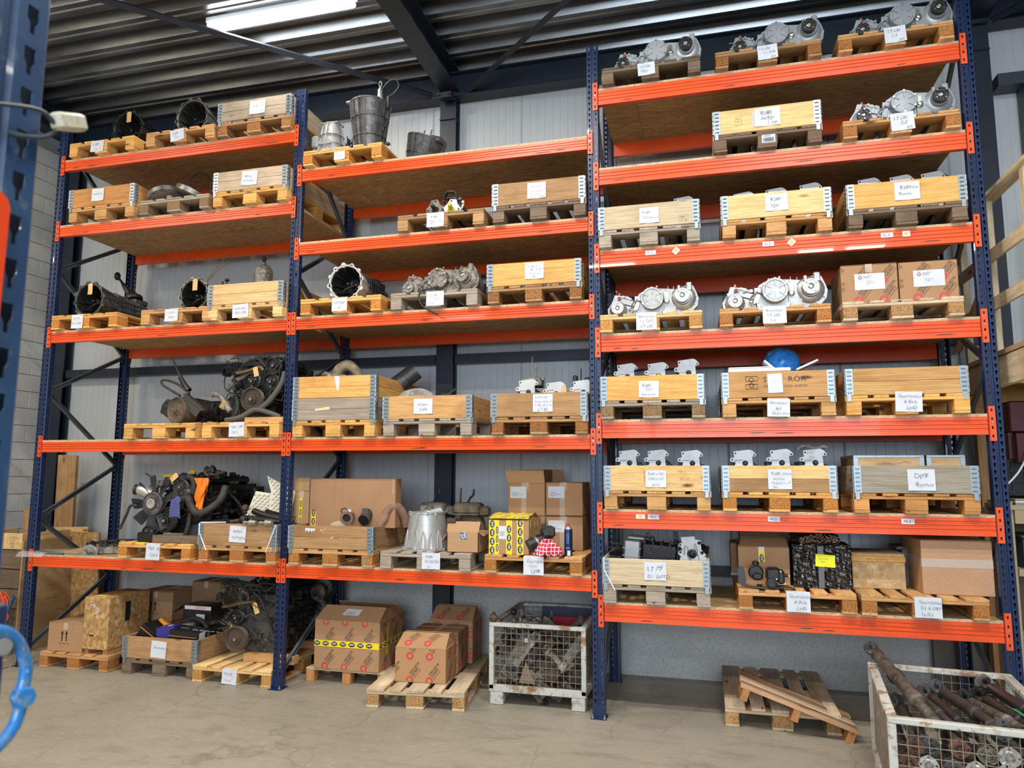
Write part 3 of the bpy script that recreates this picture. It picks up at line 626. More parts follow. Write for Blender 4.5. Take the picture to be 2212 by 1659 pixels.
# shelf code labels on the right-bay beams
def code(b_txt, x, lvl, w=.085, a=0.):
    z = [5.03, 4.325, 3.618, 2.915, 2.216, 1.511, .80][lvl] + .015
    t = thing('shelf_code', f'small white code label {b_txt} on the orange beam', 'label', (x, -.0065, z)); sheet(MB(), 0, 0, w, .038, a, 0, .0005, 2).build('label_sheet', paper, t)
    mb = MB(); write(mb, b_txt, -.028, -.011, .03, pf(-.0016)); mb.build('lettering', ink, t)
for tx, x, l in (('D-1', .46, 2), ('D-2', 1.36, 2), ('D-3', 2.20, 2), ('M-1', .44, 5), ('M-2', 1.32, 5), ('M-3', 2.22, 5)): code(tx, x, l)
cream = M('cream_sticker', (.8, .72, .5), .7)
for x, l, a, lab in ((.66, 2, .8, 'tilted cream sticker right of code D-1'), (1.53, 2, .8, 'tilted cream sticker right of code D-2'), (2.33, 2, 0, 'square cream sticker right of code D-3'), (.34, 5, 0, 'cream sticker left of code M-1')):
    t = thing('beam_sticker', lab, 'sticker', (x, -.0065, 3.633 if l == 2 else 1.526)); sheet(MB(), 0, 0, .052 if l == 2 else .07, .045 if l == 2 else .034, a, 0, .0005, 2).build('sticker_sheet', cream, t)
    mb = MB(); [mb.box(-.014, -.003, q, .014, -.0028, q + .002) for q in (-.008, 0, .008)]; mb.build('fine_print', M('faint_print', (.3, .25, .15), .7), t)

# ---------------------------------------------------------------- pallets on the floor
GP = [(-5.41, .03, 'O', 'chip', 0, 'tan wooden pallet on the floor at the left end, under cardboard and chipboard boxes'), (-4.464, .05, 'D', 'wood', .0, 'dark wooden pallet on the floor under the crate of starter motors'), (-3.66, 0, 'P', 'chip', 0., 'pale new wooden pallet on the floor under the engine, left bay'),
      (-1.835, -.24, 'L', 'chip', .125, 'light worn pallet standing askew on the floor under three printed cartons'), (.93, .075, 'L', 'chip', .0, 'worn empty pallet on the floor of the right bay under a tilted one')]
for x, y, tn, bl, rz, lab in GP:
    p = pallet(x, y, 0, tn, lab, rz, bl)
    if x == -3.66: note(p, .39, .07, .15, .13, [('TD5 V8', .1, .6, .2), ('rev ex', .2, .2, .2)], -.05, -.003)
g2 = collar(-4.466, .046, PT, 'B', 'brown wooden collar full of starter motor boxes on the floor', two=False); note(g2, .40, .095, .165, .15, [('Startmotoren', .15, .55, .2)], -.05, -.001)
t = thing('small_pallet', 'low small pallet on the floor under the big printed carton', 'pallet', (-2.69, .29, 0)); c = TONE['R']
for bx in (0, .36, .70): 
    for by in (0, .30, .60): MB().box(bx, by, 0, bx + .08, by + .08, .10, .003).build('block', wood('z'), t, jit(c))
for by in (0, .15, .30, .45, .60): MB().box(-.0, by, .101, .78, by + .1, .12, .002).build('top_board', wood('x'), t, jit(TONE['L']))
# tilted small pallet of rough slats resting on the empty one
t = thing('slatted_pallet', 'narrow rough-sawn slatted pallet leaning tilted on the empty floor pallet', 'pallet', mw=T(1.04, -.06, .322) @ rot(.0, .325, .0))
for i in range(7):
    MB().box(0, .0 + i * .062, 0, .81 + random.uniform(-.01, .01), .054 + i * .062, .02 + random.uniform(0, .008), .002).build('slat', wood('x'), t, [(.62, .38, .22), (.40, .25, .16), (.66, .52, .36), (.58, .36, .20), (.24, .17, .12), (.56, .36, .22), (.62, .34, .18)][i])
for bx in (.02, .38, .755): MB().box(bx, 0, -.085, bx + .05, .42, -.001, .003).build('runner', wood('y'), t, jit((.55, .27, .11)))
# ---------------------------------------------------------------- machine parts
def circ(cx, cz, r, n=12, a0=0): return [(cx + r * math.cos(a0 + 2 * PI * i / n), cz + r * math.sin(a0 + 2 * PI * i / n)) for i in range(n)]
def bolts(mb, cx, cz, R, y, n, r=.008, h=.008, a0=.3):
    for i in range(n):
        a = a0 + 2 * PI * i / n; x = cx + R * math.cos(a); z = cz + R * math.sin(a); mb.cyl((x, y, z), (x, y - h, z), r, n=6)
    return mb
def greeble(mb, x0, x1, y0, y1, z0, z1, n, s=.03):
    for _ in range(n):
        x = random.uniform(x0, x1); y = random.uniform(y0, y1); z = random.uniform(z0, z1); a, b, c = [random.uniform(.25, 1) * s for _ in range(3)]
        k = random.random()
        if k < .45: mb.box(x - a, y - b, z - c, x + a, y + b, z + c, .003)
        elif k < .8: mb.cyl((x, y - b, z), (x, y + b, z), a * .6, n=8)
        else: mb.cyl((x - a, y, z), (x + a, y, z + c * .5), c * .4, n=6)
    return mb
def flange(parent, x, y, z, r, mat, nm='drive_flange', depth=.05, studs=4, a0=.7, hub=None):
    """output flange facing -y"""
    mb = MB().lathe((x, y, z), (0, -1, 0), [(r * .75, 0), (r * .75, depth * .6), (r, depth * .62), (r, depth), (r * .82, depth), (r * .8, depth - .004), (r * .45, depth - .004), (r * .42, depth - .012), (r * .2, depth - .012)], 20)
    o = mb.build(nm, mat, parent)
    MB().lathe((x, y - depth + .014, z), (0, -1, 0), [(r * .34, 0), (r * .34, .012), (r * .22, .016), (r * .2, .006), (r * .1, .006)], 12).build('centre_nut', bare, o)
    s = MB(); bolts(s, x, z, r * .76, y - depth, studs, .0055, .014, a0); s.build('stud', bare, o, kind='stuff' if studs > 1 else None)
    return o
def transfer_case(x, y, z, label, case, cover, fl, rz=0., sc=1.):
    t = thing('transfer_gearbox', label, 'gearbox', mw=T(x, y, z) @ rot(0, 0, rz) @ Matrix.Scale(sc, 4))
    out = [(-.12, .01), (0, .0), (.12, .0), (.22, .0), (.31, .02), (.355, .07), (.365, .13), (.345, .19), (.325, .235), (.285, .25), (.25, .235), (.22, .21), (.12, .222), (.05, .228), (-.06, .22), (-.11, .19), (-.135, .1)]
    mb = MB().prism(out, .03, .09)
    ou2 = [(.03 + (a - .03) * .9, .1 + (b - .1) * .88) for a, b in out]; mb.prism(ou2, .0905, .30)
    mb.prism([(.10, .0), (.18, .02), (.2, .11), (.14, .2), (.09, .2)], .012, .03)
    for i in range(5): mb.box(.12 + i * .045, .1, .215 - .008 * i, .124 + i * .045, .28, .262 - .006 * i)
    bolts(mb, .02, .11, .135, .03, 11, .008, .008); bolts(mb, .26, .125, .088, .03, 8, .007, .01)
    mb.build('gear_case', case, t)
    mb = MB().lathe((0, .04, .138), (0, -1, 0), [(.092, 0), (.092, .07), (.088, .074), (.074, .074), (.07, .07), (0.001, .071)], 32)
    for i in range(6):
        a = PI / 6 + i * PI / 3; c, s = math.cos(a), math.sin(a)
        mb.add([(.035 * c - .003 * s, -.032, .138 + .035 * s + .003 * c), (.035 * c + .003 * s, -.032, .138 + .035 * s - .003 * c), (.08 * c + .003 * s, -.032, .138 + .08 * s - .003 * c), (.08 * c - .003 * s, -.032, .138 + .08 * s + .003 * c),
                (.035 * c - .003 * s, -.037, .138 + .035 * s + .003 * c), (.035 * c + .003 * s, -.037, .138 + .035 * s - .003 * c), (.08 * c + .003 * s, -.037, .138 + .08 * s - .003 * c), (.08 * c - .003 * s, -.037, .138 + .08 * s + .003 * c)], [(4, 5, 6, 7), (0, 1, 5, 4), (1, 2, 6, 5), (2, 3, 7, 6), (3, 0, 4, 7)])
    cv = mb.build('round_cover', cover, t)
    bolts(MB(), 0, .138, .083, -.034, 6, .009, .008, PI / 2).build('cover_bolt', bare, cv, kind='stuff')
    MB().lathe((.245, .05, .135), (0, -1, 0), [(.10, 0), (.10, .03), (.085, .045), (.062, .05), (.058, .075)], 24).box(.27, -.0, .19, .315, .06, .262, .006).box(.20, -.005, .195, .225, .05, .24, .004).build('output_housing', case, t)
    flange(t, .24, -.025, .14, .056, fl)
    MB().lathe((.115, .03, .115), (0, -1, 0), [(.024, 0), (.024, .03), (.016, .034), (.016, .05), (.006, .052)], 12).lathe((.09, .03, .03), (0, -1, 0), [(.018, 0), (.018, .02), (.008, .022)], 10).prism([(.10, .13), (.13, .13), (.126, .185), (.104, .185)], .0, .03).build('selector_boss', bare if case is not alu_dirty else case, t)
    # front output cluster on the left
    mb = MB().prism([(-.36, .0), (-.2, .0), (-.13, .03), (-.13, .09), (-.16, .15), (-.2, .185), (-.31, .2), (-.33, .14), (-.37, .08)], .06, .26)
    Mx = mb.M; mb.M = T(-.29, .05, .135) @ rot(0, .35, 0); mb.box(0, 0, 0, .15, .14, .055, .008).box(.03, -.01, .05, .045, .14, .07).box(.09, -.01, .05, .105, .14, .068).cyl((-.01, .03, .02), (-.01, .03, .085), .009, n=8); mb.M = Mx
    mb.lathe((-.28, .07, .07), (0, -1, 0), [(.075, 0), (.07, .03), (.045, .05)], 16); greeble(mb, -.35, -.16, .04, .08, .02, .17, 14, .018)
    mb.build('front_output_housing', case, t)
    MB().cyl((-.27, .045, .165), (-.27, .03, .165), .014, n=12).build('plug', M('red_plug', (.25, .02, .02), .5), t)
    flange(t, -.28, .03, .075, .05, fl, a0=.0)
    mb = MB().tube([(-.17, .03, .10), (-.13, .0, .13), (-.09, .02, .12)], .006, 6, 4).tube([(-.18, .02, .06), (-.15, -.01, .09), (-.12, .02, .15)], .005, 6, 4).prism([(-.15, .05), (-.12, .06), (-.10, .12), (-.11, .17), (-.14, .17), (-.145, .1)], .015, .022); greeble(mb, -.18, -.12, 0, .04, .03, .12, 5, .014)
    mb.build('linkage', bare if case is alu else case, t)
    return t
AG, GG = (alu, alu, plate_m), (alu_grey, alu_grey, black)
transfer_case(.54, .04, zdeck('r', 0) + PT, 'bright grey transfer gearbox with black flanges, left on the top shelf of the right bay', M('bright_casting', (.42, .45, .47), .4, .35), M('bright_casting', (1, 1, 1)), black)
transfer_case(1.49, .04, zdeck('r', 0) + PT, 'grey transfer gearbox with one silver flange, centre of the top shelf, right bay', alu_grey, alu_grey, black)
transfer_case(2.41, .04, zdeck('r', 0) + PT, 'dark grey transfer gearbox, right on the top shelf of the right bay', alu_grey, alu_grey, black)
transfer_case(2.38, .04, zdeck('r', 1) + PT, 'grey transfer gearbox with black flanges, second shelf of the right bay', alu_grey, alu_grey, black)
transfer_case(.46, .06, zdeck('r', 3) + PT, 'silver transfer gearbox, left on the fourth shelf of the right bay', *AG)
transfer_case(1.40, .06, zdeck('r', 3) + PT, 'larger-looking silver transfer gearbox, centre of the fourth shelf, right bay', *AG, sc=1.06)
tc = transfer_case(-1.39, .06, zdeck('m', 2) + PT, 'grimy used transfer gearbox, centre of the third shelf of the middle bay', alu_dirty, alu_dirty, alu_dirty)
MB().tube([(.02, -.04, .06), (-.06, -.08, .03), (-.12, -.13, 0), (-.11, -.16, -.09), (-.05, -.17, -.16), (.06, -.17, -.22)], .008, 8, 6).build('dangling_cable', rubber, tc)

def bell_box(x, y, z, label, ringm, casem, rz=0., lever=False, full=True, wires=False, tagtxt=None, r=.185, gl=.45):
    """gearbox lying with its bell housing mouth towards the viewer"""
    t = thing('gearbox', label, 'gearbox', (x, y, z), rz)
    zc = r + .005
    mb = MB().lathe((0, 0, zc), (0, 1, 0), [(r, 0), (r, .014), (r * .96, .02), (r * .82, .17), (r * .66, .26)], 36, False)
    mb.lathe((0, 0, zc), (0, 1, 0), [(r, 0), (r * .93, 0), (r * .9, .012)], 36, False)
    for i in range(12):
        a = 2 * PI * i / 12 + .15; c, s = math.cos(a), math.sin(a); k = random.uniform(.016, .024)
        mb.cyl((r * c, .0, zc + r * s), (r * c, .02, zc + r * s), k, n=10)
        mb.add([(r * c, .01, zc + r * s), (r * .66 * c, .26, zc + r * .66 * s), (r * .74 * c, .26, zc + r * .74 * s), (r * 1.04 * c, .01, zc + r * 1.04 * s)] + [(r * c - .005 * s, .01, zc + r * s + .005 * c), (r * .66 * c - .005 * s, .26, zc + r * .66 * s + .005 * c), (r * .74 * c - .005 * s, .26, zc + r * .74 * s + .005 * c), (r * 1.04 * c - .005 * s, .01, zc + r * 1.04 * s + .005 * c)],
               [(0, 1, 2, 3), (4, 7, 6, 5), (0, 4, 5, 1), (3, 2, 6, 7), (0, 3, 7, 4)])
    bell = mb.build('bell_housing', ringm, t)
    mb = MB().lathe((0, .012, zc), (0, 1, 0), [(r * .9, 0), (r * .76, .13), (r * .5, .20), (.05, .21), (.001, .212)], 36, False)
    for i in range(9):
        a = 2 * PI * i / 9 + .4; c, s = math.cos(a), math.sin(a); mb.tube([(r * .86 * c, .03, zc + r * .86 * s), (r * .55 * c, .17, zc + r * .55 * s), (.06 * c, .2, zc + .06 * s)], [.014, .01, .006], 6)
    mb.build('inner_casting', black, bell)
    MB().lathe((0, .22, zc), (0, -1, 0), [(.045, 0), (.04, .04), (.022, .045), (.02, .12), (.012, .125), (.012, .17)], 14).build('input_shaft', oily, bell)
    MB().tube([(.12, .15, zc + .02), (.05, .1, zc - .01), (-.05, .09, zc - .05), (-.10, .12, zc - .1)], .010, 6, 3).build('release_fork', oily, bell)
    for i in range(12):
        a = 2 * PI * i / 12 + .15; c, s = math.cos(a), math.sin(a)
        if i % 2 == 0: MB().cyl((r * c, -.001, zc + r * s), (r * c, .004, zc + r * s), .008, n=8).build('bolt_hole', hole, bell)
    if full:
        zs = zc - .01
        def ring(w, h0, h1, y): return [(-w, y, h0 + .03), (-w + .03, y, h0), (w - .03, y, h0), (w, y, h0 + .03), (w, y, h1 - .04), (w - .04, y, h1), (-w + .04, y, h1), (-w, y, h1 - .04)]
        secs = [(.12, .04, .31, .26), (.11, .05, .30, .3), (.115, .03, .29, .42), (.10, .04, .28, .26 + gl * .55), (.12, .02, .27, .26 + gl * .6), (.11, .05, .25, .26 + gl * .9), (.06, .09, .21, .26 + gl), (.05, .1, .2, .26 + gl + .1)]
        V = []; [V.extend(ring(w, a, b, yy)) for w, a, b, yy in secs]; F = [tuple(range(8)), tuple(range(len(V) - 1, len(V) - 9, -1))]
        for k in range(len(secs) - 1):
            for i in range(8): F.append((k * 8 + i, k * 8 + (i + 1) % 8, k * 8 + 8 + (i + 1) % 8, k * 8 + 8 + i))
        mb = MB().add(V, F)
        for k in range(8): yy = .29 + k * gl * .085; mb.box(-.125, yy, .05, .125, yy + .006, .275 - .004 * k)
        for k in range(4): mb.box(-.128, .28, .07 + k * .05, .128, .28 + gl * .6, .075 + k * .05)
        greeble(mb, -.12, .12, .3, .26 + gl, .04, .29, 26, .022)
        mb.build('gear_case', casem, t)
        MB().box(-.07, .26 + gl * .55, .26, .07, .26 + gl * .95, .32, .012).lathe((0, .26 + gl * .75, .31), (0, 0, 1), [(.05, 0), (.045, .03), (.025, .045)], 14).build('selector_housing', casem, t)
    if lever:
        y0 = .26 + gl * .65
        lv = MB().lathe((0, y0, .31), (-.3, 0, 1), [(.10, 0), (.10, .03), (.07, .05), (.04, .09)], 12).tube([(-.04, y0, .36), (-.10, y0, .44), (-.16, y0 - .01, .52), (-.20, y0 - .02, .57)], [.034, .028, .014, .012], 10, 4).tube([(-.08, y0 + .01, .36), (-.16, y0, .49)], .010, 6).build('gear_lever', black, t)
        MB().sph((-.215, y0 - .02, .59), .034, 12, (1, 1, 1.4)).build('lever_knob', black, t)
    if wires:
        MB().tube([(.05, .1, 2 * r - .02), (.06, .2, .45), (.10, .3, .60), (.14, .33, .66), (.15, .32, .645)], .004, 5, 5).tube([(.06, .1, 2 * r - .02), (.10, .25, .50), (.17, .35, .62), (.18, .35, .60)], .004, 5, 5).build('cable', M('olive_cable', (.12, .1, .03), .6), t)
    if tagtxt: ktag(t, 0.02, -.01, 2 * r - .005, tagtxt, .055, .115)
    return t
def ktag(parent, x, y, z, lines, w=.045, h=.085, a=0.):
    """manila luggage tag hanging from (x, y, z)"""
    tm = T(x, y, z) @ rot(0, a, 0); pts = [(-w / 2, -h), (w / 2, -h), (w / 2, -.012), (w / 2 - .01, 0), (-w / 2 + .01, 0), (-w / 2, -.012)]
    o = MB(tm).prism(pts, -.001, .0).build('luggage_tag', kraft, parent)
    mb = MB(tm)
    for i, l in enumerate(lines): write(mb, l, -w / 2 + .008 + i * .018, -h + .01, .016, lambda u, v: (u, -.002, v), hand=True, ang=PI / 2)
    if mb.v and parent.type == 'EMPTY': mb.build('writing', ink, o)
    return o
bell_box(-4.91, .12, zdeck('l', 0) + PT, 'black gearbox with luggage tag, left on the top shelf of the left bay', black, black, gl=.4, tagtxt=['LT85', 'rex'])
b = bell_box(-4.09, .08, zdeck('l', 0) + PT, 'black gearbox with scalloped bell housing rim, centre of the top shelf, left bay', alu_dark, alu_dark, gl=.35)
MB().tube([(-.2, .1, .03), (-.3, .08, .1), (-.25, .1, .2), (-.16, .1, .3)], .006, 5, 5).build('wiring_loop', rubber, b); greeble(MB(), -.28, -.18, .05, .12, .02, .1, 8, .03).build('slave_cylinder', alu_dirty, b)
bell_box(-5.18, .06, zdeck('l', 2) + PT, 'black gearbox with gear lever, left on the third shelf of the left bay', alu_dark, alu_dark, lever=True, tagtxt=['2500 tdi', 'RH4'], gl=.5, r=.175)
b = bell_box(-3.96, .10, zdeck('l', 2) + PT, 'open bell housing ring with two tall cables, centre of the third shelf, left bay', alu_dirty, earth, wires=True, tagtxt=['LT'], gl=.3, r=.162)
bell_box(-2.30, .06, zdeck('m', 2) + PT, 'gearbox with silver-rimmed black bell housing, left on the third shelf of the middle bay', plate_m, alu_dark, gl=.48, r=.165)
t = thing('gearbox_internals', 'dark geared parts lying behind the grimy transfer gearbox', 'machine part', (-1.06, .6, zdeck('m', 2) + .145)); greeble(MB().cyl((0, -.2, .1), (0, .3, .1), .06), -.1, .12, -.3, .25, .02, .18, 30, .035).build('casting', oily, t)

def ribbed_bell(t, Mx, rb, rt, h, mat, nr=14, rings=(.4, .75), nm='bell_housing'):
    mb = MB(Mx).lathe((0, 0, 0), (0, 0, 1), [(rb, 0), (rb * 1.02, .004), (rb * .97, .015)] + [(rb + (rt - rb) * k / 4, .015 + (h - .03) * k / 4) for k in range(5)] + [(rt * 1.03, h - .012), (rt * 1.03, h), (rt * .9, h), (rt * .85, h - .1)], 28, False)
    for i in range(nr):
        a = 2 * PI * i / nr; c, s = math.cos(a), math.sin(a); e = .006
        P = []
        for rr, zz in ((rb, .01), (rb + e + .004, .01), (rt + e + .004, h - .01), (rt, h - .01)): P += [(rr * c - .003 * s, rr * s + .003 * c, zz), (rr * c + .003 * s, rr * s - .003 * c, zz)]
        mb.add(P, [(0, 2, 4, 6), (1, 7, 5, 3), (2, 3, 5, 4), (0, 1, 3, 2)])
    for k in rings:
        rr = rb + (rt - rb) * k; mb.lathe((0, 0, h * k), (0, 0, 1), [(rr, 0), (rr + .011, 0), (rr + .011, .006), (rr, .006)], 28, False)
    return mb.build(nm, mat, t)
zb = zdeck('m', 0)
t = thing('extension_housing', 'light grey ribbed casting narrowing upwards, left on the top shelf of the middle bay', 'machine part', (-2.54, .16, zb + PT))
ribbed_bell(t, Matrix.Identity(4), .135, .085, .34, alu_dark if False else M('grey_casting', (.34, .36, .37), .5, .45, noise=(14, .4, .75, (.2, .21, .22))), 12, (.35, .62))
MB().prism([(-.06, .1), (.06, .1), (0, .2)], -.13, -.10).build('triangular_lug', MATS['grey_casting'], t)
MB().box(-.2, -.06, .1, -.12, .04, .24, .02).cyl((-.17, -.02, .1), (-.2, -.06, .0), .02, n=10).build('side_motor', MATS['grey_casting'], t)
MB().box(-.09, -.07, .335, .09, .06, .348, .004).build('top_flange', MATS['grey_casting'], t)
t = thing('bell_housing_casting', 'tall dark ribbed casting widening upwards, centre of the top shelf pallet, middle bay', 'machine part', (-2.15, .17, zb + PT))
ribbed_bell(t, Matrix.Identity(4), .125, .19, .50, alu_dark, 18, (.3, .66))
MB().lathe((.0, 0, .49), (0, 0, 1), [(.15, 0), (.15, .03), (.11, .035), (.1, .01)], 24).box(-.2, -.12, .49, -.02, -.05, .51, .005).box(.04, -.12, .48, .17, .02, .52, .01).build('top_rim', MATS['grey_casting'], t)
MB().lathe((.12, -.05, .515), (0, 0, 1), [(.035, 0), (.025, .03), (.022, .10), (.012, .105), (.008, .13)], 12).tube([(.12, -.05, .64), (.105, -.05, .67), (.12, -.05, .70), (.135, -.05, .67), (.12, -.05, .64)], .004, 6, 4).build('sensor_stub', MATS['grey_casting'], t)
MB().tube([(.14, -.05, .62), (.2, -.04, .69), (.27, -.04, .70), (.30, -.03, .64), (.25, -.03, .57), (.20, -.04, .54)], .007, 7, 6).box(.19, -.06, .42, .215, -.04, .54, .004).build('breather_hose', rubber, t)
greeble(MB(), .12, .18, -.08, .05, .1, .4, 12, .02).build('side_bosses', alu_dark, t)
t = thing('bell_housing_casting', 'dark ribbed casting tilted behind the pallet, top shelf of the middle bay', 'machine part', mw=T(-1.75, .42, zb + .02) @ rot(.1, .30, 0))
ribbed_bell(t, Matrix.Identity(4), .13, .185, .34, alu_dark, 14, (.5,)); MB().box(.05, -.12, .30, .19, .05, .36, .015).cyl((.0, -.1, .34), (.0, -.1, .39), .007, n=6).cyl((.07, -.1, .36), (.07, -.1, .41), .007, n=6).build('top_lug', alu_dark, t)
# silver bell housing standing on the lowest middle shelf
zs = zdeck('m', 4) + PT
t = thing('bell_housing_casting', 'bright silver conical bell housing standing on its wide end, lowest shelf of the middle bay', 'machine part', (-1.50, .17, zs))
al2 = M('sandblasted_aluminium', (.46, .46, .45), .40, .5, noise=(30, .4, .8, (.40, .40, .39)))
mb = MB().lathe((0, 0, 0), (0, 0, 1), [(.20, 0), (.20, .016), (.188, .02), (.182, .03), (.168, .20), (.152, .30), (.157, .305), (.157, .32), (.14, .32), (.13, .2)], 40, False); mb.build('cone', al2, t)
mb = MB()
for i, a in enumerate([-2.5, -2.1, -1.75, -1.38, -1.0, -.6]):
    c, s = math.cos(a), math.sin(a)
    for da in (-.11, .11):
        c2, s2 = math.cos(a + da), math.sin(a + da); mb.tube([(.19 * c2, .19 * s2, .02), (.183 * c2, .183 * s2, .09), (.172 * c, .172 * s, .17)], [.01, .008, .004], 6, 2)
mb.build('arched_rib', al2, t, kind='stuff')
mb = MB(); c, s = math.cos(-1.95), math.sin(-1.95)
mb.add([(.205 * math.cos(-2.1), .205 * math.sin(-2.1), .03), (.205 * math.cos(-1.9), .205 * math.sin(-1.9), .03), (.165 * math.cos(-1.65), .165 * math.sin(-1.65), .305), (.165 * math.cos(-1.85), .165 * math.sin(-1.85), .305), (.17 * math.cos(-2.1), .17 * math.sin(-2.1), .03), (.17 * math.cos(-1.9), .17 * math.sin(-1.9), .03), (.14 * math.cos(-1.65), .14 * math.sin(-1.65), .305), (.14 * math.cos(-1.85), .14 * math.sin(-1.85), .305)], [(0, 1, 2, 3), (0, 4, 5, 1), (1, 5, 6, 2), (2, 6, 7, 3), (3, 7, 4, 0)])
for a in (-2.7, -2.3, -1.7, -1.2, -.7): mb.cyl((.15 * math.cos(a), .15 * math.sin(a), .29), (.15 * math.cos(a), .15 * math.sin(a), .325), .012, n=10)
for a in (-2.9, -2.4, -1.3, -.9, -.4): mb.box(.195 * math.cos(a) - .02, .195 * math.sin(a) - .015, 0, .195 * math.cos(a) + .02, .195 * math.sin(a) + .015, .025, .004)
mb.build('slanted_web', al2, t)
def upright_gb(x, y, z, label, top, body, two, rz=0.):
    t = thing('gearbox', label, 'gearbox', (x, y, z), rz)
    mb = MB().box(-.10, -.06, 0, .10, .22, .18, .03).lathe((0, .06, .15), (0, 0, 1), [(.13, 0), (.12, .06), (.10, .12), (.11, .14)], 16); greeble(mb, -.13, .13, -.09, .0, .02, .28, 34, .028); mb.build('gear_case', body, t)
    MB().box(-.13, -.09, .29, .10, .12, .39, .02).box(-.135, -.095, .285, .105, .125, .30, .004).box(.08, -.03, .27, .17, .1, .36, .02).build('top_cover', top, t)
    MB().tube([(-.02, 0, .39), (.0, 0, .43), (.03, 0, .46), (.035, 0, .51)], .010, 8, 4).build('lever_stub', black, t)
    if two: MB().tube([(-.09, 0, .39), (-.085, 0, .52)], .008, 6).build('lever_stub', rusty, t)
    return t
UG = upright_gb(-1.52, .42, zs, 'grey topped gearbox with lever stub standing behind the silver bell housing', alu_dirty, oily, False)
for zz in (.12, .26):
    MB().prism([(0, zz), (.09, zz + .03), (.11, zz + .06), (.09, zz + .09), (.0, zz + .07)], -.12, -.11).build('bracket_lug', plate_m, UG)
upright_gb(-1.19, .40, zs, 'muddy brown gearbox with two lever stubs behind the open carton', earth, earth, True)

# gearboxes standing in collars with milled end plates
OUT = [(-.065, .325), (.055, .34), (.078, .33), (.104, .300), (.098, .286), (.072, .282), (.078, .2), (.088, .15), (.07, .03), (-.07, .03), (-.09, .16), (-.088, .205), (-.06, .21), (-.052, .225), (-.062, .236), (-.09, .24), (-.095, .258), (-.088, .27), (-.06, .276)]
def plate_gb(x, y, z, label, h=.33, mat=plate_m, cable=None, note_=None, group=None, scribble=False, case=None):
    t = thing('plated_gearbox', label, 'gearbox', (x, y, z), random.uniform(-.05, .05)); k = h / .34
    p = MB(Matrix.Diagonal((1, 1, k, 1))).prism(OUT, 0, .016).build('end_plate', mat, t)
    for hx, hz in ((-.078, .255), (.088, .296), (-.05, .31)): MB().cyl((hx, -.0015, hz * k), (hx, .004, hz * k), .0065, n=10).build('bolt_hole', hole, p)
    MB().lathe((.02, .0, .228 * k), (0, -1, 0), [(.022, 0), (.02, .006), (.013, .008), (.011, .035), (.006, .036)], 12).build('input_shaft', oily, p)
    mb = MB(); mb.tube([(-.06, -.001, .18), (-.055, -.001, .235), (-.03, -.001, .235), (.0, -.001, .24)], .0018, 4, 2)
    mb.build('cast_groove', hole, p)
    if scribble:
        mb = MB(); write(mb, 'DEF', -.04, .285, .03, lambda u, v: (u, -.0008, v), hand=True); write(mb, '300', -.03, .25, .03, lambda u, v: (u, -.0008, v), hand=True); mb.build('writing', ink, p)
    mb = MB().box(-.08, .017, .02, .08, .5, .22 * k, .02); 
    for i in range(6): mb.box(-.088, .06 + i * .07, .04, .088, .066 + i * .07, .24 * k)
    mb.box(-.05, .08, .2 * k, .06, .34, .27 * k, .01).cyl((.1, .05, .2 * k), (.1, .25, .2 * k), .02, n=8); greeble(mb, -.08, .09, .06, .4, .16 * k, .25 * k, 10, .022)
    mb.build('gear_case', case or oily, t)
    return t
def crate_xyz(b, k, i): return PAL[(b, k, i)]
for (b, k, i), xs, hh in [(('r', 2, 0), [.71], [.33]), (('r', 2, 1), [1.19, 1.44, 1.70], [.32, .33, .345]), (('r', 2, 2), [2.13, 2.36, 2.58], [.34, .34, .345]), (('r', 4, 0), [.22, .47, .71], [.33, .33, .35]),
                      (('r', 5, 0), [.225, .455, .72], [.325, .325, .32]), (('r', 5, 1), [1.12, 1.39, 1.63], [.32, .325, .325]), (('m', 3, 2), [-.62, -.38, -.15], [.34, .31, .32]), (('r', 1, 0), [1.20, 1.55], [.22, .23])]:
    px, py, pz = crate_xyz(b, k, i)
    for j, (xx, h) in enumerate(zip(xs, hh)):
        n = len(xs); w_ = 'single' if n == 1 else (['left', 'right'][j] if n == 2 else ['left', 'middle', 'right'][j])
        extra = ' with black writing' if (b, k, i, j) == ('r', 5, 1, 2) else ''
        z = pz + .002; scl = h
        g = plate_gb(xx, .17 + (.04 if b == 'r' and k == 2 else 0), z, f'{w_} plated gearbox{extra} in the {["left","centre","right"][i] if n != 2 else "pale"} crate, {shname(b, k)}', scl if scl > .25 else .25, mat=(M('smoked_plate', (.55, .57, .58), .5, .3, noise=(9, .4, .8, (.46, .46, .45))) if b == 'm' else plate_m), scribble=bool(extra))
        if (b, k, i, j) == ('r', 4, 0, 1): MB().cyl((.02, -.01, .225), (.03, -.06, .215), .016, .01, 8).build('yellow_cap', M('yellow_cap', (.55, .5, .02), .5), g)
        if (b, k) == ('m', 3):
            if j == 0: greeble(MB().box(-.06, .05, .28, .12, .2, .36, .01).cyl((.06, .12, .36), (.06, .12, .46), .007, n=6).cyl((.02, .15, .36), (.02, .15, .56), .004, n=6), -.05, .15, .05, .15, .2, .4, 14, .02).build('selector_head', alu_dirty, g)
            if j == 2: MB().box(-.08, .08, .28, -.04, .14, .37, .008).box(.02, .08, .28, .08, .14, .35, .008).cyl((-.01, .1, .3), (-.01, .1, .43), .006, n=6).build('selector_head', oily, g)
            if j: ktag(g, .09, -.012, .27, [], .04, .07)
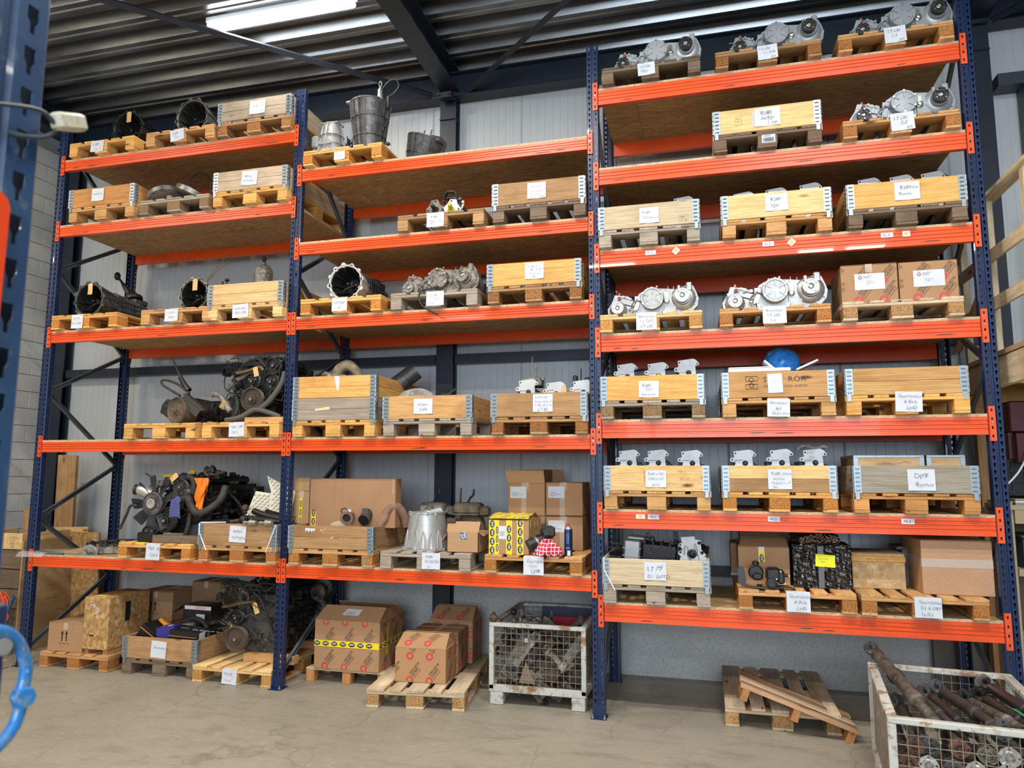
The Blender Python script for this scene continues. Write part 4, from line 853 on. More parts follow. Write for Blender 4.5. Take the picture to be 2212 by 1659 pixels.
# crumpled bag on the right-hand plate
t = thing('torn_bag', 'crumpled white torn plastic bag on the plated gearbox with writing', 'bag', (1.63, .19, crate_xyz('r', 5, 1)[2] + .325))
MB().grid(lambda u, v: ((u - .5) * .22, (v - .5) * .12, .016 + .018 * math.sin(9 * u + 4 * v) * math.cos(7 * v) - .05 * abs(u - .5) ** 2), 14, 8).build('film', M('white_film', (.6, .6, .6), .3, noise=(30, .4, .7, (.4, .4, .4))), t)

# steering boxes and clutter in the other crates
def clutter_thing(name, label, cat, x, y, z, fn, mat, rz=0.):
    t = thing(name, label, cat, (x, y, z), rz); mb = MB(); fn(mb); mb.build('casting', mat, t); return t
# R380 pair lying in the lowest right crate
px, py, pz = crate_xyz('r', 6, 0)
t = thing('gearbox', 'black ribbed gearbox with silver end lying in the lowest grey crate, right bay', 'gearbox', mw=T(px + .05, .26, pz + .185) @ rot(0, .07, 0))
mb = MB().box(.22, -.05, -.09, .50, .13, .13, .015)
for i in range(5): mb.box(.24 + i * .065, -.06, -.1, .25 + i * .065, .135, .14)
for i in range(3): mb.box(.22, -.062, -.06 + i * .07, .5, .135, -.053 + i * .07)
greeble(mb, .25, .5, -.05, .1, .08, .2, 26, .03); mb.build('gear_case', black, t)
mb = MB().box(.08, -.06, -.10, .21, .12, .14, .012).box(.10, -.04, .14, .24, .1, .17, .01)
for i in range(3): mb.box(.07, -.065, -.05 + i * .06, .215, .12, -.044 + i * .06)
mb.cyl((.12, -.062, .06), (.12, -.068, .06), .014, n=12).box(.13, -.068, -.05, .21, -.06, -.03, .004); mb.build('tail_casting', al2, t)
mb = MB(T(0, 0, 0)); [mb.box(-.08 + i * .002, -.02 + i * .03, -.06 + i * .035, .10, .0 + i * .03, -.05 + i * .035) for i in range(5)]; mb.box(-.06, -.04, -.12, .08, .14, .02, .02).build('finned_end', oily, t)
t = thing('plated_gearbox', 'white-faced gearbox end plate at the right in the lowest grey crate', 'gearbox', (px + .66, .14, pz + .01), -.05)
o2 = [(-.075, .34), (.03, .35), (.035, .325), (.075, .32), (.08, .25), (.115, .21), (.12, .15), (.1, .03), (-.08, .03), (-.085, .2), (-.10, .215), (-.09, .235), (-.066, .24), (-.07, .262), (-.095, .27), (-.09, .29), (-.065, .295)]
p = MB().prism(o2, 0, .016).build('end_plate', plate_m, t)
MB().lathe((.01, 0, .215), (0, -1, 0), [(.036, 0), (.034, .008), (.024, .01), (.022, .025), (.012, .03), (.01, .05), (.004, .052)], 18).build('input_shaft', oily, p)
for hx, hz, hr in ((.065, .30, .014), (.085, .225, .013), (-.08, .28, .008), (-.08, .225, .008), (.11, .2, .006), (-.08, .19, .006)): MB().cyl((hx, -.0015, hz), (hx, .004, hz), hr, n=12).build('bolt_hole', hole, p)
mb = MB().tube([(-.05, -.001, .2), (-.045, -.001, .27), (-.02, -.001, .25), (-.028, -.001, .2), (.0, -.001, .165)], .002, 4, 3).tube([(.06, -.001, .17), (.04, -.001, .28), (.03, -.001, .29), (.03, -.001, .26), (.05, -.001, .2)], .002, 4, 3); mb.build('cast_groove', hole, p)
greeble(MB().box(-.08, .02, .03, .1, .4, .26, .02), -.08, .12, .03, .3, .2, .3, 12, .025).build('gear_case', oily, t)
# clear plastic crate items: flywheels and ring with belt on the grey pallet
zf = zdeck('l', 1) + PT
st = M('worn_steel', (.33, .32, .30), .42, .6, noise=[(12, .4, .7, (.12, .11, .09))])
for lab, xx, yy, r_, tl, tz in (('dull steel drum leaning left on the grey pallet', -4.41, .16, .17, .50, .12), ('stained steel drum leaning right on the grey pallet', -4.09, .15, .165, -.50, .13)):
    t = thing('clutch_drum', lab, 'machine part', mw=T(xx, yy, zf + .10) @ rot(-.12, -tl * .8, 0))
    MB().lathe((0, 0, -.02), (0, 0, 1), [(r_ * .96, 0), (r_, .005), (r_, .05), (r_ * .97, .056), (r_ * .9, .056), (r_ * .88, .03), (r_ * .4, .028), (.05, .04), (.03, .01)], 36).build('drum', st, t)
t = thing('cable_loop', 'thin black hose loop standing over the steel drums', 'hose', (-4.13, .30, zf + .05))
MB().tube([(-.12, 0, .03), (-.16, .02, .2), (-.12, .03, .33), (.0, .03, .36), (.1, .03, .28), (.14, 0, .12), (.12, 0, .04)], .008, 7, 6).build('hose', rubber, t)
MB(T(-4.27, .05, zf)).box(-.02, -.02, 0, .03, .02, .07, .003).build('wood_wedge', wood('z'), None, TONE['B'], label='small brown wood wedge between the steel drums', cat='wood block')
# jug and bits in the golden crate (left bay, third shelf)
px, py, pz = crate_xyz('l', 2, 2)
t = thing('metal_bottle', 'grimy domed metal canister standing in the golden crate, left bay', 'canister', (-3.46, .5, pz + .30))
MB().lathe((0, 0, -.1), (0, 0, 1), [(.09, 0), (.092, .02), (.092, .25), (.085, .29), (.06, .325), (.025, .34), (.022, .36)], 24).build('canister_body', earth if False else alu_dirty, t)
MB().lathe((-.0, 0, .26), (0, 0, 1), [(.012, 0), (.014, .02), (.022, .03), (.024, .05), (.014, .065)], 10).build('valve', oily, t)
t = thing('brake_reservoir', 'small black pump with round knob in the golden crate, left bay', 'machine part', (-3.95, .5, pz + .20))
MB().lathe((0, 0, 0), (0, 0, 1), [(.06, 0), (.06, .13), (.045, .15), (.02, .155)], 14).cyl((.01, 0, .15), (.01, 0, .2), .008, n=8).cyl((.05, 0, .10), (.06, 0, .2), .007, n=6).sph((.062, 0, .21), .024, 10, (1, 1, .7)).build('pump_body', black, t)
# exhaust parts and housings in the stacked crate (middle, fourth shelf)
px, py, pz = crate_xyz('m', 3, 0)
t = thing('exhaust_manifold', 'beige looped casting rising from the two-high crate', 'machine part', (-2.36, .30, pz + .30))
tan_m = M('tan_casting', (.30, .235, .15), .7, noise=[(14, .4, .7, (.12, .10, .07))])
MB().tube([(-.14, 0, -.1), (-.14, 0, .10), (-.10, 0, .20), (-.02, 0, .24), (.06, 0, .20), (.12, .02, .10), (.20, .04, -.02), (.28, .06, -.12)], [.035, .05, .055, .055, .045, .035, .03, .03], 12, 5).tube([(-.02, -.06, .14), (.04, -.07, .06), (.1, -.06, -.04), (.13, -.05, -.12)], .014, 8, 4).tube([(-.02, -.06, .14), (-.08, -.07, .1), (-.06, -.06, -.02), (-.03, -.05, -.12)], .014, 8, 4).build('manifold_body', tan_m, t)
t = thing('side_casting', 'small grey bracket casting left of the beige looped casting', 'machine part', (-2.56, .22, pz + .36)); MB().tube([(-.06, 0, 0), (.0, 0, .09), (.08, 0, .04), (.14, 0, -.04)], [.02, .03, .028, .02], 8, 4).build('casting', alu_dirty, t)
t = thing('metal_tube', 'dark sheet-metal tube sloping out of the two-high crate', 'tube', mw=T(-2.0, .55, pz + .36) @ rot(0, .9, .35)); MB().lathe((0, 0, -.25), (0, 0, 1), [(.09, 0), (.085, .5), (.078, .5), (.08, .02)], 18, False).build('tube_body', alu_dark, t)
t = thing('cover_casting', 'low dusty casting lying in the two-high crate', 'machine part', (-2.15, .3, pz + .34)); greeble(MB().sph((0, 0, .02), .12, 14, (1.3, .8, .55)), -.12, .12, -.06, .06, .0, .07, 8, .03).build('casting', alu_dirty, t)
clear = M('clear_bag', (.85, .87, .88), .12, alpha=.30, noise=(20, .4, .7, (.5, .5, .5)))
def bag(t, x, y, z, w, h, mat, seed=0, nm='film', d=None):
    random.seed(seed); ph = [random.uniform(0, 6) for _ in range(6)]
    def fn(u, v):
        a = 2 * PI * u; e = v * PI * .5; k = 1 + .13 * math.sin(5 * a + ph[0] + 3 * v) + .08 * math.sin(11 * a + ph[1] + 7 * v)
        return (x + w / 2 * k * math.cos(a) * math.cos(e), y + (d or w) / 2 * k * math.sin(a) * math.cos(e), z + h * (math.sin(e) + .05 * math.sin(9 * a + ph[2])))
    return MB().grid(fn, 40, 12).build(nm, mat, t)
px, py, pz = crate_xyz('m', 3, 1)
t = thing('plastic_bag', 'crumpled clear plastic bag in the tan crate, middle bay', 'bag', (-1.60, .15, pz + .14)); bag(t, 0, 0, 0, .34, .14, clear, 3)
t = thing('hose_end', 'black hose end sticking out behind the clear bag', 'hose', (-1.45, .3, pz + .12)); MB().tube([(-.1, 0, -.03), (0, 0, .05), (.08, 0, .12), (.15, 0, .17)], .012, 8, 4).build('hose', rubber, t)
t = thing('parts_heap', 'brown rusty castings behind the clear bag in the tan crate', 'machine part', (-1.42, .5, pz + .10)); greeble(MB().box(-.1, -.1, 0, .12, .2, .1, .03), -.12, .14, -.1, .1, .03, .16, 16, .04).build('casting', rusty, t)
t = thing('brake_part', 'small black casting at the right edge of the tan crate', 'machine part', (-1.14, .6, pz + .12)); greeble(MB().tube([(-.07, 0, .04), (0, 0, .09), (.08, 0, .05)], .02, 8, 4), -.06, .06, -.03, .03, 0, .07, 8, .02).build('casting', oily, t)
# blue wrapped ball on foam (right bay, fifth shelf)
px, py, pz = crate_xyz('r', 4, 1)
t = thing('foam_sheet', 'white foam sheets sticking up from the stencilled crate', 'packing foam', (px, .1, pz + .195)); foam = M('foam', (.8, .8, .8), .6)
MB().box(.05, -.155, .001, .50, .4, .030, .006).box(.05, -.155, .031, .36, .35, .042, .005).build('flat_sheet', foam, t)
MB(T(.40, .0, .045) @ rot(0, .75, .0)).box(-.10, 0, -.01, .04, .2, .004).build('left_wing', foam, t); MB(T(.56, .0, .03) @ rot(0, -.42, .0)).box(0, 0, -.004, .17, .2, .01).build('right_wing', foam, t)
bl = M('blue_plastic_film', (.02, .26, .75), .25, noise=[(16, .4, .7, (.01, .12, .5))], bump=(14, 1., .02), coat=.5)
t = thing('wrapped_ball', 'round part wrapped in bright blue plastic film on white foam', 'wrapped part', (px + .47, .30, pz + .262))
def bfn(u, v):
    a = 2 * PI * u; b = PI * v; k = .142 * (1 + .035 * math.sin(7 * a + 4 * b) + .03 * math.sin(13 * b + 3 * a)); return (k * math.sin(b) * math.cos(a), k * math.sin(b) * math.sin(a), .03 + k * math.cos(b))
MB().grid(bfn, 36, 20).build('film', bl, t)
MB().lathe((0, 0.02, .03), (0, -.25, 1), [(.139, -.01), (.14, .0), (.133, .06), (.105, .105), (.08, .125)], 28, False).build('clear_cover', clear, t)
# differential boxes in the DIFF crate
px, py, pz = crate_xyz('r', 5, 2)
for x0, w, lab in ((.04, .47, 'plywood box with tinned edge, left in the DIFF crate'), (.53, .245, 'smaller plywood box with tinned edge, right in the DIFF crate')):
    t = thing('plywood_box', lab, 'box', (px + x0, .12, pz + .03)); MB().box(0, 0, 0, w, .55, .24, .003).build('box_body', ply, t, (1.25, 1.25, 1.25))
    MB().box(-.003, -.004, .225, w + .003, .554, .2445, .002).box(-.003, -.004, 0, .03, .01, .23, .001).box(w - .03, -.004, 0, w + .003, .01, .23, .001).build('metal_edge', galv, t)

z = zdeck('m', 1) + PT
t = thing('gearbox', 'small gearbox with two shafts, second shelf of the middle bay', 'gearbox', (-1.36, .10, z))
mb = MB().box(-.17, .02, .0, .0, .30, .15, .02).box(-.03, .03, .0, .15, .32, .15, .02); greeble(mb, -.16, .16, .0, .05, .03, .19, 24, .02); mb.build('gear_case', alu_dark, t)
for cx, pm_, zz, yl in ((-.085, alu_dirty, .0, 0), (.065, plate_m, -.01, 1)):
    p = MB(T(cx, 0, zz) @ rot(0, .1 if yl else -.05, 0)).prism([(-.06, 0), (.06, 0), (.085, .06), (.08, .1), (.045, .135), (.03, .18), (-.03, .18), (-.05, .14), (-.085, .10), (-.09, .07)], 0, .02).build('face_plate', pm_, t)
    for a, b in ((-.075, .085), (.07, .085), (0, .165), (-.05, .02), (.05, .02)): MB(T(cx, 0, zz)).cyl((a, -.002, b), (a, .004, b), .008, n=8).build('bolt_hole', hole, p)
    MB().lathe((cx, 0, .085 + zz), (-.2 if not yl else .1, -1, .35), [(.034, 0), (.03, .01), (.02, .012), (.018, .07), (.012, .075)], 14).build('output_shaft', M('yellow_sleeve', (.45, .40, .02), .5) if yl else oily, t)
MB().tube([(-.02, .05, .17), (.0, .02, .24), (.08, .03, .25), (.10, .05, .18)], .012, 8, 5).tube([(-.04, .08, .15), (.02, .05, .26), (.12, .1, .22)], .008, 6, 5).box(-.0, .02, .18, .10, .12, .21, .01).build('wire_harness', oily, t)
MB().tube([(.13, .02, .06), (.17, .0, .09), (.18, .0, .13)], .009, 8, 3).lathe((.18, -.01, .13), (0, -1, 0), [(.012, 0), (.012, .01), (.005, .01)], 10).build('side_lug', plate_m, t)
# ---------------------------------------------------------------- engines
def pulley(t, x, y, z, r, mat=black, face=None, holes=0, w=.03):
    g = w / 5
    prof = [(r * .96, 0)] + [(rr, h) for k in range(4) for rr, h in ((r, g * k + g * .5), (r * .955, g * k + g))] + [(r, w), (r * .93, w + .002), (r * .86, w - .006), (r * .84, w - .016), (r * .42, w - .016), (r * .38, w - .002), (r * .24, w), (r * .2, w + .012), (r * .1, w + .012)]
    o = MB().lathe((x, y, z), (0, -1, 0), prof, 30).build('pulley', mat, t)
    if holes:
        for i in range(holes): a = i * 2 * PI / holes + .5; MB().cyl((x + r * .5 * math.cos(a), y - w + .01, z + r * .5 * math.sin(a)), (x + r * .5 * math.cos(a), y - w + .0, z + r * .5 * math.sin(a)), r * .09, n=8).build('pulley_bolt', bare, o)
    MB().cyl((x, y - w - .008, z), (x, y - w - .018, z), r * .13, n=8).build('centre_bolt', bare if face is None else face, o)
    return o
def belt(t, pts, y, w=.018):
    """flat belt through (x, z) points"""
    mb = MB(); n = len(pts); V = []
    for x, z in pts: V += [(x, y, z), (x, y - w, z)]
    c = (sum(p[0] for p in pts) / n, sum(p[1] for p in pts) / n)
    for x, z in pts:
        d = Vector((c[0] - x, c[1] - z)).normalized() * .006; V += [(x + d.x, y, z + d.y), (x + d.x, y - w, z + d.y)]
    F = []
    for i in range(n):
        j = (i + 1) % n; F += [(2 * i, 2 * j, 2 * j + 1, 2 * i + 1), (2 * n + 2 * i, 2 * n + 2 * i + 1, 2 * n + 2 * j + 1, 2 * n + 2 * j), (2 * i, 2 * n + 2 * i, 2 * n + 2 * j, 2 * j), (2 * i + 1, 2 * j + 1, 2 * n + 2 * j + 1, 2 * n + 2 * i + 1)]
    mb.add(V, F).build('drive_belt', rubber, t)
def engine_core(t, x0, x1, y0, y1, z0, z1, mat, sump=None, n=90):
    w = x1 - x0; h = z1 - z0
    MB().prism([(x0 + w * .22, z0 + h * .18), (x1 - w * .22, z0 + h * .18), (x1 - w * .15, z0 + h * .35), (x1 - w * .2, z0 + h * .72), (x0 + w * .2, z0 + h * .72), (x0 + w * .15, z0 + h * .35)], y0 + .05, y1).build('engine_block', mat, t)
    mb = MB().prism([(x0 + w * .25, z0), (x1 - w * .25, z0), (x1 - w * .2, z0 + h * .2), (x0 + w * .2, z0 + h * .2)], y0 + .06, y1 - .02)
    for k in range(5): mb.box(x0 + w * .19, y0 + .07 + k * (y1 - y0) * .18, z0 + .01, x1 - w * .19, y0 + .08 + k * (y1 - y0) * .18, z0 + h * .21)
    mb.build('oil_pan', sump or mat, t)
    MB().box(x0 + w * .2, y0 + .05, z0 + h * .721, x1 - w * .22, y1, z0 + h * .86, .01).build('cylinder_head', mat, t)
    mb = MB().box(x0 + w * .22, y0 + .06, z0 + h * .861, x1 - w * .26, y1 - .02, z1, .02)
    for k in range(6): mb.cyl((x0 + w * .3, y0 + .1 + k * .09, z1 - .005), (x0 + w * .3, y0 + .1 + k * .09, z1 + .02), .014, n=8)
    mb.build('rocker_cover', black, t)
    mb = MB().prism([(x0 + w * .2, z0 + h * .2), (x1 - w * .2, z0 + h * .2), (x1 - w * .12, z0 + h * .5), (x1 - w * .2, z0 + h * .74), (x0 + w * .22, z0 + h * .74), (x0 + w * .14, z0 + h * .45)], y0 + .02, y0 + .049); greeble(mb, x0 + w * .18, x1 - w * .18, y0 - .01, y0 + .03, z0 + h * .2, z0 + h * .75, n // 3, .022); mb.build('timing_cover', mat, t)
    greeble(MB().tube([(x0 + w * .12, y0 + .2, z0 + h * .6), (x0 + w * .1, y0 + .4, z0 + h * .65), (x0 + w * .12, y1 - .05, z0 + h * .6)], .04, 10, 3), x0 + w * .04, x0 + w * .2, y0 + .05, y1 - .1, z0 + h * .3, z0 + h * .85, n // 2, .035).build('intake_side', mat, t)
    greeble(MB().tube([(x1 - w * .14, y0 + .15, z0 + h * .62), (x1 - w * .1, y0 + .4, z0 + h * .66), (x1 - w * .14, y1 - .05, z0 + h * .6)], .04, 10, 3), x1 - w * .2, x1 - w * .02, y0 + .05, y1 - .1, z0 + h * .28, z0 + h * .85, n // 2, .035).build('exhaust_side', oily, t)
    greeble(MB(), x0 + w * .18, x1 - w * .2, y0 + .05, y1 - .1, z0 + h * .95, z1 + .03, n // 3, .03).build('top_fittings', oily, t, kind='stuff')
def wires(t, n, x0, x1, y, z0, z1, seed, nm='wiring'):
    rg = random.Random(seed); mb = MB()
    for _ in range(n):
        p = [(rg.uniform(x0, x1), y + rg.uniform(-.05, .05), rg.uniform(z0, z1))]
        for _k in range(4): q = p[-1]; p.append((min(x1, max(x0, q[0] + rg.uniform(-.14, .14))), y + rg.uniform(-.06, .04), min(z1, max(z0, q[2] + rg.uniform(-.12, .12)))))
        mb.tube(p, rg.choice((.004, .006, .009)), 6, 5)
    mb.build(nm, rubber, t, kind='stuff')
# engine 1: belt side to the viewer, left bay fourth shelf
Z1 = zdeck('l', 3) + PT
MB(T(-3.25, .0, Z1)).box(0, 0, 0, .40, .12, .045, .004).build('timber_block', wood('x'), None, TONE['O'], label='short tan timber under the engine, fourth shelf of the left bay', cat='timber')
MB(T(-3.40, .62, Z1)).box(0, 0, 0, .5, .12, .045, .004).build('timber_block', wood('x'), None, TONE['O'], label='rear timber hidden under the engine, fourth shelf of the left bay', cat='timber')
t = thing('engine', 'dark oily engine with five belt pulleys and tag, fourth shelf of the left bay', 'engine', (-3.22, .10, Z1 + .047)); z_ = -.047
engine_core(t, -.32, .30, .0, .72, .0, .56, oily, oily)
pulley(t, .01, -.02, .215 + z_ + .0, .113, M('brown_pulley', (.07, .052, .038), .5, .4), holes=0, w=.045); pulley(t, -.01, -.01, .385 + z_, .082, black, holes=3); pulley(t, .19, -.01, .375 + z_, .082, black, holes=3); pulley(t, .21, -.01, .525 + z_, .082, black); pulley(t, -.17, -.01, .365 + z_, .034, oily); pulley(t, -.145, -.01, .285 + z_, .042, oily)
belt(t, [(-.1, .17), (-.17, .25), (-.21, .33), (-.12, .36), (.1, .3), (.16, .58), (.29, .5), (.27, .3), (.12, .16)], -.025)
for pts, r, mt_ in (([(-.27, .05, .43), (-.22, .1, .46), (-.1, .12, .49), (.0, .12, .5)], .042, black), ([(-.26, -.05, -.02), (-.1, -.07, .0), (.05, -.06, .07), (.2, -.05, .04), (.3, -.03, .0)], .024, M('grey_hose', (.09, .085, .075), .6)),
                    ([(.10, -.05, .08), (.2, -.05, .16), (.3, -.04, .3), (.33, -.03, .42)], .026, MATS['grey_hose']), ([(-.28, -.02, .27), (-.2, -.02, .33), (-.06, .0, .43)], .018, MATS['grey_hose']), ([(-.24, .0, .42), (-.33, .0, .4), (-.32, .0, .28), (-.2, .0, .22)], .006, rubber),
                    ([(-.18, -.03, .42), (-.05, -.04, .44), (.06, -.04, .47), (.1, -.03, .44)], .016, M('brass_pipe', (.16, .11, .05), .5, .4)), ([(-.22, -.02, .3), (-.16, -.02, .12), (-.2, -.02, .0)], .018, rubber)):
    MB().tube(pts, r, 10, 6).build('hose', mt_, t)
MB().lathe((-.28, .0, .435), (-.4, -1, 0), [(.034, 0), (.042, 0), (.042, .06), (.036, .06), (.034, .01)], 18, False).build('intake_mouth', black, t)
MB().lathe((-.25, .05, .53), (0, 0, 1), [(.02, 0), (.05, .01), (.045, .02), (.012, .03), (.01, .045)], 14).build('pressure_valve', alu_dirty, t)
MB().tube([(-.40, -.05, .23), (-.33, -.05, .2), (-.28, -.05, .14), (-.22, -.05, .06)], [.028, .02, .03, .026], 12, 4).lathe((-.395, -.05, .23), (-1, -.3, 0), [(.03, 0), (.034, .02), (.022, .02)], 14, False).build('thermostat_pipe', alu_dirty, t)
MB(T(-.285, -.05, .125) @ rot(0, .6, 0)).lathe((0, 0, -.04), (0, 0, 1), [(.033, 0), (.036, .01), (.036, .03), (.033, .04), (.036, .05), (.03, .08)], 14).build('brass_union', M('brass_union', (.42, .30, .16), .5, .3), t)
wires(t, 14, -.32, .3, .0, .05, .56, 5); ktag(t, .03, -.06, .47, ['', '51'], .05, .09, -.25)
# engine 2: fan side to the viewer, left bay lowest shelf
Z2 = zdeck('l', 4) + PT
MB(T(-4.16, -.02, Z2)).box(0, 0, 0, .62, .10, .07, .004).build('timber_block', wood('x'), None, TONE['D'], label='dark timber under the fan engine, lowest shelf of the left bay', cat='timber')
MB(T(-4.20, .6, Z2)).box(0, 0, 0, .66, .10, .07, .004).build('timber_block', wood('x'), None, TONE['D'], label='rear dark timber under the fan engine, lowest shelf of the left bay', cat='timber')
t = thing('engine', 'black engine with cooling fan, orange glove and blue rag, lowest shelf of the left bay', 'engine', (-3.95, .10, Z2 + .073))
engine_core(t, -.42, .42, .05, .78, .0, .54, black, black, 120)
pulley(t, -.15, .0, .125, .112, oily, w=.045); pulley(t, -.01, .0, .44, .08, M('ribbed_grey', (.05, .045, .042), .5)); pulley(t, -.04, .0, .29, .07, oily)
hub = MB().lathe((-.27, -.05, .285), (0, -1, 0), [(.05, -.04), (.108, 0), (.11, .03), (.10, .034), (.098, .028), (.055, .03), (.05, .045), (.03, .05), (.028, .04), (.012, .04)], 36).build('viscous_hub', alu_dark, t)
mb = MB()
for i in range(30): a = 2 * PI * i / 30; c, s = math.cos(a), math.sin(a); mb.tube([(-.27 + .058 * c, -.082, .285 + .058 * s), (-.27 + .094 * c, -.082, .285 + .094 * s)], .0025, 4)
mb.build('cooling_fin', alu_dirty, hub, kind='stuff')
MB().lathe((-.27, -.09, .285), (0, -1, 0), [(.045, 0), (.047, .012), (.03, .014), (.022, .006), (.01, .006)], 18).build('hub_centre', M('corroded_alu', (.30, .26, .22), .7, noise=(40, .4, .7, (.4, .38, .35))), hub)
for i in range(9):
    a = PI / 2 + .2 + i * 2 * PI / 9; c, s = math.cos(a), math.sin(a)
    if i in (6,): continue
    P = []
    for rr, hw in ((.10, .03), (.16, .042), (.225, .05), (.262, .048)):
        for k, dy in ((-1, -.012), (1, .03)): P += [(-.27 + rr * c - k * hw * s, -.045 + dy, .285 + rr * s + k * hw * c), (-.27 + rr * c - k * hw * s, -.039 + dy, .285 + rr * s + k * hw * c)]
    F = []
    for q in range(3):
        o = q * 4; F += [(o, o + 2, o + 6, o + 4), (o + 1, o + 5, o + 7, o + 3), (o, o + 4, o + 5, o + 1), (o + 2, o + 3, o + 7, o + 6)]
    F += [(0, 1, 3, 2), (12, 14, 15, 13)]
    MB().add(P, F).build('fan_blade', M('fan_plastic', (.022, .024, .028), .5), t)
MB().tube([(-.49, -.02, .41), (-.43, -.02, .40), (-.36, 0, .36), (-.34, .05, .28)], [.045, .052, .058, .04], 16, 5).build('silver_elbow', M('elbow_alu', (.58, .56, .54), .35, .7), t)
MB().lathe((-.485, -.025, .41), (-1, -.25, .1), [(.047, 0), (.05, .03), (.036, .03), (.034, 0)], 18, False).build('elbow_mouth', black, t)
for pts, r in (([(.06, -.06, .33), (.12, -.07, .34), (.16, -.07, .26), (.24, -.07, .2), (.34, -.05, .24), (.42, .0, .33), (.43, .05, .45)], .036), ([(.13, -.04, .2), (.12, -.05, .08), (.08, -.05, -.04), (.05, -.05, -.07)], .022), ([(-.46, -.05, .26), (-.53, -.06, .26), (-.56, -.07, .18), (-.62, -.08, .04)], .013), ([(.16, -.0, .5), (.12, -.02, .42), (.1, -.02, .36)], .03), ([(-.1, -.0, .50), (.02, 0, .53), (.1, 0, .52), (.14, -.02, .44), (.13, -.02, .38)], .03), ([(.42, .1, .4), (.5, .2, .25), (.52, .3, .02)], .012)):
    MB().tube(pts, r, 10, 6).build('hose', rubber, t)
MB().lathe((.1, -.03, .40), (-.6, -1, -.4), [(.028, 0), (.032, .04), (.024, .04), (.022, 0)], 14, False).build('hose_collar', alu_dirty, t)
MB().lathe((.29, .02, .59), (0, -1, 0), [(.055, 0), (.055, .05), (.045, .055), (.03, .045), (.015, .05)], 18).box(.24, .02, .5, .36, .12, .6, .02).build('filler_neck', black, t)
MB().box(.42, .1, .47, .52, .13, .5, .005).box(.42, .1, .38, .5, .13, .41, .005).build('side_bracket', black, t)
MB().box(-.3, .08, .50, .1, .3, .53, .01).box(-.36, .06, .44, -.3, .2, .5, .01).build('silver_rail', alu_dirty, t); MB().box(-.3, .07, .53, -.18, .1, .56, .004).box(.0, .07, .56, .06, .09, .6, .004).build('yellow_clip', M('clip_yellow', (.6, .42, .02), .5), t)
MB().box(.1, -.03, -.06, .28, .05, .1, .01).box(.28, .0, .04, .44, .2, .14, .02).build('ribbed_sump_end', M('shiny_black', (.03, .035, .045), .25), t)
wires(t, 18, -.4, .42, .0, .08, .58, 8); ktag(t, -.03, -.05, .56, ['TD5', '15P'], .05, .09, .9)
og = M('orange_glove', (.95, .22, .01), .45, bump=(16, .8, .01)); 
t = thing('rubber_glove', 'bright orange rubber glove pulled over a pipe of the fan engine', 'glove', (-3.72, .06, Z2 + .36))
def gfn(u, v):
    a = 2 * PI * u; w = .075 * (1 - .25 * v) if v < .55 else .062 * (1.55 - v); k = 1 + .16 * math.sin(4 * a + 8 * v) + .08 * math.sin(9 * a)
    return (w * .78 * k * math.cos(a) + .012 * math.sin(6 * v), w * .6 * k * math.sin(a), .24 - .25 * v)
MB().grid(gfn, 24, 16).build('glove_body', og, t)
for i, (dx, l) in enumerate(((-.024, .05), (0, .075), (.02, .06))): MB().tube([(dx * .8, 0, .02), (dx, -.01, -.02), (dx * 1.1, -.005, -.02 - l)], [.018, .014, .007], 8, 3).build('finger', og, t)
t = thing('cleaning_rag', 'blue cloth rag hanging over a hose of the fan engine', 'rag', (-3.94, .0, Z2 + .25))
MB().grid(lambda u, v: (-.035 + (u * .10) * (.75 + .45 * v) + .01 - .03 * v, -.012 * math.sin(5 * u + 2 * v) - .03 * (1 - v) + .05 * (v < .1), .17 - .19 * v + .012 * math.sin(4 * u)), 10, 12).build('cloth', M('blue_cloth', (.10, .12, .30), .9, noise=(40, .4, .7, (.07, .085, .22))), t)
# battery-like black filter box and cylinder head rail on the same shelf
t = thing('filter_housing', 'small black open housing in front of the fan engine', 'machine part', (-4.34, -.02, Z2)); MB().box(0, 0, 0, .19, .14, .095, .012).tube([(.01, .07, .10), (.05, .07, .14), (.13, .07, .13), (.18, .07, .09)], .012, 8, 4).lathe((.13, .05, .09), (0, 0, 1), [(.04, 0), (.035, .03), (.02, .03)], 12).build('housing_body', black, t)
MB(T(-4.32, -.045, Z2 + .0008)).box(0, 0, 0, .12, .07, .001).build('yellow_paper', M('yellow_paper', (.85, .80, .06), .7), None, label='yellow paper slip under the black housing', cat='paper')
zd = zdeck('l', 4)
t = thing('cylinder_head_assembly', 'silver and black cylinder head lying left of the pallet, lowest shelf of the left bay', 'machine part', mw=T(-4.98, .03, zd + .002) @ rot(0, 0, .62))
MB().box(0, 0, 0, .68, .10, .07, .008).build('head_casting', alu_dirty, t)
mb = MB()
for k in range(6): mb.box(.03 + k * .11, .01, .07, .09 + k * .11, .09, .10, .006).cyl((.06 + k * .11, .05, .1), (.06 + k * .11, .05, .13), .016, n=8)
mb.tube([(0, .09, .1), (.3, .1, .12), (.66, .09, .1)], .014, 8, 4); greeble(mb, .02, .66, .0, .1, .07, .13, 30, .018); mb.build('camshaft_carrier', black, t)
MB().prism([(.0, 0), (.12, .0), (.13, .06), (.06, .1), (.0, .09)], -.03, -.002).cyl((.06, -.03, .045), (.06, -.045, .045), .022, n=14).build('end_flange', alu_dirty, t)
MB(T(-.12, 0, 0)).box(.38, .08, .105, .46, .1, .12).build('yellow_clip', MATS['clip_yellow'], t)
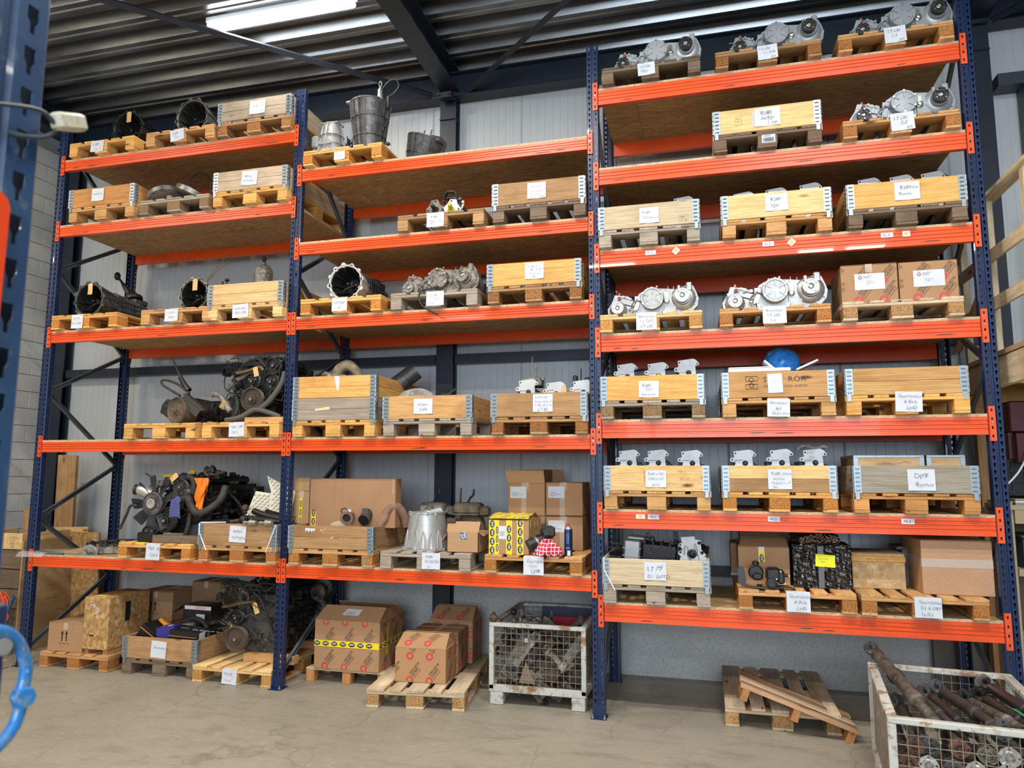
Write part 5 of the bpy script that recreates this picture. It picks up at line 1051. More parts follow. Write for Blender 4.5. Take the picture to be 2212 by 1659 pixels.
# clear plastic sheet hanging over the shelf corner
cl_sh = M('clear_sheet', (.75, .78, .8), .1, alpha=.32, noise=(8, .45, .7, (.45, .45, .45)), bump=(12, 1, .01))
t = thing('plastic_sheet', 'crumpled clear plastic film at the left end of the lowest shelf, left bay', 'plastic film', (-5.62, -.05, zd + .004))
MB().grid(lambda u, v: (u * .62 - .1 * (1 - u), v * .32 - .02 * math.sin(6 * u), .008 + .016 * abs(math.sin(5 * u + 4 * v) * math.sin(3 * v + u)) + .035 * u * v - (.04 * (1 - v / .12) if v < .12 and u < .5 else 0)), 26, 14).build('film', cl_sh, t)
MB().tube([(.02, .08, .012), (.15, .06, .016), (.3, .05, .012), (.42, .06, .01)], .014, 6, 4).build('dark_strip', M('dark_strip', (.06, .08, .10), .5), t)
# engine 3 on the floor, left bay
t3 = 0
MB(T(-3.30, .22, PT)).box(0, 0, 0, .52, .09, .075, .004).build('timber_block', wood('x'), None, TONE['O'], label='tan front timber under the floor engine, left bay', cat='timber')
MB(T(-3.30, .80, PT)).box(0, 0, 0, .52, .09, .075, .004).build('timber_block', wood('x'), None, TONE['O'], label='tan rear timber under the floor engine, left bay', cat='timber')
t = thing('engine', 'greasy diesel engine on the pale floor pallet with brown crank pulley and tag', 'engine', (-3.22, .20, PT + .078))
gd = M('greasy_alu', (.10, .095, .085), .5, .4, noise=[(18, .4, .65, (.03, .028, .025)), (40, .62, .75, (.3, .3, .28))], bump=(60, .6, .004))
engine_core(t, -.26, .36, .03, .86, .0, .60, gd, gd, 130)
pulley(t, -.12, .0, .13, .112, M('rust_pulley', (.09, .06, .045), .6, .3), w=.05); pulley(t, -.135, .0, .315, .07, black, holes=3); pulley(t, -.245, .02, .19, .036, rusty); pulley(t, -.245, .02, .31, .042, oily)
for pts, r, mt_ in (([(-.30, .0, .40), (-.2, -.02, .42), (-.08, -.02, .45), (.06, -.02, .46)], .016, MATS['brass_pipe']), ([(-.34, .05, .52), (-.3, .05, .6), (-.2, .08, .6), (-.05, .1, .58)], .035, gd), ([(.02, -.01, .55), (.12, -.02, .47), (.2, -.02, .3), (.24, -.01, .2)], .012, rubber)):
    MB().tube(pts, r, 10, 6).build('hose', mt_, t)
MB().lathe((-.33, .03, .48), (-.5, -1, .1), [(.03, -.02), (.045, .02), (.045, .05), (.032, .05), (.03, .0)], 16, False).lathe((-.3, .05, .56), (0, 0, 1), [(.03, 0), (.055, .02), (.05, .04), (.02, .05)], 16).build('turbo_elbow', gd, t)
MB().lathe((-.06, -.0, .50), (0, -1, 0), [(.05, 0), (.055, .03), (.035, .03), (.03, .0)], 16, False).build('water_outlet', gd, t)
MB().lathe((.46, .45, .50), (-.2, -1, 0), [(.05, 0), (.08, .02), (.085, .06), (.06, .09), (.035, .09), (.03, .03)], 18).tube([(.46, .4, .45), (.52, .4, .38), (.48, .42, .3), (.4, .5, .3)], .03, 10, 5).build('turbocharger', gd, t)
wires(t, 12, -.26, .3, -.01, .3, .62, 11); ktag(t, .06, -.05, .46, ['Td5 9p', 'met kop'], .05, .1, -.4)
MB(T(-3.26, .14, .62)).box(.33, 0, .15, .4, .03, .17).build('yellow_clip_loose', MATS['clip_yellow'], None, label='yellow plastic clip on top of the floor engine', cat='clip')

# gearbox with brake drum, left bay fourth shelf
t = thing('gearbox', 'dirty automatic gearbox with brown handbrake drum and long lever, fourth shelf of the left bay', 'gearbox', (-4.07, .10, Z1))
dr = MB().lathe((0, 0, .135), (-.22, -1, 0), [(.12, -.16), (.132, -.06), (.132, 0), (.128, .012), (.118, .016), (.112, .01), (.105, .006), (.052, .008), (.05, .014), (.03, .016), (.028, .03), (.012, .032)], 40).build('brake_drum', M('rusty_drum', (.13, .095, .065), .6, .2, noise=[(10, .4, .65, (.05, .04, .032)), (30, .6, .75, (.24, .2, .14))]), t)
bolts(MB(), -.004, .135, .04, -.012, 5, .006, .012).build('hub_bolt', bare, dr, kind='stuff')
mb = MB().lathe((.02, .1, .15), (.55, 1, 0), [(.11, 0), (.12, .1), (.10, .25), (.12, .4)], 16); greeble(mb, -.15, .36, .1, .4, .03, .24, 50, .035); mb.build('gear_case', oily, t)
MB().lathe((.38, .42, .165), (.5, -.9, 0), [(.10, -.2), (.13, -.1), (.155, -.02), (.16, 0), (.15, .006), (.145, -.01), (.1, -.02)], 32).build('converter_housing', black, t)
MB().prism([(-.22, .12), (-.10, .05), (-.1, .23), (-.15, .25), (-.2, .2)], .03, .12).build('side_cover', oily, t)
MB(T(.05, .0, .28) @ rot(0, .62, 0)).box(0, 0, 0, .28, .08, .025, .004).box(.02, 0, -.08, .26, .01, .0, .003).build('selector_bracket', M('bracket_grey', (.05, .048, .042), .6), t)
MB().tube([(.08, .05, .33), (.02, .05, .40), (-.06, .05, .53), (-.14, .05, .665)], [.032, .024, .010, .008], 8, 4).build('selector_lever', black, t)
MB().tube([(.1, .04, .30), (-.05, .03, .40), (-.2, .03, .44), (-.22, .03, .40), (-.1, .03, .33), (.0, .03, .28)], .012, 8, 6).tube([(.0, .05, .38), (-.05, .05, .46)], .006, 6).build('hose_loop', rubber, t)
# ---------------------------------------------------------------- cartons and boxes
CW = (1, 1, 1)
def gear_logo(mb, x, z, R, fn):
    n = 10; out = []
    for i in range(n):
        a = 2 * PI * i / n
        for da, rr in ((-.19, R * .78), (-.14, R), (.14, R), (.19, R * .78)): out.append((x + rr * math.cos(a + da), z + rr * math.sin(a + da)))
    inn = [(x + R * .50 * math.cos(math.atan2(q - z, p - x)), z + R * .50 * math.sin(math.atan2(q - z, p - x))) for p, q in out]
    m_ = len(out); V = [fn(*p) for p in out + inn]; return V, [(i, (i + 1) % m_, m_ + (i + 1) % m_, m_ + i) for i in range(m_)]
def clip_add(mb, pts, fs, fn, w, h):
    ok = [0 <= a <= w and 0 <= b <= h for a, b in pts]; F = [f for f in fs if all(ok[i] for i in f)]
    if F: mb.add([fn(a, b) for a, b in pts], F)
def gear_print(parent, w, h, fn, dx=.19, dz=.19, ox=.02, oz=.0, s=1., R=.034):
    """repeating GEARS print: red cog and black slanted lettering"""
    r = MB(); k = MB(); nx = int(w / dx) + 2; nz = int(h / dz) + 2
    for i in range(-1, nx):
        for j in range(-1, nz):
            x = ox + i * dx; z = oz + j * dz
            V, F = gear_logo(r, x, z, R, lambda a, b: (a, b)); clip_add(r, V, F, fn, w, h)
            ca, sa = math.cos(.88), math.sin(.88)
            for tx, u0, v0, sz, wd in (('WINCHESTER', .035, .022, .020, .125), ('GEARS', .035, -.006, .029, .09)):
                vs, fs = text_geo(tx); kx = wd / text_w(tx)
                P = [(x + (u0 + a * kx) * ca - (v0 + b * sz * 1.25) * sa, z + (u0 + a * kx) * sa + (v0 + b * sz * 1.25) * ca) for a, b in vs]; clip_add(k, P, fs, fn, w, h)
            P = [(x + a * ca - b * sa, z + a * sa + b * ca) for a, b in [(.03, -.020), (.13, -.020), (.13, -.017), (.03, -.017)]]; clip_add(k, P, [(0, 1, 2, 3)], fn, w, h)
    if r.v: r.build('red_cog_print', redp, parent, kind='stuff')
    if k.v: k.build('black_lettering', btape, parent, kind='stuff')
def oval_tape(parent, w, length, fn, pitch=.085, start=.03):
    """yellow tape with black ovals; fn(u along, v across)"""
    n = max(1, int(length / .06)); V = [fn(length * i / n, v) for i in range(n + 1) for v in (0, w)]
    o = MB().add(V, [(2 * i, 2 * i + 2, 2 * i + 3, 2 * i + 1) for i in range(n)]).build('yellow_tape', ytape, parent)
    b = MB(); wq = MB(); u = start
    def up(p, e): return fn(p[0], p[1], e)
    while u < length - .01:
        P = [fn(u + .031 * math.cos(a), w / 2 + w * .36 * math.sin(a), .0006) for a in [2 * PI * i / 14 for i in range(14)]]; b.add(P, [tuple(range(14))])
        for k, (l, q) in enumerate(((.022, .06), (.018, -.12))): wq.add([fn(u - l, w / 2 + q * w, .0011), fn(u + l, w / 2 + q * w, .0011), fn(u + l, w / 2 + (q + .1) * w, .0011), fn(u - l, w / 2 + (q + .1) * w, .0011)], [(0, 1, 2, 3)])
        u += pitch
    if b.v: b.build('black_oval', btape, o, kind='stuff'); wq.build('white_lettering', paper, o, kind='stuff')
    return o
def F_(w, h, d):
    return (lambda u, v, e=0: (u, -.0012 - e, v)), (lambda u, v, e=0: (w + .0012 + e, u, v))
def carton(x, y, z, w, d, h, label, top='closed', rz=0., tone=CW, cat='cardboard box', rise=.1, flapf=.42, tape=True):
    t = thing('carton', label, cat, (x, y, z), rz)
    c = .006
    if top == 'open':
        mb = MB().box(0, 0, 0, w, d, .004); [mb.box(*q) for q in ((0, 0, 0, w, .005, h), (0, d - .005, 0, w, d, h), (0, 0, 0, .005, d, h), (w - .005, 0, 0, w, d, h))]; mb.build('carton_body', card, t, tone)
    else:
        MB().box(0, 0, 0, w, d, h, .004).build('carton_body', card, t, tone)
    if top == 'closed':
        for a, b in ((.0, d / 2 - .002), (d / 2 + .002, d)): MB().box(.002, a, h, w - .002, b, h + .004, .001).build('flap', card, t, tone)
        if tape:
            MB().box(w / 2 - .024, -.0015, h - .06, w / 2 + .024, -.0006, h + .005).box(w / 2 - .024, -.001, h + .0042, w / 2 + .024, d, h + .0048).build('packing_tape', clear_tape, t)
    if top == 'roof':
        fd = d * flapf; s = math.hypot(fd, rise)
        for sg in (0, 1):
            y0, y1 = (0, fd) if not sg else (d, d - fd * .9)
            MB().add([(.003, y0, h), (w - .003, y0, h), (w - .01, y1, h + rise), (.03, y1, h + rise), (.003, y0 + (.005 if not sg else -.005), h - .002), (w - .003, y0 + (.005 if not sg else -.005), h - .002), (w - .01, y1, h + rise - .006), (.03, y1, h + rise - .006)], [(0, 1, 2, 3), (4, 7, 6, 5), (0, 4, 5, 1), (1, 5, 6, 2), (2, 6, 7, 3), (3, 7, 4, 0)]).build('flap', card, t, tone)
        MB().add([(w - .004, .01, h), (w - .004, d - .01, h), (w - .03, d - fd * .9, h + rise * .8), (w - .03, fd, h + rise * .8), (w - .01, .01, h), (w - .01, d - .01, h), (w - .036, d - fd * .9, h + rise * .8), (w - .036, fd, h + rise * .8)], [(0, 1, 2, 3), (4, 7, 6, 5), (2, 6, 7, 3), (0, 3, 7, 4), (1, 5, 6, 2)]).build('side_flap', card, t, tone)
    return t
def arrows(t, x, z, s=1., txt=True):
    mb = MB()
    for dx in (0, .05 * s): mb.prism([(x + dx - .006 * s, z), (x + dx + .006 * s, z), (x + dx + .006 * s, z + .065 * s), (x + dx + .016 * s, z + .065 * s), (x + dx, z + .10 * s), (x + dx - .016 * s, z + .065 * s), (x + dx - .006 * s, z + .065 * s)], -.0012, -.0006)
    write(mb, 'THIS WAY UP', x - .04 * s, z - .03 * s, .018 * s, lambda u, v: (u, -.001, v), width=.13 * s)
    mb.build('handling_mark', btape, t)
# floor, left bay
t = carton(-5.36, .06, PT + .001, .41, .46, .265, 'brown carton with two arrows at the left end of the floor row'); arrows(t, .17, .10)
t = thing('chipboard_crate', 'tall chipboard box with cable handle on the left floor pallet', 'crate', (-4.945, .05, PT)); 
MB().box(0, 0, .045, .29, .52, .53, .006).build('box_body', osb_box, t); MB().box(.02, .02, .0, .06, .5, .044).box(.23, .02, 0, .28, .5, .044).build('runner', wood('y'), t, TONE['B'])
MB().box(.292, .20, .28, .2955, .26, .46, .001).build('handle_slot', hole, t); MB().box(.06, .05, .5302, .18, .14, .531).build('yellow_slip', MATS['yellow_paper'], t)
mb = MB(); P = lambda pts, r=.0022: mb.tube([(a, -.001, b) for a, b in pts], r, 4)
P(circ(.09, .47, .018, 12) + [(.108, .47)]); P(circ(.115, .445, .013, 12) + [(.128, .445)]); P([(.1, .46), (.19, .40), (.14, .37)]); P(circ(.145, .42, .012, 10) + [(.157, .42)]); P([(.15, .41), (.165, .39), (.16, .385)])
mb.build('chalk_scrawl', paper, t, kind='stuff'); MB().box(.08, -.001, .165, .13, -.0004, .18).build('burnt_stamp', ink, t)
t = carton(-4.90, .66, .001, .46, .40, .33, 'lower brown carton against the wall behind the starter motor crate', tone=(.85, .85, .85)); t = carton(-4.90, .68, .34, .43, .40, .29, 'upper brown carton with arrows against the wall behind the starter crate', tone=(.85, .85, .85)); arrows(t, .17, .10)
carton(-4.46, .95, .34, .35, .30, .37, 'shaded brown carton behind the arrow carton, left bay', tone=(.7, .7, .7)); carton(-4.43, .95, .001, .5, .30, .33, 'dark carton low behind the starter motor crate', tone=(.7, .7, .7))  # shade behind the crate is put into the darker card tone
# boxes in the starter crate
gx, gy, gz = -4.466, .046, PT
bk = M('black_carton', (.012, .012, .014), .35); wh = M('white_print', (.7, .7, .7), .5); gold = M('gold_print', (.75, .33, .03), .5)
def pbox(label, Mx, w, d, h, mat, deco, nm='parts_box'):
    t = thing(nm, label, 'parts box', mw=Mx); MB().box(0, 0, 0, w, d, h, .002).build('box_body', mat, t); deco(t); return t
def d1(t):
    MB().box(-.001, -.001, .135, .34, -.0002, .142).build('gold_line', gold, t)
    mb = MB(); write(mb, 'Starter', .17, .08, .04, lambda u, v: (u, -.001, v)); write(mb, 'REMY', .02, .03, .03, lambda u, v: (u, -.001, v)); mb.build('lettering', wh, t)
    MB().box(.17, .0, .1805, .34, .03, .181).build('amber_band', gold, t)
pbox('black and gold starter box tilted at the left of the crate', T(gx + .02, gy + .10, gz + .14) @ rot(0, .55, .05), .34, .2, .18, bk, d1)
MB(T(gx + .19, gy + .22, gz + .30) @ rot(0, .65, .1)).box(0, 0, 0, .30, .06, .03, .002).build('amber_box_edge', gold, None, label='amber box lid sticking out of the starter crate', cat='parts box')
pbox('small blue carton in the middle of the starter crate', T(gx + .33, gy + .05, gz + .14) @ rot(0, -.12, .25), .17, .16, .13, M('blue_carton', (.03, .03, .22), .4), lambda t: MB().box(.08, .05, .1305, .12, .1, .131).build('white_sticker', wh, t))
def d2(t):
    mb = MB(); write(mb, 'Starter', .03, .025, .035, lambda u, v: (u, -.001, v)); write(mb, 'REMY', .18, .06, .12, lambda u, v: (u, .05 + v * .3, .1412)); mb.build('lettering', wh, t)
    MB().box(.0, -.001, .09, .28, -.0003, .094).build('gold_line', gold, t); MB().box(.2905, .02, .02, .2915, .12, .13).build('address_label', paper, t)
    write(mb2 := MB(), 'Starter', .05, .1, .03, lambda u, v: (u, v, .1412)); mb2.build('top_lettering', wh, t)
pbox('long black starter motor box with white end label in the crate', T(gx + .46, gy + .04, gz + .125) @ rot(.05, .06, .12), .29, .2, .14, bk, d2)
def d3(t):
    MB().box(.02, -.001, .10, .33, -.0003, .135).build('white_band', wh, t); mb = MB(); write(mb, 'BOSCH', .15, .105, .035, lambda u, v: (u, -.0016, v)); mb.build('red_lettering', M('bosch_red', (.6, .02, .02), .5), t); MB().box(.16, -.0011, .01, .26, -.0003, .06).build('address_label', paper, t)
    MB().add([(0, 0, .14), (0, .2, .14), (-.14, .1, .06), (-.13, 0, .05)], [(0, 1, 2, 3)]).add([(.33, 0, .14), (.33, .2, .14), (.43, .15, .06), (.42, .02, .05)], [(0, 1, 2, 3)]).build('flap', bk, t)
pbox('opened black box with red lettering on top of the starter crate', T(gx + .33, gy + .38, gz + .29) @ rot(0, 0, -.05), .33, .22, .14, bk, d3)
t = thing('carton', 'grey printed carton lying tilted behind the starter boxes', 'cardboard box', mw=T(gx + .62, gy + .62, gz + .40) @ rot(-.3, .42, -.1)); MB().box(0, 0, -.2, .46, .18, 0, .003).build('carton_body', M('grey_carton', (.22, .19, .15), .8), t); oval_tape(t, .07, .2, lambda u, v, e=0: (.19 + v, -.0012 - e, -.2 + u), .08, .1)
mb = MB()
for k in range(5):
    for x0 in (.03, .29): mb.box(x0, -.001, -.17 + k * .03, x0 + .12, -.0004, -.16 + k * .03)
mb.build('small_print', btape, t, kind='stuff')
for i, (dx, dy, dz, lb) in enumerate(((.40, .30, .22, 'grey starter motor wrapped in film, middle of the crate'), (.60, .50, .18, 'black starter motor behind the long box'), (.66, .30, .15, 'black starter motor at the right of the crate'), (.30, .6, .2, 'steel starter motor at the back of the crate'))):
    t = thing('starter_motor', lb, 'machine part', mw=T(gx + dx, gy + dy, gz + dz) @ rot(0, 1.2 + i * .2, .3 * i))
    greeble(MB().lathe((0, 0, -.1), (0, 0, 1), [(.05, 0), (.055, .01), (.055, .14), (.045, .15), (.03, .2), (.02, .24)], 16).cyl((.06, 0, -.02), (.06, 0, .09), .022, n=10), -.05, .05, -.05, .0, -.1, .1, 8, .015).build('motor_body', [alu_dirty, oily, black, st][i], t)
t = thing('cable_bundle', 'loose black cable arching over the starter boxes', 'cable', (gx + .55, gy + .28, gz + .26)); MB().tube([(-.15, 0, .03), (0, 0, .07), (.12, 0, .02), (.2, -.05, -.08)], .02, 8, 5).build('cable', rubber, t)
# printed cartons on the floor, middle bay
def cog_carton(x, y, z, w, d, h, label, rz=0., rise=.1, top='roof', tone=CW, flap_print=True, ox=.02, oz=.07, dx=.19, dz=.19, flapf=.42):
    t = carton(x, y, z, w, d, h, label, top=top, rz=rz, tone=tone, rise=rise, flapf=flapf)
    f, r = F_(w, h, d)
    gear_print(t, w, h, f, ox=ox, oz=oz, dx=dx, dz=dz); gear_print(t, d, h, r, ox=.1, oz=oz, dx=dx, dz=dz)
    if flap_print and top == 'roof':
        fd = d * flapf; s = math.hypot(fd, rise); gear_print(t, w - .05, s - .01, lambda u, v, e=0: (.02 + u, fd * v / s - .0012 * rise / s, h + rise * v / s + .0014), ox=.08, oz=.05, dx=dx, dz=.3)
    return t
t = cog_carton(-2.605, .27, .121, .635, .52, .43, 'big carton with cog prints and yellow tape on the small floor pallet', flap_print=False, ox=.11, oz=.03, rise=.10, flapf=.30)
f, r = F_(.635, .43, .52); oval_tape(t, .055, .635, lambda u, v, e=0: (u, -.0035 - e, .195 + v)); oval_tape(t, .055, .52, lambda u, v, e=0: (.6385 + e, u, .195 + v))
MB().box(.6365, .15, .12, .638, .158, .36).box(.6365, .18, .12, .638, .186, .40).build('yellow_strap', ytape, t)
s_ = math.hypot(.156, .10); fl_ = lambda u, v, e=0: (u, .156 * v / s_, .43 + .10 * v / s_ + .0025 + e)
o = MB().add([fl_(.24, .06), fl_(.40, .06), fl_(.41, .14), fl_(.26, .14)], [(0, 1, 2, 3)]).build('address_label', paper, t); mb = MB(); write(mb, 'XX 00 TS', .28, .085, .02, lambda u, v: fl_(u, v, .0008)); [mb.add([fl_(.265, .075 + q, .0008), fl_(.35, .075 + q, .0008), fl_(.35, .077 + q, .0008), fl_(.265, .077 + q, .0008)], [(0, 1, 2, 3)]) for q in (.0, .004, .03)]; mb.build('label_print', ink, o)
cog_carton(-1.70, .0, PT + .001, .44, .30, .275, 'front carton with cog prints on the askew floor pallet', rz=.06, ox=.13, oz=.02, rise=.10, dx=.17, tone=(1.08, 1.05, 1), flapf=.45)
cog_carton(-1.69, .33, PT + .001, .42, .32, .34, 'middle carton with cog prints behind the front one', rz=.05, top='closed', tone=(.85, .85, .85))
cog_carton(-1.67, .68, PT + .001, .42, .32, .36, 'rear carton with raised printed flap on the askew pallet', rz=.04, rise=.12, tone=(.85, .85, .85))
# middle bay, lowest shelf
zs = zdeck('m', 4) + PT
t = carton(-2.81, .18, zs + .19, .15, .12, .29, 'narrow carton with yellow tape at the left of the long box, lowest middle shelf', top='closed', tone=(1.05, 1.1, .95)); oval_tape(t, .03, .23, lambda u, v, e=0: (.055 + v, -.0012 - e, u), .075, .03)
MB().box(0, .0, .296, .15, .006, .415).build('raised_flap', card, t, (1.05, 1.1, .95))
t = thing('carton', 'large long brown carton standing behind the brown crate, lowest middle shelf', 'cardboard box', (-2.645, .17, zs + .17)); MB().box(0, 0, 0, .84, .13, .43, .004).build('carton_body', card, t, (.95, .93, .93))
oval_tape(t, .048, .13, lambda u, v, e=0: (.02 + v, -.0012 - e, u + .005), .075, .04); mb = MB(); [mb.box(q, -.0008, .0, q + .0015, -.0002, .43) for q in (.245, .33)]; mb.build('fold_crease', M('crease', (.30, .18, .10), .8), t); MB().box(.815, -.002, .30, .82, 0, .43).build('torn_edge', M('torn_card', (.6, .45, .3), .9), t)
# exhaust parts in the crate
t = thing('exhaust_downpipe', 'rusty exhaust pipe with round flange on the crate edge', 'machine part', (-2.20, .10, zs + .20)); rp = M('heat_rust', (.24, .13, .085), .7, .2, noise=[(12, .4, .7, (.13, .075, .05))])
MB().lathe((-.0, -.06, .06), (.25, -1, -.1), [(.038, -.2), (.038, 0), (.058, 0), (.058, .014), (.036, .014), (.034, 0), (.034, -.15)], 20, False).tube([(.02, .1, .06), (-.08, .15, .04), (-.2, .18, -.02)], .045, 12, 4).build('pipe', rp, t); MB().cyl((-.0, -.05, .055), (.002, -.058, .055), .034, n=16).build('pipe_bore', hole, t)
MB().tube([(-.06, 0, .07), (-.09, 0, .12), (-.05, 0, .14), (-.02, 0, .10)], .005, 6, 5).build('sensor_wire', rubber, t); MB().box(-.06, .03, .08, -.01, .04, .13).build('white_tag', paper, t)
t = thing('exhaust_downpipe', 'dark exhaust pipe with dark mouth right of the rusty flange', 'machine part', (-2.06, .10, zs + .18)); MB().lathe((0, -.02, .06), (.1, -1, -.5), [(.05, -.16), (.05, 0), (.045, .0), (.043, -.1)], 20, False).prism([(-.05, .06), (.0, .07), (.02, .15), (-.04, .16)], .03, .05).build('pipe', alu_dark, t); MB().cyl((0.002, -.015, .055), (.003, -.022, .052), .042, n=16).build('pipe_bore', hole, t)
t = thing('exhaust_clamp', 'steel band clamp and bellows behind the exhaust pipes', 'machine part', (-1.97, .25, zs + .27)); MB().tube([(.06 * math.cos(a), 0, .05 + .06 * math.sin(a)) for a in [i * PI / 6 for i in range(13)]], .007, 6).tube([(.05 * math.cos(a) - .12, .03, .06 + .05 * math.sin(a)) for a in [i * PI / 6 for i in range(13)]], .005, 6).tube([(-.03, 0, .0), (.06, -.02, -.02), (.1, -.03, .03)], .022, 10, 5).build('clamp_band', alu_dirty, t)
t = thing('exhaust_elbow', 'brownish pink exhaust elbow at the right of the crate', 'machine part', (-1.90, .16, zs + .2)); MB().tube([(-.05, 0, -.02), (.0, .0, .05), (.03, .02, .13), (.09, .06, .15), (.13, .12, .08), (.14, .16, -.02)], [.03, .036, .04, .042, .038, .034], 14, 5).build('pipe', M('pink_rust', (.34, .19, .13), .65, noise=[(10, .4, .7, (.2, .11, .08))]), t)
t = thing('dust_cover', 'dusty beige canvas cover in the crate', 'cover', (-2.35, .16, zs + .15)); MB().sph((0.02, .1, .02), .13, 14, (1.2, 1, .6)).build('canvas', M('canvas', (.42, .36, .26), .9), t)
# small open carton with badge
t = carton(-1.255, -.005, zs + .002, .275, .26, .165, 'small open carton with torn blue sticker in front of the muddy gearbox', top='open', tone=(1.1, 1.15, 1.15))
MB().add([(0, 0, .165), (.275, 0, .165), (.28, .04, .25), (-.01, .04, .25), (0, .005, .165), (.275, .005, .165), (.28, .045, .25), (-.01, .045, .25)], [(0, 1, 2, 3), (4, 7, 6, 5), (2, 6, 7, 3), (0, 3, 7, 4), (1, 5, 6, 2)]).build('front_flap', card, t, (1.1, 1.15, 1.1))
for s_x, x0 in ((-1, 0), (1, .275)): MB().add([(x0, .02, .165), (x0, .24, .165), (x0 + s_x * .05, .22, .16 if s_x > 0 else .10), (x0 + s_x * .05, .0, .14 if s_x > 0 else .09), (x0 - s_x * .005, .02, .163), (x0 - s_x * .005, .24, .163), (x0 + s_x * .045, .22, .155 if s_x > 0 else .095), (x0 + s_x * .045, .0, .135 if s_x > 0 else .085)], [(0, 1, 2, 3), (4, 7, 6, 5), (0, 4, 5, 1), (1, 5, 6, 2), (2, 6, 7, 3), (3, 7, 4, 0)]).build('side_flap', card, t, (.9, .9, .9))
MB().box(.115, -.0015, .105, .175, -.0005, .165).build('blue_sticker', M('torn_blue', (.05, .11, .2), .6, noise=(60, .45, .6, (.6, .62, .6))), t)
MB(T(-1.27, .02, zs + .235)).box(0, 0, 0, .08, .05, .045, .005).build('rusty_block', rusty, None, label='rusty steel block on the left edge of the small open carton', cat='machine part')
# yellow taped carton and cartons behind
t = carton(-.885, -.02, zs + .001, .335, .42, .27, 'carton wrapped in yellow oval tape, lowest shelf of the middle bay', top='roof', rise=.035, flapf=.4)
f, r = F_(.335, .27, .42)
for x0, w_, sh in ((.0, .055, 0), (.055, .03, .02), (.145, .05, .03), (.235, .055, .01)): oval_tape(t, w_, .27, lambda u, v, e=0, x0=x0: (x0 + v, -.0014 - e, u), .07, .03 + sh)
for y0 in (.03, .17, .28): oval_tape(t, .04, .26, lambda u, v, e=0, y0=y0: (.3365 + e, y0 + v, u), .07, .05)
MB(T(0, 0, .272)).grid(lambda u, v: (u * .33, v * .40, .012 + .035 * math.sin(PI * v) + .008 * math.sin(20 * u) * math.sin(13 * v)), 20, 12).build('crumpled_tape', M('crumpled_yellow', (.8, .62, .04), .35, noise=(30, .5, .65, (.25, .22, .15))), t)
o = MB().box(.085, -.0025, .12, .145, -.0016, .225).build('address_label', paper, t); mb = MB(); [mb.box(.09, -.003, .15 + k * .012, .13, -.0026, .153 + k * .012) for k in range(3)]; mb.build('label_print', ink, o)
for x, z, lab, tp in ((-.845, 0, 'lower left brown carton behind the yellow-taped one', 'closed'), (-.845, .285, 'upper left carton with raised flaps, lowest shelf of the middle bay', 'openup'), (-.505, 0, 'lower right brown carton with address label, behind the spray can', 'closed'), (-.505, .29, 'upper right brown carton with address label, beside the blue upright', 'closed')):
    t = carton(x, .42, zs + .001 + z, .33 if x < -.6 else .32, .40, .28, lab, top='closed', tone=(1.05, 1.02, 1))
    o = MB().box(.02, -.002, .15, .165, -.0008, .25).build('address_label', paper, t); mb = MB()
    for k, tx in enumerate(('LMR, UK', 'ratsplanning services', 'LR FIRENZE')): write(mb, tx, .035, .165 + k * .013, .012, lambda u, v: (u, -.0026, v))
    mb.build('label_print', ink, o); MB().box(.12, -.0012, .0, .165, -.0003, .28).build('packing_tape', clear_tape, t)
    if tp == 'openup':
        MB().add([(0, 0, .28), (.33, 0, .28), (.325, -.03, .39), (-.02, -.03, .39), (0, .005, .28), (.33, .005, .28), (.325, -.025, .39), (-.02, -.025, .39)], [(0, 1, 2, 3), (4, 7, 6, 5), (0, 4, 5, 1), (1, 5, 6, 2), (2, 6, 7, 3), (3, 7, 4, 0)]).build('flap', card, t, (1.1, 1.1, 1)); MB().box(.31, .02, .28, .316, .39, .40).box(.05, .39, .28, .42, .396, .40).build('side_flap', card, t, (.8, .8, .8))
# spray can, rag and pump
t = thing('spray_can', 'blue aerosol can with red cap on the right pallet, lowest middle shelf', 'spray can', (-.235, .02, zs)); cb = M('can_blue', (.012, .03, .11), .25, .3)
MB().lathe((0, 0, 0), (0, 0, 1), [(.031, 0), (.033, .004), (.033, .205), (.03, .21)], 28).build('can_body', cb, t); MB().lathe((0, 0, .21), (0, 0, 1), [(.031, 0), (.026, .014), (.016, .022), (.014, .024)], 28).build('can_shoulder', galv, t); MB().lathe((0, 0, .233), (0, 0, 1), [(.013, 0), (.013, .012), (.009, .014), (.009, .022), (.004, .026)], 18).build('cap', M('red_cap', (.65, .02, .03), .35), t)
mb = MB(); [mb.add([(.0335 * math.sin(a + .1 * math.cos(q)), -.0335 * math.cos(a + .1 * math.cos(q)), .065 + .004 * math.sin(q)) for q in [i * PI / 4 for i in range(8)]], [tuple(range(8))]) for a in (-.35, 0, .35)]; mb.build('hazard_dot', paper, t, kind='stuff')
MB().grid(lambda u, v: (.0334 * math.sin(-.1 + u * .75), -.0334 * math.cos(-.1 + u * .75), .005 + v * .04), 6, 2).build('white_label', paper, t)
mb = MB()
for k in range(6): mb.grid(lambda u, v: (.0336 * math.sin(-.4 + u * .75), -.0336 * math.cos(-.4 + u * .75), .1 + k * .014 + v * .005), 6, 1)
mb.build('pale_text_lines', M('pale_blue_print', (.12, .2, .35), .5), t, kind='stuff')
t = thing('checked_cloth', 'crumpled red and white checked cloth beside the spray can', 'rag', (-.40, -.01, zs))
ck = M('checked_cloth', (.62, .03, .06), .9)
nt = ck.node_tree; N = nt.nodes; L = nt.links; tc = N.new('ShaderNodeTexCoord'); wv = []
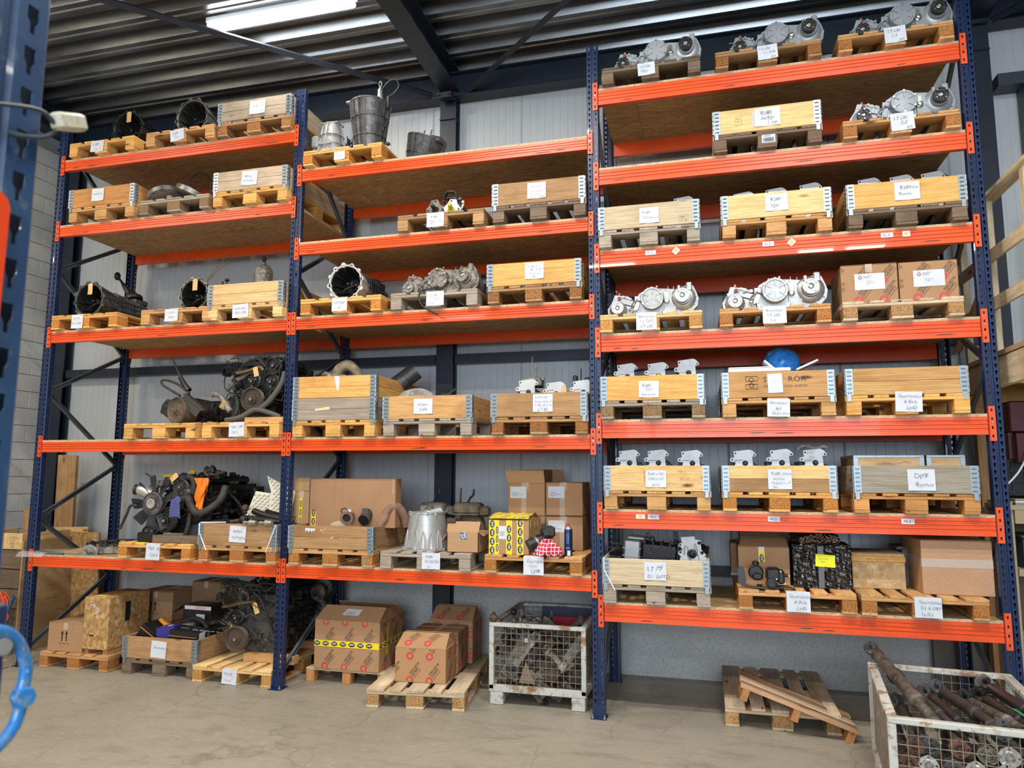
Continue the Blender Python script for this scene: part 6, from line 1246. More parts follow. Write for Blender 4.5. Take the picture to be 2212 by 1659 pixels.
for dr in ('X', 'Z'):
    w = N.new('ShaderNodeTexWave'); w.bands_direction = dr; w.inputs['Scale'].default_value = 11; w.inputs['Distortion'].default_value = 1.2; L.new(tc.outputs['Object'], w.inputs['Vector']); r = N.new('ShaderNodeMapRange'); r.inputs[1].default_value = .9; r.inputs[2].default_value = .95; L.new(w.outputs[0], r.inputs[0]); wv.append(r.outputs[0])
mx = N.new('ShaderNodeMath'); mx.operation = 'MAXIMUM'; L.new(wv[0], mx.inputs[0]); L.new(wv[1], mx.inputs[1]); mm = N.new('ShaderNodeMix'); mm.data_type = 'RGBA'; L.new(mx.outputs[0], mm.inputs[0]); mm.inputs[6].default_value = (.55, .02, .05, 1); mm.inputs[7].default_value = (.75, .75, .75, 1); L.new(mm.outputs[2], N['Principled BSDF'].inputs['Base Color'])
def cl_fn(u, v):
    a = 2 * PI * u; e = v * PI / 2; k = 1 + .22 * math.sin(4 * a + 2) + .12 * math.sin(9 * a + 5 * v); return (.10 * k * math.cos(a) * math.cos(e), .07 * k * math.sin(a) * math.cos(e) - .02, .005 + .105 * math.sin(e) * (1 + .15 * math.sin(7 * a)) + .012 * math.sin(11 * a + 9 * v) * math.cos(e) + .006)
MB().grid(cl_fn, 48, 14).build('cloth', ck, t)
t = thing('power_steering_pump', 'black and grey pump with large round end, right pallet of the lowest middle shelf', 'machine part', mw=T(-.58, .06, zs + .06) @ rot(-.2, .0, .55))
MB().lathe((0, -.10, 0), (1, 0, .45), [(.052, -.03), (.055, 0), (.055, .03), (.048, .035), (.046, .06), (.05, .065), (.05, .10), (.042, .11), (.04, .15)], 24).build('pump_barrel', black, t); MB().lathe((0, -.10, 0), (1, 0, .45), [(.0485, .036), (.0485, .058)], 24, False).build('grey_band', st, t)
greeble(MB().box(.10, -.15, .05, .20, -.03, .15, .02).cyl((.12, -.1, .12), (.14, -.1, .24), .006, n=6), .08, .2, -.15, -.1, .04, .16, 14, .02).build('pump_head', M('pump_grey', (.06, .065, .06), .45, .4), t)
# right bay, fourth shelf: two labelled cartons
z5 = zdeck('r', 3) + PT
for x, lab, lines, tp in ((1.885, 'left printed carton with white label, fourth shelf of the right bay', ('Ref 734', '2R 4th Gears', 'LT 4 AB'), 'closed'), (2.29, 'right printed carton with bulging top and white label, fourth shelf of the right bay', ('Ref 08/31', 'Standard 4WD'), 'roof')):
    t = cog_carton(x, .10, z5 + .001, .395, .44, .315, lab, top=tp, rise=.04, ox=.12, oz=.04, dx=.175, dz=.15, flap_print=False)
    o = MB(T(.20, 0, .18) @ rot(0, .0, 0)).box(-.105, -.0035, -.06, .105, -.002, .065).build('address_label', paper, t); mb = MB()
    write(mb, 'WINCHESTER', .155, .222, .009, lambda u, v: (u, -.0042, v), width=.06); write(mb, 'GEARS', .155, .209, .013, lambda u, v: (u, -.0042, v), width=.045)
    for k, l in enumerate(lines): write(mb, l, .175, .16 + k * .013, .009, lambda u, v: (u, -.0042, v))
    mb.tube([(.135 + .011 * math.cos(a), -.0042, .215 + .011 * math.sin(a)) for a in [2.2 + i * .5 for i in range(8)]], .0022, 4); mb.build('label_print', ink, o)
    MB().tube([(.135 + .011 * math.cos(a), -.0044, .215 + .011 * math.sin(a)) for a in [-.9 + i * .4 for i in range(6)]] + [(.13, -.0044, .236)], .0022, 4).tube([(.132, -.0044, .222), (.14, -.0044, .214)], .0015, 4).build('drop_logo', redp, o)
# right bay, lowest shelf
z6 = zdeck('r', 6) + PT
t = carton(1.065, .22, z6 + .001, .375, .36, .285, 'carton with yellow tape strip behind the black steering box', top='roof', rise=.055, flapf=.35); oval_tape(t, .045, .11, lambda u, v, e=0: (.15 + v, -.0014 - e, .17 + u), .09, .03)
MB().box(.15, -.003, .265, .195, -.0012, .285).build('tape_end', paper, t)
t = carton(1.02, .62, z6 + .001, .07, .3, .27, 'narrow carton edge left of the taped carton, lowest right shelf', tape=False); t = carton(1.10, .68, z6 + .001, .34, .3, .40, 'taller shaded carton behind the taped carton, lowest right shelf', tone=(.75, .75, .75), tape=False)  # rear carton's shade is put into its darker tone
t = thing('steering_box', 'black steering box with mounting bracket in front of the taped carton', 'machine part', (1.20, -.0, z6))
MB().lathe((-.02, .03, .12), (0, -1, 0), [(.05, -.06), (.055, 0), (.055, .02), (.048, .024), (.042, .018), (.002, .018)], 28).lathe((-.02, .02, .17), (0, 0, 1), [(.024, 0), (.024, .025), (.018, .03)], 14).box(-.05, .0, .06, .03, .1, .12, .015).build('valve_housing', black, t)
MB().box(.05, -.01, .06, .15, .10, .155, .015).lathe((.085, -.03, .045), (0, -1, 0), [(.042, -.04), (.044, 0), (.04, .01), (.03, .012), (.028, .006), (.002, .006)], 6).box(.13, 0, .04, .18, .09, .14, .012).cyl((.17, .04, .10), (.21, .04, .10), .012, n=8).build('gear_housing', black, t)
MB().prism([(-.15, .04), (-.12, .02), (-.09, .05), (-.10, .12), (-.11, .16), (-.14, .165), (-.155, .14), (-.15, .09)], -.02, -.008).tube([(-.13, -.01, .03), (-.05, -.02, .015), (.05, -.03, .01)], .01, 8, 4).cyl((-.2, 0, .10), (-.14, 0, .10), .014, n=10).build('mounting_bracket', M('bracket_black', (.025, .027, .03), .4), t)
bolts(MB(), .165, .09, .045, .0, 4, .006, .012).build('cover_bolt', bare, t, kind='stuff')
t = thing('drop_arm', 'flat black curved arm lying right of the steering box', 'machine part', (1.38, .0, z6)); MB().prism([(-.07, .004), (0, .02), (.07, .004), (.07, .012), (0, .032), (-.07, .012)], -.02, .03).build('arm', black, t)
t = thing('wrapped_carton', 'carton wrapped in shiny black stretch film with yellow note, lowest right shelf', 'box', (1.455, .15, z6))
bw = M('black_film', (.010, .011, .013), .14, bump=(5, 1., .018), coat=.6, stretch=(3.0, 3.0, .45)); 
def bwf(s):
    def fn(u, v):
        w = .40; h = .32; n = .006 * math.sin(23 * u + 9 * v) + .005 * math.sin(41 * v + 13 * u) + .004 * math.sin(60 * u)
        return (w * u, n - .0, h * v) if s == 0 else ((w + n, .34 * u, h * v) if s == 1 else (w * u, .34 * v, h + n))
    return fn
mb = MB().grid(bwf(0), 40, 34).grid(bwf(1), 20, 24).grid(bwf(2), 24, 12); mb.box(.002, .008, 0, .392, .34, .312); mb.build('stretch_film', bw, t)
MB().box(.175, -.014, .005, .215, -.009, .31).build('grey_tape', M('grey_tape', (.10, .11, .12), .3), t)
note(t, .225, .205, .135, .09, [('Stuurhuis', .15, .6, .2), ('links', .3, .35, .18), ('4 bout', .5, .1, .18)], -.05, -.014, mat=M('yellow_note', (.85, .86, .03), .7))
t = thing('shredded_paper', 'shredded brown packing paper spilling from the black wrapped box', 'packing paper', (1.62, .3, z6 + .32)); tag(t, kind=None)
mb = MB(); rg = random.Random(4)
for _ in range(420):
    x = rg.uniform(-.10, .18); y = rg.uniform(-.08, .12); z = rg.uniform(.0, .075) * (1 - abs(x - .06) * 3.5); a = rg.uniform(0, 6); b = rg.uniform(-1, 1); c = math.cos(a) * .014; s = math.sin(a) * .014
    mb.add([(x, y, z), (x + c, y + s * .5, z + b * .012), (x + c, y + s * .5 + .002, z + b * .012 + .004), (x, y + .002, z + .004)], [(0, 1, 2, 3)])
mb.build('paper_shreds', M('shred', (.55, .40, .24), .9), t, kind='stuff')
MB().grid(lambda u, v: (-.16 + .36 * u, -.02 + .16 * v, .02 + .09 * math.sin(PI * (.25 + u * .6)) * v + .008 * math.sin(18 * u)), 20, 6).build('film_flap', bw, t)
t = thing('chipboard_crate', 'light chipboard box with handwritten lid, lowest shelf of the right bay', 'crate', (1.885, .26, z6)); MB().box(0, 0, 0, .36, .34, .255, .003).build('box_body', M('osb_light', (.66, .46, .24), .75, noise=[(9, .5, .7, (.45, .29, .13)), (22, .55, .7, (.8, .62, .38))], vor=(30, (.42, .26, .1), .6)), t); MB().box(-.004, -.008, .195, .364, .35, .238, .003).build('lid_batten', wood('x'), t, TONE['Y']); MB().box(-.002, .02, .238, .362, .36, .26, .002).build('lid', ply, t)
mb = MB(); write(mb, 'RHD P38 4 Bolt', .10, .206, .022, lambda u, v: (u, -.0095, v), hand=True); mb.build('writing', ink, t)
MB(T(2.27, .45, z6)).box(0, 0, 0, .07, .3, .28, .004).box(-.03, .02, .27, .06, .28, .295, .004).build('metal_case', alu_dark, None, label='dark metal case end between chipboard box and large carton', cat='machine part')
t = carton(2.31, .07, z6 + .001, .45, .52, .375, 'large pinkish carton with clear tape at the right end, lowest shelf', tone=(1.18, 1.22, 1.35), tape=False, rz=.0)
MB().box(-.001, -.0018, .19, .449, -.0006, .25).build('clear_band', M('shiny_tape', (.62, .5, .42), .12, alpha=.75, bump=(20, 1, .004)), t); MB().box(-.0018, -.001, .19, -.0006, .5, .25).build('side_tape', MATS['shiny_tape'], t)
# patterned gift-like board and axle arms in the left crate
px, py, pz = PAL[('l', 4, 1)]
t = thing('patterned_wrap', 'cream cardboard with black oval pattern sticking out of the brown crate', 'packing board', mw=T(px + .28, .16, pz + .20) @ rot(-.12, .08, 0)); cr = M('cream_board', (.72, .68, .55), .75)
def ovals(par, fn, w, h, poly):
    mb = MB(); z = .02; row = 0
    while z < h:
        x = .02 + (row % 2) * .024
        while x < w:
            if inside(x, z, poly):
                P = [(x + .013 * math.cos(a) * .8 - .006 * math.sin(a) * .5, z + .007 * math.sin(a) + .008 * math.cos(a)) for a in [2 * PI * i / 10 for i in range(10)]]; Q = [(x + .6 * (p - x), z + .6 * (q - z)) for p, q in P]
                mb.add([fn(*p) for p in P + Q], [(i, (i + 1) % 10, 10 + (i + 1) % 10, 10 + i) for i in range(10)])
                for k in (1, 2): mb.add([fn(x + .016 + k * .004, z - .004 - k * .003), fn(x + .03 + k * .004, z + .008 - k * .003), fn(x + .031 + k * .004, z + .007 - k * .003), fn(x + .017 + k * .004, z - .005 - k * .003)], [(0, 1, 2, 3)])
            x += .048
        z += .026; row += 1
    mb.build('oval_print', btape, par, kind='stuff')
def inside(x, y, P):
    c = False
    for i in range(len(P)):
        (x1, y1), (x2, y2) = P[i], P[i - 1]
        if (y1 > y) != (y2 > y) and x < (x2 - x1) * (y - y1) / (y2 - y1) + x1: c = not c
    return c
p1 = [(0, 0), (.34, -.02), (.36, .28), (.09, .29), (.05, .12)]; MB().prism(p1, 0, .01).build('front_board', cr, t); ovals(t, lambda a, b: (a, -.001, b), .36, .27, [(.02, .01), (.33, .0), (.35, .27), (.09, .27), (.06, .12)])
p2 = [(.30, -.03), (.50, -.06), (.52, .32), (.20, .44), (.27, .30)]; MB().prism(p2, -.03, -.022).build('raised_board', cr, t); ovals(t, lambda a, b: (a, -.031, b), .52, .42, [(.3, .0), (.5, -.03), (.51, .3), (.23, .42), (.29, .30)])
t = thing('suspension_arms', 'bundle of black suspension arms lying on the brown crate', 'machine part', (px, py, pz + .20))
MB().tube([(.42, .2, .10), (.56, .18, .06), (.78, .15, .03)], .03, 10, 4).tube([(.40, .1, .04), (.6, .14, .02), (.79, .14, .0)], .028, 10, 4).prism([(.44, .0), (.80, .0), (.80, .06), (.55, .12)], .2, .24).sph((.42, .05, .03), .042, 12).sph((.40, .1, .09), .02, 8).build('arm', black, t)
MB().sph((.385, .12, .13), .034, 12).build('rusty_ball_joint', rusty, t)
for x0 in (.49, .65): MB().lathe((x0, -.02, .01), (1, -.1, 0), [(.014, -.02), (.016, 0), (.016, .015), (.011, .018), (.011, .035), (.024, .045), (.03, .055), (.024, .07), (.022, .12)], 16).build('steel_stud', M('olive_zinc', (.36, .36, .27), .4, .7), t)
MB().tube([(.25, .1, .005), (.36, .12, .02), (.42, .15, .01)], .016, 8, 4).build('link', rusty, t)
# ---------------------------------------------------------------- wire cages
cage_m = M('rusty_white_paint', (.50, .51, .48), .65, .1, noise=[(6, .52, .62, (.24, .13, .06)), (28, .56, .66, (.30, .17, .07)), (2, .5, .8, (.42, .42, .38), False)], bump=(40, .4), detail=6)
wire_m = M('rusty_wire', (.26, .19, .12), .7, .3, noise=(14, .4, .7, (.34, .31, .27)))
def cage(x, y, rz, label, W_=.80, D_=1.18, H=.64, dark=None):
    t = thing('wire_cage', label, 'wire cage', (x, y, 0), rz)
    for a in (0, W_ - .04):
        for b in (0, D_ - .04): MB().box(a, b, .12, a + .04, b + .04, H - .03, .003).build('corner_post', cage_m, t)
    MB().box(0, 0, H - .03, W_, .05, H, .004).build('top_rail', cage_m, t); MB().box(0, D_ - .05, H - .03, W_, D_, H, .004).build('top_rail', cage_m, t)
    for a in (0, W_ - .05): MB().box(a, .0505, H - .03, a + .05, D_ - .0505, H, .004).build('top_rail', cage_m, t)
    MB().box(0, 0, .10, W_, .04, .155, .004).build('bottom_rail', cage_m, t); MB().box(0, D_ - .04, .10, W_, D_, .155, .004).build('bottom_rail', cage_m, t)
    for a in (0, W_ - .04): MB().box(a, .041, .10, a + .04, D_ - .041, .155, .004).build('bottom_rail', cage_m, t)
    MB().box(.03, .03, .12, W_ - .03, D_ - .03, .13).build('floor_plate', rusty, t)
    for a in (.01, W_ - .12):
        for b in (.0, D_ - .11): MB().box(a, b, 0, a + .11, b + .11, .10, .006).build('foot', cage_m, t)
    def wires_(fn, L, nm='wire_mesh'):
        n = int((L - .08) / .05)
        for i in range(1, n + 1):
            u = .04 + i * (L - .08) / (n + 1); (MB().cyl(fn(u, .15), fn(u, H - .02), .0022, n=5)).build('upright_wire', wire_m, t)
        for k in range(1, 9):
            z = .155 + k * (H - .185) / 9; (MB().cyl(fn(.03, z, .004), fn(L - .03, z, .004), .0022, n=5)).build('cross_wire', wire_m, t)
    wires_(lambda u, z, e=0: (u, .018 + e, z), W_); wires_(lambda u, z, e=0: (u, D_ - .02 + e, z), W_)
    wires_(lambda u, z, e=0: (.018 + e, u, z), D_); wires_(lambda u, z, e=0: (W_ - .018 + e, u, z), D_)
    return t
cage(-.915, .10, 0., 'rusty white wire cage full of scrap brackets, right end of the middle bay floor', D_=1.02)
CX, CY, CR = 1.695, -1.585, -.115
cage(CX, CY, CR, 'rusty white wire cage full of propeller shafts in the right foreground')
random.seed(21)
# scrap in the first cage
scrap_a = M('scrap_grey', (.20, .19, .175), .6, .4, noise=[(14, .42, .65, (.07, .062, .055)), (40, .6, .72, (.34, .32, .29))], bump=(50, .6, .003))
scrap_b = M('scrap_brown', (.13, .10, .075), .7, .3, noise=[(16, .42, .65, (.05, .04, .032))], bump=(50, .6, .003))
scrap_c = M('scrap_pale', (.36, .34, .31), .55, .4, noise=[(16, .42, .65, (.16, .13, .1))], bump=(50, .5, .003))
def arm_mb(L, r=.02):
    mb = MB().lathe((0, -.03, 0), (0, 1, 0), [(r * 2.1, 0), (r * 2.1, .06), (r * 1.1, .06), (r * 1.1, 0)], 16, False).lathe((L, -.02, 0), (0, 1, 0), [(r * 1.6, 0), (r * 1.6, .04), (r * .8, .04), (r * .8, 0)], 14, False)
    return mb.prism([(r * 1.8, -r), (L * .5, -r * .8), (L - r * 1.4, -r), (L - r * 1.4, r), (L * .5, r * 1.3), (r * 1.8, r)], -.008, .008).prism([(r * 1.8, r * .7), (L - r * 1.4, r * .7), (L - r * 1.4, r), (r * 1.8, r)], -.02, .02)
def channel_mb(L, w=.05):
    mb = MB().box(0, 0, -w / 2, L, .004, w / 2).box(0, 0, w / 2, L, .035, w / 2 + .004).box(0, 0, -w / 2 - .004, L, .035, -w / 2); return mb.cyl((L * .15, -.001, 0), (L * .15, -.003, 0), w * .22, n=12).cyl((L * .85, -.001, 0), (L * .85, -.003, 0), w * .22, n=12)
def clevis_mb(L): return MB().box(0, -.02, -.02, L, .02, .02, .006).box(L, -.03, -.028, L + .05, -.018, .028, .003).box(L, .018, -.028, L + .05, .03, .028, .003).box(-.03, -.03, -.03, 0, .03, .03, .008).lathe((-.04, -.034, 0), (0, 1, 0), [(.03, 0), (.03, .068), (.014, .068), (.014, 0)], 14, False)
def bracket_mb(s): return MB().prism([(0, 0), (s, 0), (s * .9, s * .5), (s * .5, s * .9), (s * .2, s), (0, s * .7)], 0, .006).prism([(0, 0), (s, 0), (s, .008), (0, .008)], -.04, .0).cyl((s * .3, -.0, s * .6), (s * .3, -.002, s * .6), s * .12, n=12).cyl((s * .7, .0, s * .3), (s * .7, -.002, s * .3), s * .09, n=12)
def hous_mb(s): return greeble(MB().lathe((0, 0, 0), (0, -1, 0), [(s, -.06), (s * 1.05, 0), (s * .9, .02), (s * .5, .03), (s * .45, .01), (s * .2, .01)], 18), -s, s, -.02, .05, -s, s, 8, s * .3)
KINDS = [('track_rod_arm', 'cast suspension arm', lambda: arm_mb(random.uniform(.16, .3))), ('steel_channel', 'folded steel channel', lambda: channel_mb(random.uniform(.14, .3), random.uniform(.035, .06))), ('clevis_rod', 'forked rod end', lambda: clevis_mb(random.uniform(.08, .18))),
         ('mounting_bracket', 'cut steel bracket', lambda: bracket_mb(random.uniform(.08, .15))), ('hub_casting', 'round hub casting', lambda: hous_mb(random.uniform(.03, .055)))]
cnt = {}
specials = [('track_rod_arm', 'large pale cast arm standing diagonally behind the cage front mesh', lambda: arm_mb(.34, .026), -.735, .17, .26, -.95, scrap_c), ('steel_channel', 'long grey channel leaning at the left of the cage, front one', lambda: channel_mb(.42, .06), -.84, .19, .17, -1.05, scrap_a), ('steel_channel', 'long grey channel leaning at the left of the cage, rear one', lambda: channel_mb(.42, .07), -.79, .25, .16, -1.05, scrap_a),
            ('mounting_bracket', 'triangular rusty plate low in the middle of the cage', lambda: MB().prism([(0, 0), (.14, 0), (.06, .17)], 0, .01), -.68, .16, .165, 0, M('sheet_rust', (.22, .17, .12), .7)), ('clevis_rod', 'pale forked link right of the cage middle', lambda: clevis_mb(.12), -.42, .16, .42, .75, scrap_c),
            ('clevis_rod', 'white-tipped rod end near the cage top left', lambda: MB().lathe((0, 0, 0), (0, -1, 0), [(.015, -.1), (.016, 0), (.006, 0), (.005, -.02)], 14), -.62, .17, .50, 0, foam), ('steel_channel', 'leaning grey channel at the right of the cage', lambda: channel_mb(.3, .07), -.33, .2, .30, -.95, scrap_a)]
for nm, lb, fn, x, y, z, a, mt_ in specials:
    t = thing(nm, lb, 'scrap part', mw=T(x, y, z) @ rot(0, a, 0)); fn().build('steel_body', mt_, t)
for iz, zz in enumerate((.17, .24, .31, .38, .46, .53)):
    for ix in range(7):
        k, ds, fn = random.choice(KINDS); x = -.84 + ix * .10 + random.uniform(-.02, .03); y = .17 + random.uniform(0, .12) + iz * .035; L0 = 0
        row = ['at the very bottom', 'low down', 'below mid height', 'at mid height', 'above mid height', 'near the top'][iz]; col_ = ['far left', 'left', 'left of centre', 'centre', 'right of centre', 'right', 'far right'][ix]
        t = thing(k, f'{ds} {row} of the scrap cage, {col_}', 'scrap part', mw=T(min(x, -.30), y, zz) @ rot(random.uniform(-.5, .5), random.uniform(-.9, .9), random.uniform(-.3, .6)))
        fn().build('steel_body', random.choice((scrap_a, scrap_b, scrap_b, scrap_a, scrap_c)), t)
for ix in range(5):                         # deeper layer further back
    for iy in range(4):
        k, ds, fn = KINDS[(ix + iy) % 5]; t = thing(k, f'{ds} on top of the heap in the scrap cage, {["left","left middle","middle","right middle","right"][ix]} {["front","second","third","rear"][iy]} row', 'scrap part', mw=T(-.80 + ix * .12, .40 + iy * .15, .44 + .03 * random.random()) @ rot(random.uniform(-.8, .8), random.uniform(-.6, .6), random.uniform(-1, 1))); fn().build('steel_body', random.choice((scrap_a, scrap_b)), t)
MB().box(-.86, .35, .135, -.16, 1.05, .40).build('scrap_filling', scrap_b, None, label='dark unsorted scrap filling the bottom of the cage', cat='scrap', kind='stuff')
t = thing('gear_lever', 'gear lever with black ball knob on top of the scrap cage', 'gear lever', (-.775, .36, .60)); MB().tube([(.0, 0, .06), (.04, .0, .02), (.10, 0, -.02), (.2, 0, -.05)], .008, 8, 4).build('lever_rod', oily, t); MB().sph((0, 0, .085), .028, 14).build('knob', black, t)
t = thing('slave_cylinder', 'rusty lump of a hydraulic part on the left rim of the scrap cage', 'scrap part', (-.89, .14, .64)); greeble(MB().sph((0, 0, .03), .035, 12), -.04, .04, -.02, .02, 0, .06, 10, .018).build('casting', rusty, t)
t = thing('parts_pile', 'dirty castings heaped behind the cage front rail, left', 'scrap part', (-.68, .40, .56)); greeble(MB().sph((0, 0, .02), .08, 12, (1.4, 1, .7)), -.12, .14, -.08, .06, 0, .10, 22, .028).cyl((.06, -.1, .06), (.13, -.1, .06), .01, n=8).build('casting', alu_dirty, t)
t = thing('panel', 'dark navy sheet standing at the back of the scrap cage', 'panel', (-.66, .95, .40)); MB().box(0, 0, 0, .50, .008, .24, .001).build('sheet', M('navy_sheet', (.03, .03, .07), .5), t); mb = MB().tube([(.05, -.001, .08), (.08, -.001, .15), (.09, -.001, .2), (.1, -.001, .12), (.12, -.001, .09)], .0015, 4, 2).build('chalk_mark', paper, t)
t = thing('panel', 'red sheet leaning in front of the navy one in the scrap cage', 'panel', (-.55, .88, .36)); MB().box(0, 0, 0, .42, .008, .21, .001).build('sheet', M('red_sheet', (.38, .015, .03), .4), t)
# propeller shafts
def CG(x, y, z): c, s = math.cos(CR), math.sin(CR); return Vector((CX + x * c - y * s, CY + x * s + y * c, z))
sh_mats = [M('shaft_grey', (.14, .125, .105), .6, .3, noise=[(9, .42, .62, (.05, .045, .04)), (26, .6, .7, (.3, .27, .22))], bump=(40, .5, .003)), oily, alu_dark, M('shaft_brown', (.052, .047, .043), .6, .3, noise=(12, .4, .7, (.035, .03, .026)))]
def fl_ring(o, ax, r, mat, t, nm='end_flange'):
    q = Vector(ax).to_track_quat('Z', 'Y').to_matrix().to_4x4(); q.translation = Vector(o)
    mb = MB(q)
    out = []; n = 32
    for i in range(n):
        a = 2 * PI * i / n; k = r * (1 + .10 * max(0, math.cos(4 * a)) ** 2); out.append((k * math.cos(a), k * math.sin(a)))
    mb.prism(out, 0, .012, 'xy').lathe((0, 0, .012), (0, 0, 1), [(r * .6, 0), (r * .6, .008), (r * .48, .008), (r * .44, -.004), (r * .2, -.004), (r * .18, .004)], 22)
    o_ = mb.build(nm, mat, t)
    for i in range(4): a = i * PI / 2; MB(q).cyl((r * .82 * math.cos(a), r * .82 * math.sin(a), .010), (r * .82 * math.cos(a), r * .82 * math.sin(a), .0135), r * .12, n=10).build('bolt_hole', hole, o_)
def shaft(a, b, r, label, m1, m2=alu_dark, fr=.05, fmat=None, ends=(1, 1)):
    a = Vector(a); b = Vector(b); d = (b - a).normalized(); L = (b - a).length
    t = thing('propeller_shaft', label, 'propeller shaft')
    MB().lathe(a, d, [(r * .8, .05), (r, .06), (r, L * .62), (r * 1.15, L * .63), (r * 1.15, L * .68), (r * .8, L * .69), (r * .8, L - .06), (r * .6, L - .05)], 18).build('tube', m1, t)
    for e, p, dd in ((ends[0], a, -d), (ends[1], b, d)):
        if not e: continue
        p0 = p - dd * .05; mb = MB()
        u = dd.cross(Vector((0, 0, 1))).normalized(); w = dd.cross(u)
        for sg in (-1, 1): mb.tube([p0, p0 + u * sg * r * 1.0 + dd * .02, p0 + u * sg * r * 1.05 + dd * .05], [r * .7, r * .5, r * .42], 8, 2); mb.tube([p0 + dd * .10, p0 + dd * .08 + w * sg * r, p0 + dd * .045 + w * sg * r * 1.05], [r * .6, r * .5, r * .42], 8, 2)
        mb.cyl(p0 + dd * .045 - u * r * 1.2, p0 + dd * .045 + u * r * 1.2, r * .32, n=10).cyl(p0 + dd * .045 - w * r * 1.2, p0 + dd * .045 + w * r * 1.2, r * .32, n=10).build('universal_joint', m2, t)
        fl_ring(p + dd * .05, dd, fr, fmat or m2, t)
    return t
A = CG
shaft(A(.045, 1.22, .70), A(.27, .14, .56), .036, 'long mottled grey propeller shaft sticking out over the cage corner', sh_mats[0], ends=(1, 0), fr=.045)
shaft(A(.16, .95, .60), A(.36, .20, .54), .026, 'slim brown propeller shaft, second from the left in the cage', sh_mats[3], ends=(1, 0))
shaft(A(.30, .85, .55), A(.42, .20, .53), .030, 'dark propeller shaft with open joint, third from the left', oily, ends=(1, 0))
shaft(A(.37, .90, .57), A(.52, .22, .59), .032, 'brown banded propeller shaft with grey flange facing the viewer', sh_mats[3], fmat=alu_dark)
shaft(A(.50, .82, .55), A(.64, .14, .60), .028, 'black and white scuffed propeller shaft in the middle of the cage', sh_mats[0], oily)
shaft(A(.58, .86, .56), A(.72, .26, .56), .034, 'glossy black propeller shaft with label, right of the middle', black, black, ends=(1, 0))
shaft(A(.64, 1.0, .60), A(.755, .30, .60), .032, 'rightmost black propeller shaft with bright flange', black, oily, fmat=bare)
shaft(A(.12, .75, .50), A(.20, .25, .46), .030, 'half-buried dark shaft at the left side of the cage', oily)
MB(T(0, 0, 0)).add([A(.655, .55, .601), A(.675, .55, .601), A(.70, .42, .599), A(.68, .42, .599)], [(0, 1, 2, 3)]).build('green_label', M('green_label', (.02, .25, .08), .5), None, label='small green label on the glossy black shaft', cat='label')
random.seed(5); cols = ['far left', 'left', 'left middle', 'middle', 'right middle', 'right', 'far right']
fm = [alu_dark, M('rust_flange', (.17, .09, .055), .6, .3, noise=(20, .4, .7, (.08, .045, .03))), alu_dirty, oily, alu_dark, bare, alu_dark]
for iz, zz in enumerate((.19, .30, .41, .50)):
    for ix in range(7):
        if iz == 3 and ix in (1, 5): continue
        x = .09 + ix * .103 + random.uniform(-.012, .012) + (.04 if iz % 2 else 0); x = min(x, .73); yy = .10 + random.uniform(0, .06); z = zz + random.uniform(-.012, .012)
        shaft(A(min(max(x + random.uniform(-.05, .05), .1), .7), yy + .6, z + random.uniform(0, .03)), A(x, yy, z), random.choice((.022, .026, .03)), f'buried propeller shaft, {["bottom", "second lowest", "third", "top"][iz]} row, {cols[ix]} flange behind the mesh', random.choice(sh_mats), random.choice((alu_dark, oily)), fr=random.uniform(.04, .05), fmat=random.choice(fm) if (iz, ix) != (2, 4) else bare, ends=(0, 1))
# ---------------------------------------------------------------- left end: timber, boards, straps
MB(T(-6.27, 1.02, 1.07) @ rot(.06, .045, 0)).box(-.13, -.02, -1.05, .13, .02, .98, .003).build('leaning_plank', wood('z'), None, TONE['B'], label='tall dark brown plank leaning against the corner column', cat='plank')
MB(T(-6.25, .60, .6) @ rot(.05, .02, 0)).box(-.10, -.02, -.58, .06, .02, .86, .003).build('leaning_plank', wood('z'), None, TONE['B'], label='narrower plank standing left of the tall one', cat='plank')
t = thing('leaning_board', 'chipboard sheet leaning on the back wall behind the left end frame', 'board', mw=T(-6.42, 1.02, 0) @ rot(.06, 0, 0)); MB().box(.22, -.012, 0, .72, .012, 1.19, .001).build('chipboard_sheet', osb_box, t)
MB(T(0, 0, 0)).box(-6.085, .34, .0, -6.065, 1.0, 1.14, .001).build('plywood_board', ply, None, (.95, .9, .85), label='plywood board standing beside the collar stack at the left end', cat='board')
MB(T(-6.45, .95, 1.17) @ rot(0, -.03, 0)).box(.0, 0, 0, .58, .03, .06, .002).build('pale_batten', wood('x'), None, TONE['P'], label='pale batten lying on top of the leaning boards', cat='timber')
for i in range(6):
    z0 = .05 + i * .20; z1 = z0 + .195 if i < 5 else 1.22
    t = thing('pallet_collar', ['lowest', 'second lowest', 'third', 'fourth', 'fifth', 'topmost pale stamped'][i] + ' wooden collar in the stack at the far left', 'pallet collar', (-6.90, .35, z0))
    c = TONE['P'] if i == 5 else jit(TONE['D'], .2)
    MB().box(0, 0, 0, .80, .02, z1 - z0 - .006, .002).build('end_board', wood('x'), t, c); MB().box(.78, .021, 0, .80, .62, z1 - z0 - .006, .002).build('side_board', wood('y'), t, c); MB().box(0, .021, 0, .02, .62, z1 - z0 - .006, .002).build('side_board', wood('y'), t, c)
    if i == 5:
        mb = MB(); mb.tube([(.60, -.001, .05), (.60, -.001, .15), (.74, -.001, .15), (.74, -.001, .05)], .0009, 4); mb.tube([(.62, -.001, .09), (.72, -.001, .09)], .0009, 4)
        for k in range(4): mb.box(.615, -.0012, .10 + k * .011, .725, -.0004, .102 + k * .011); mb.box(.64, -.0012, .045 + k * .011, .70, -.0004, .047 + k * .011)
        write(mb, '3C', .66, .012, .03, lambda u, v: (u, -.001, v)); mb.build('ink_stamp', ink, t, kind='stuff')
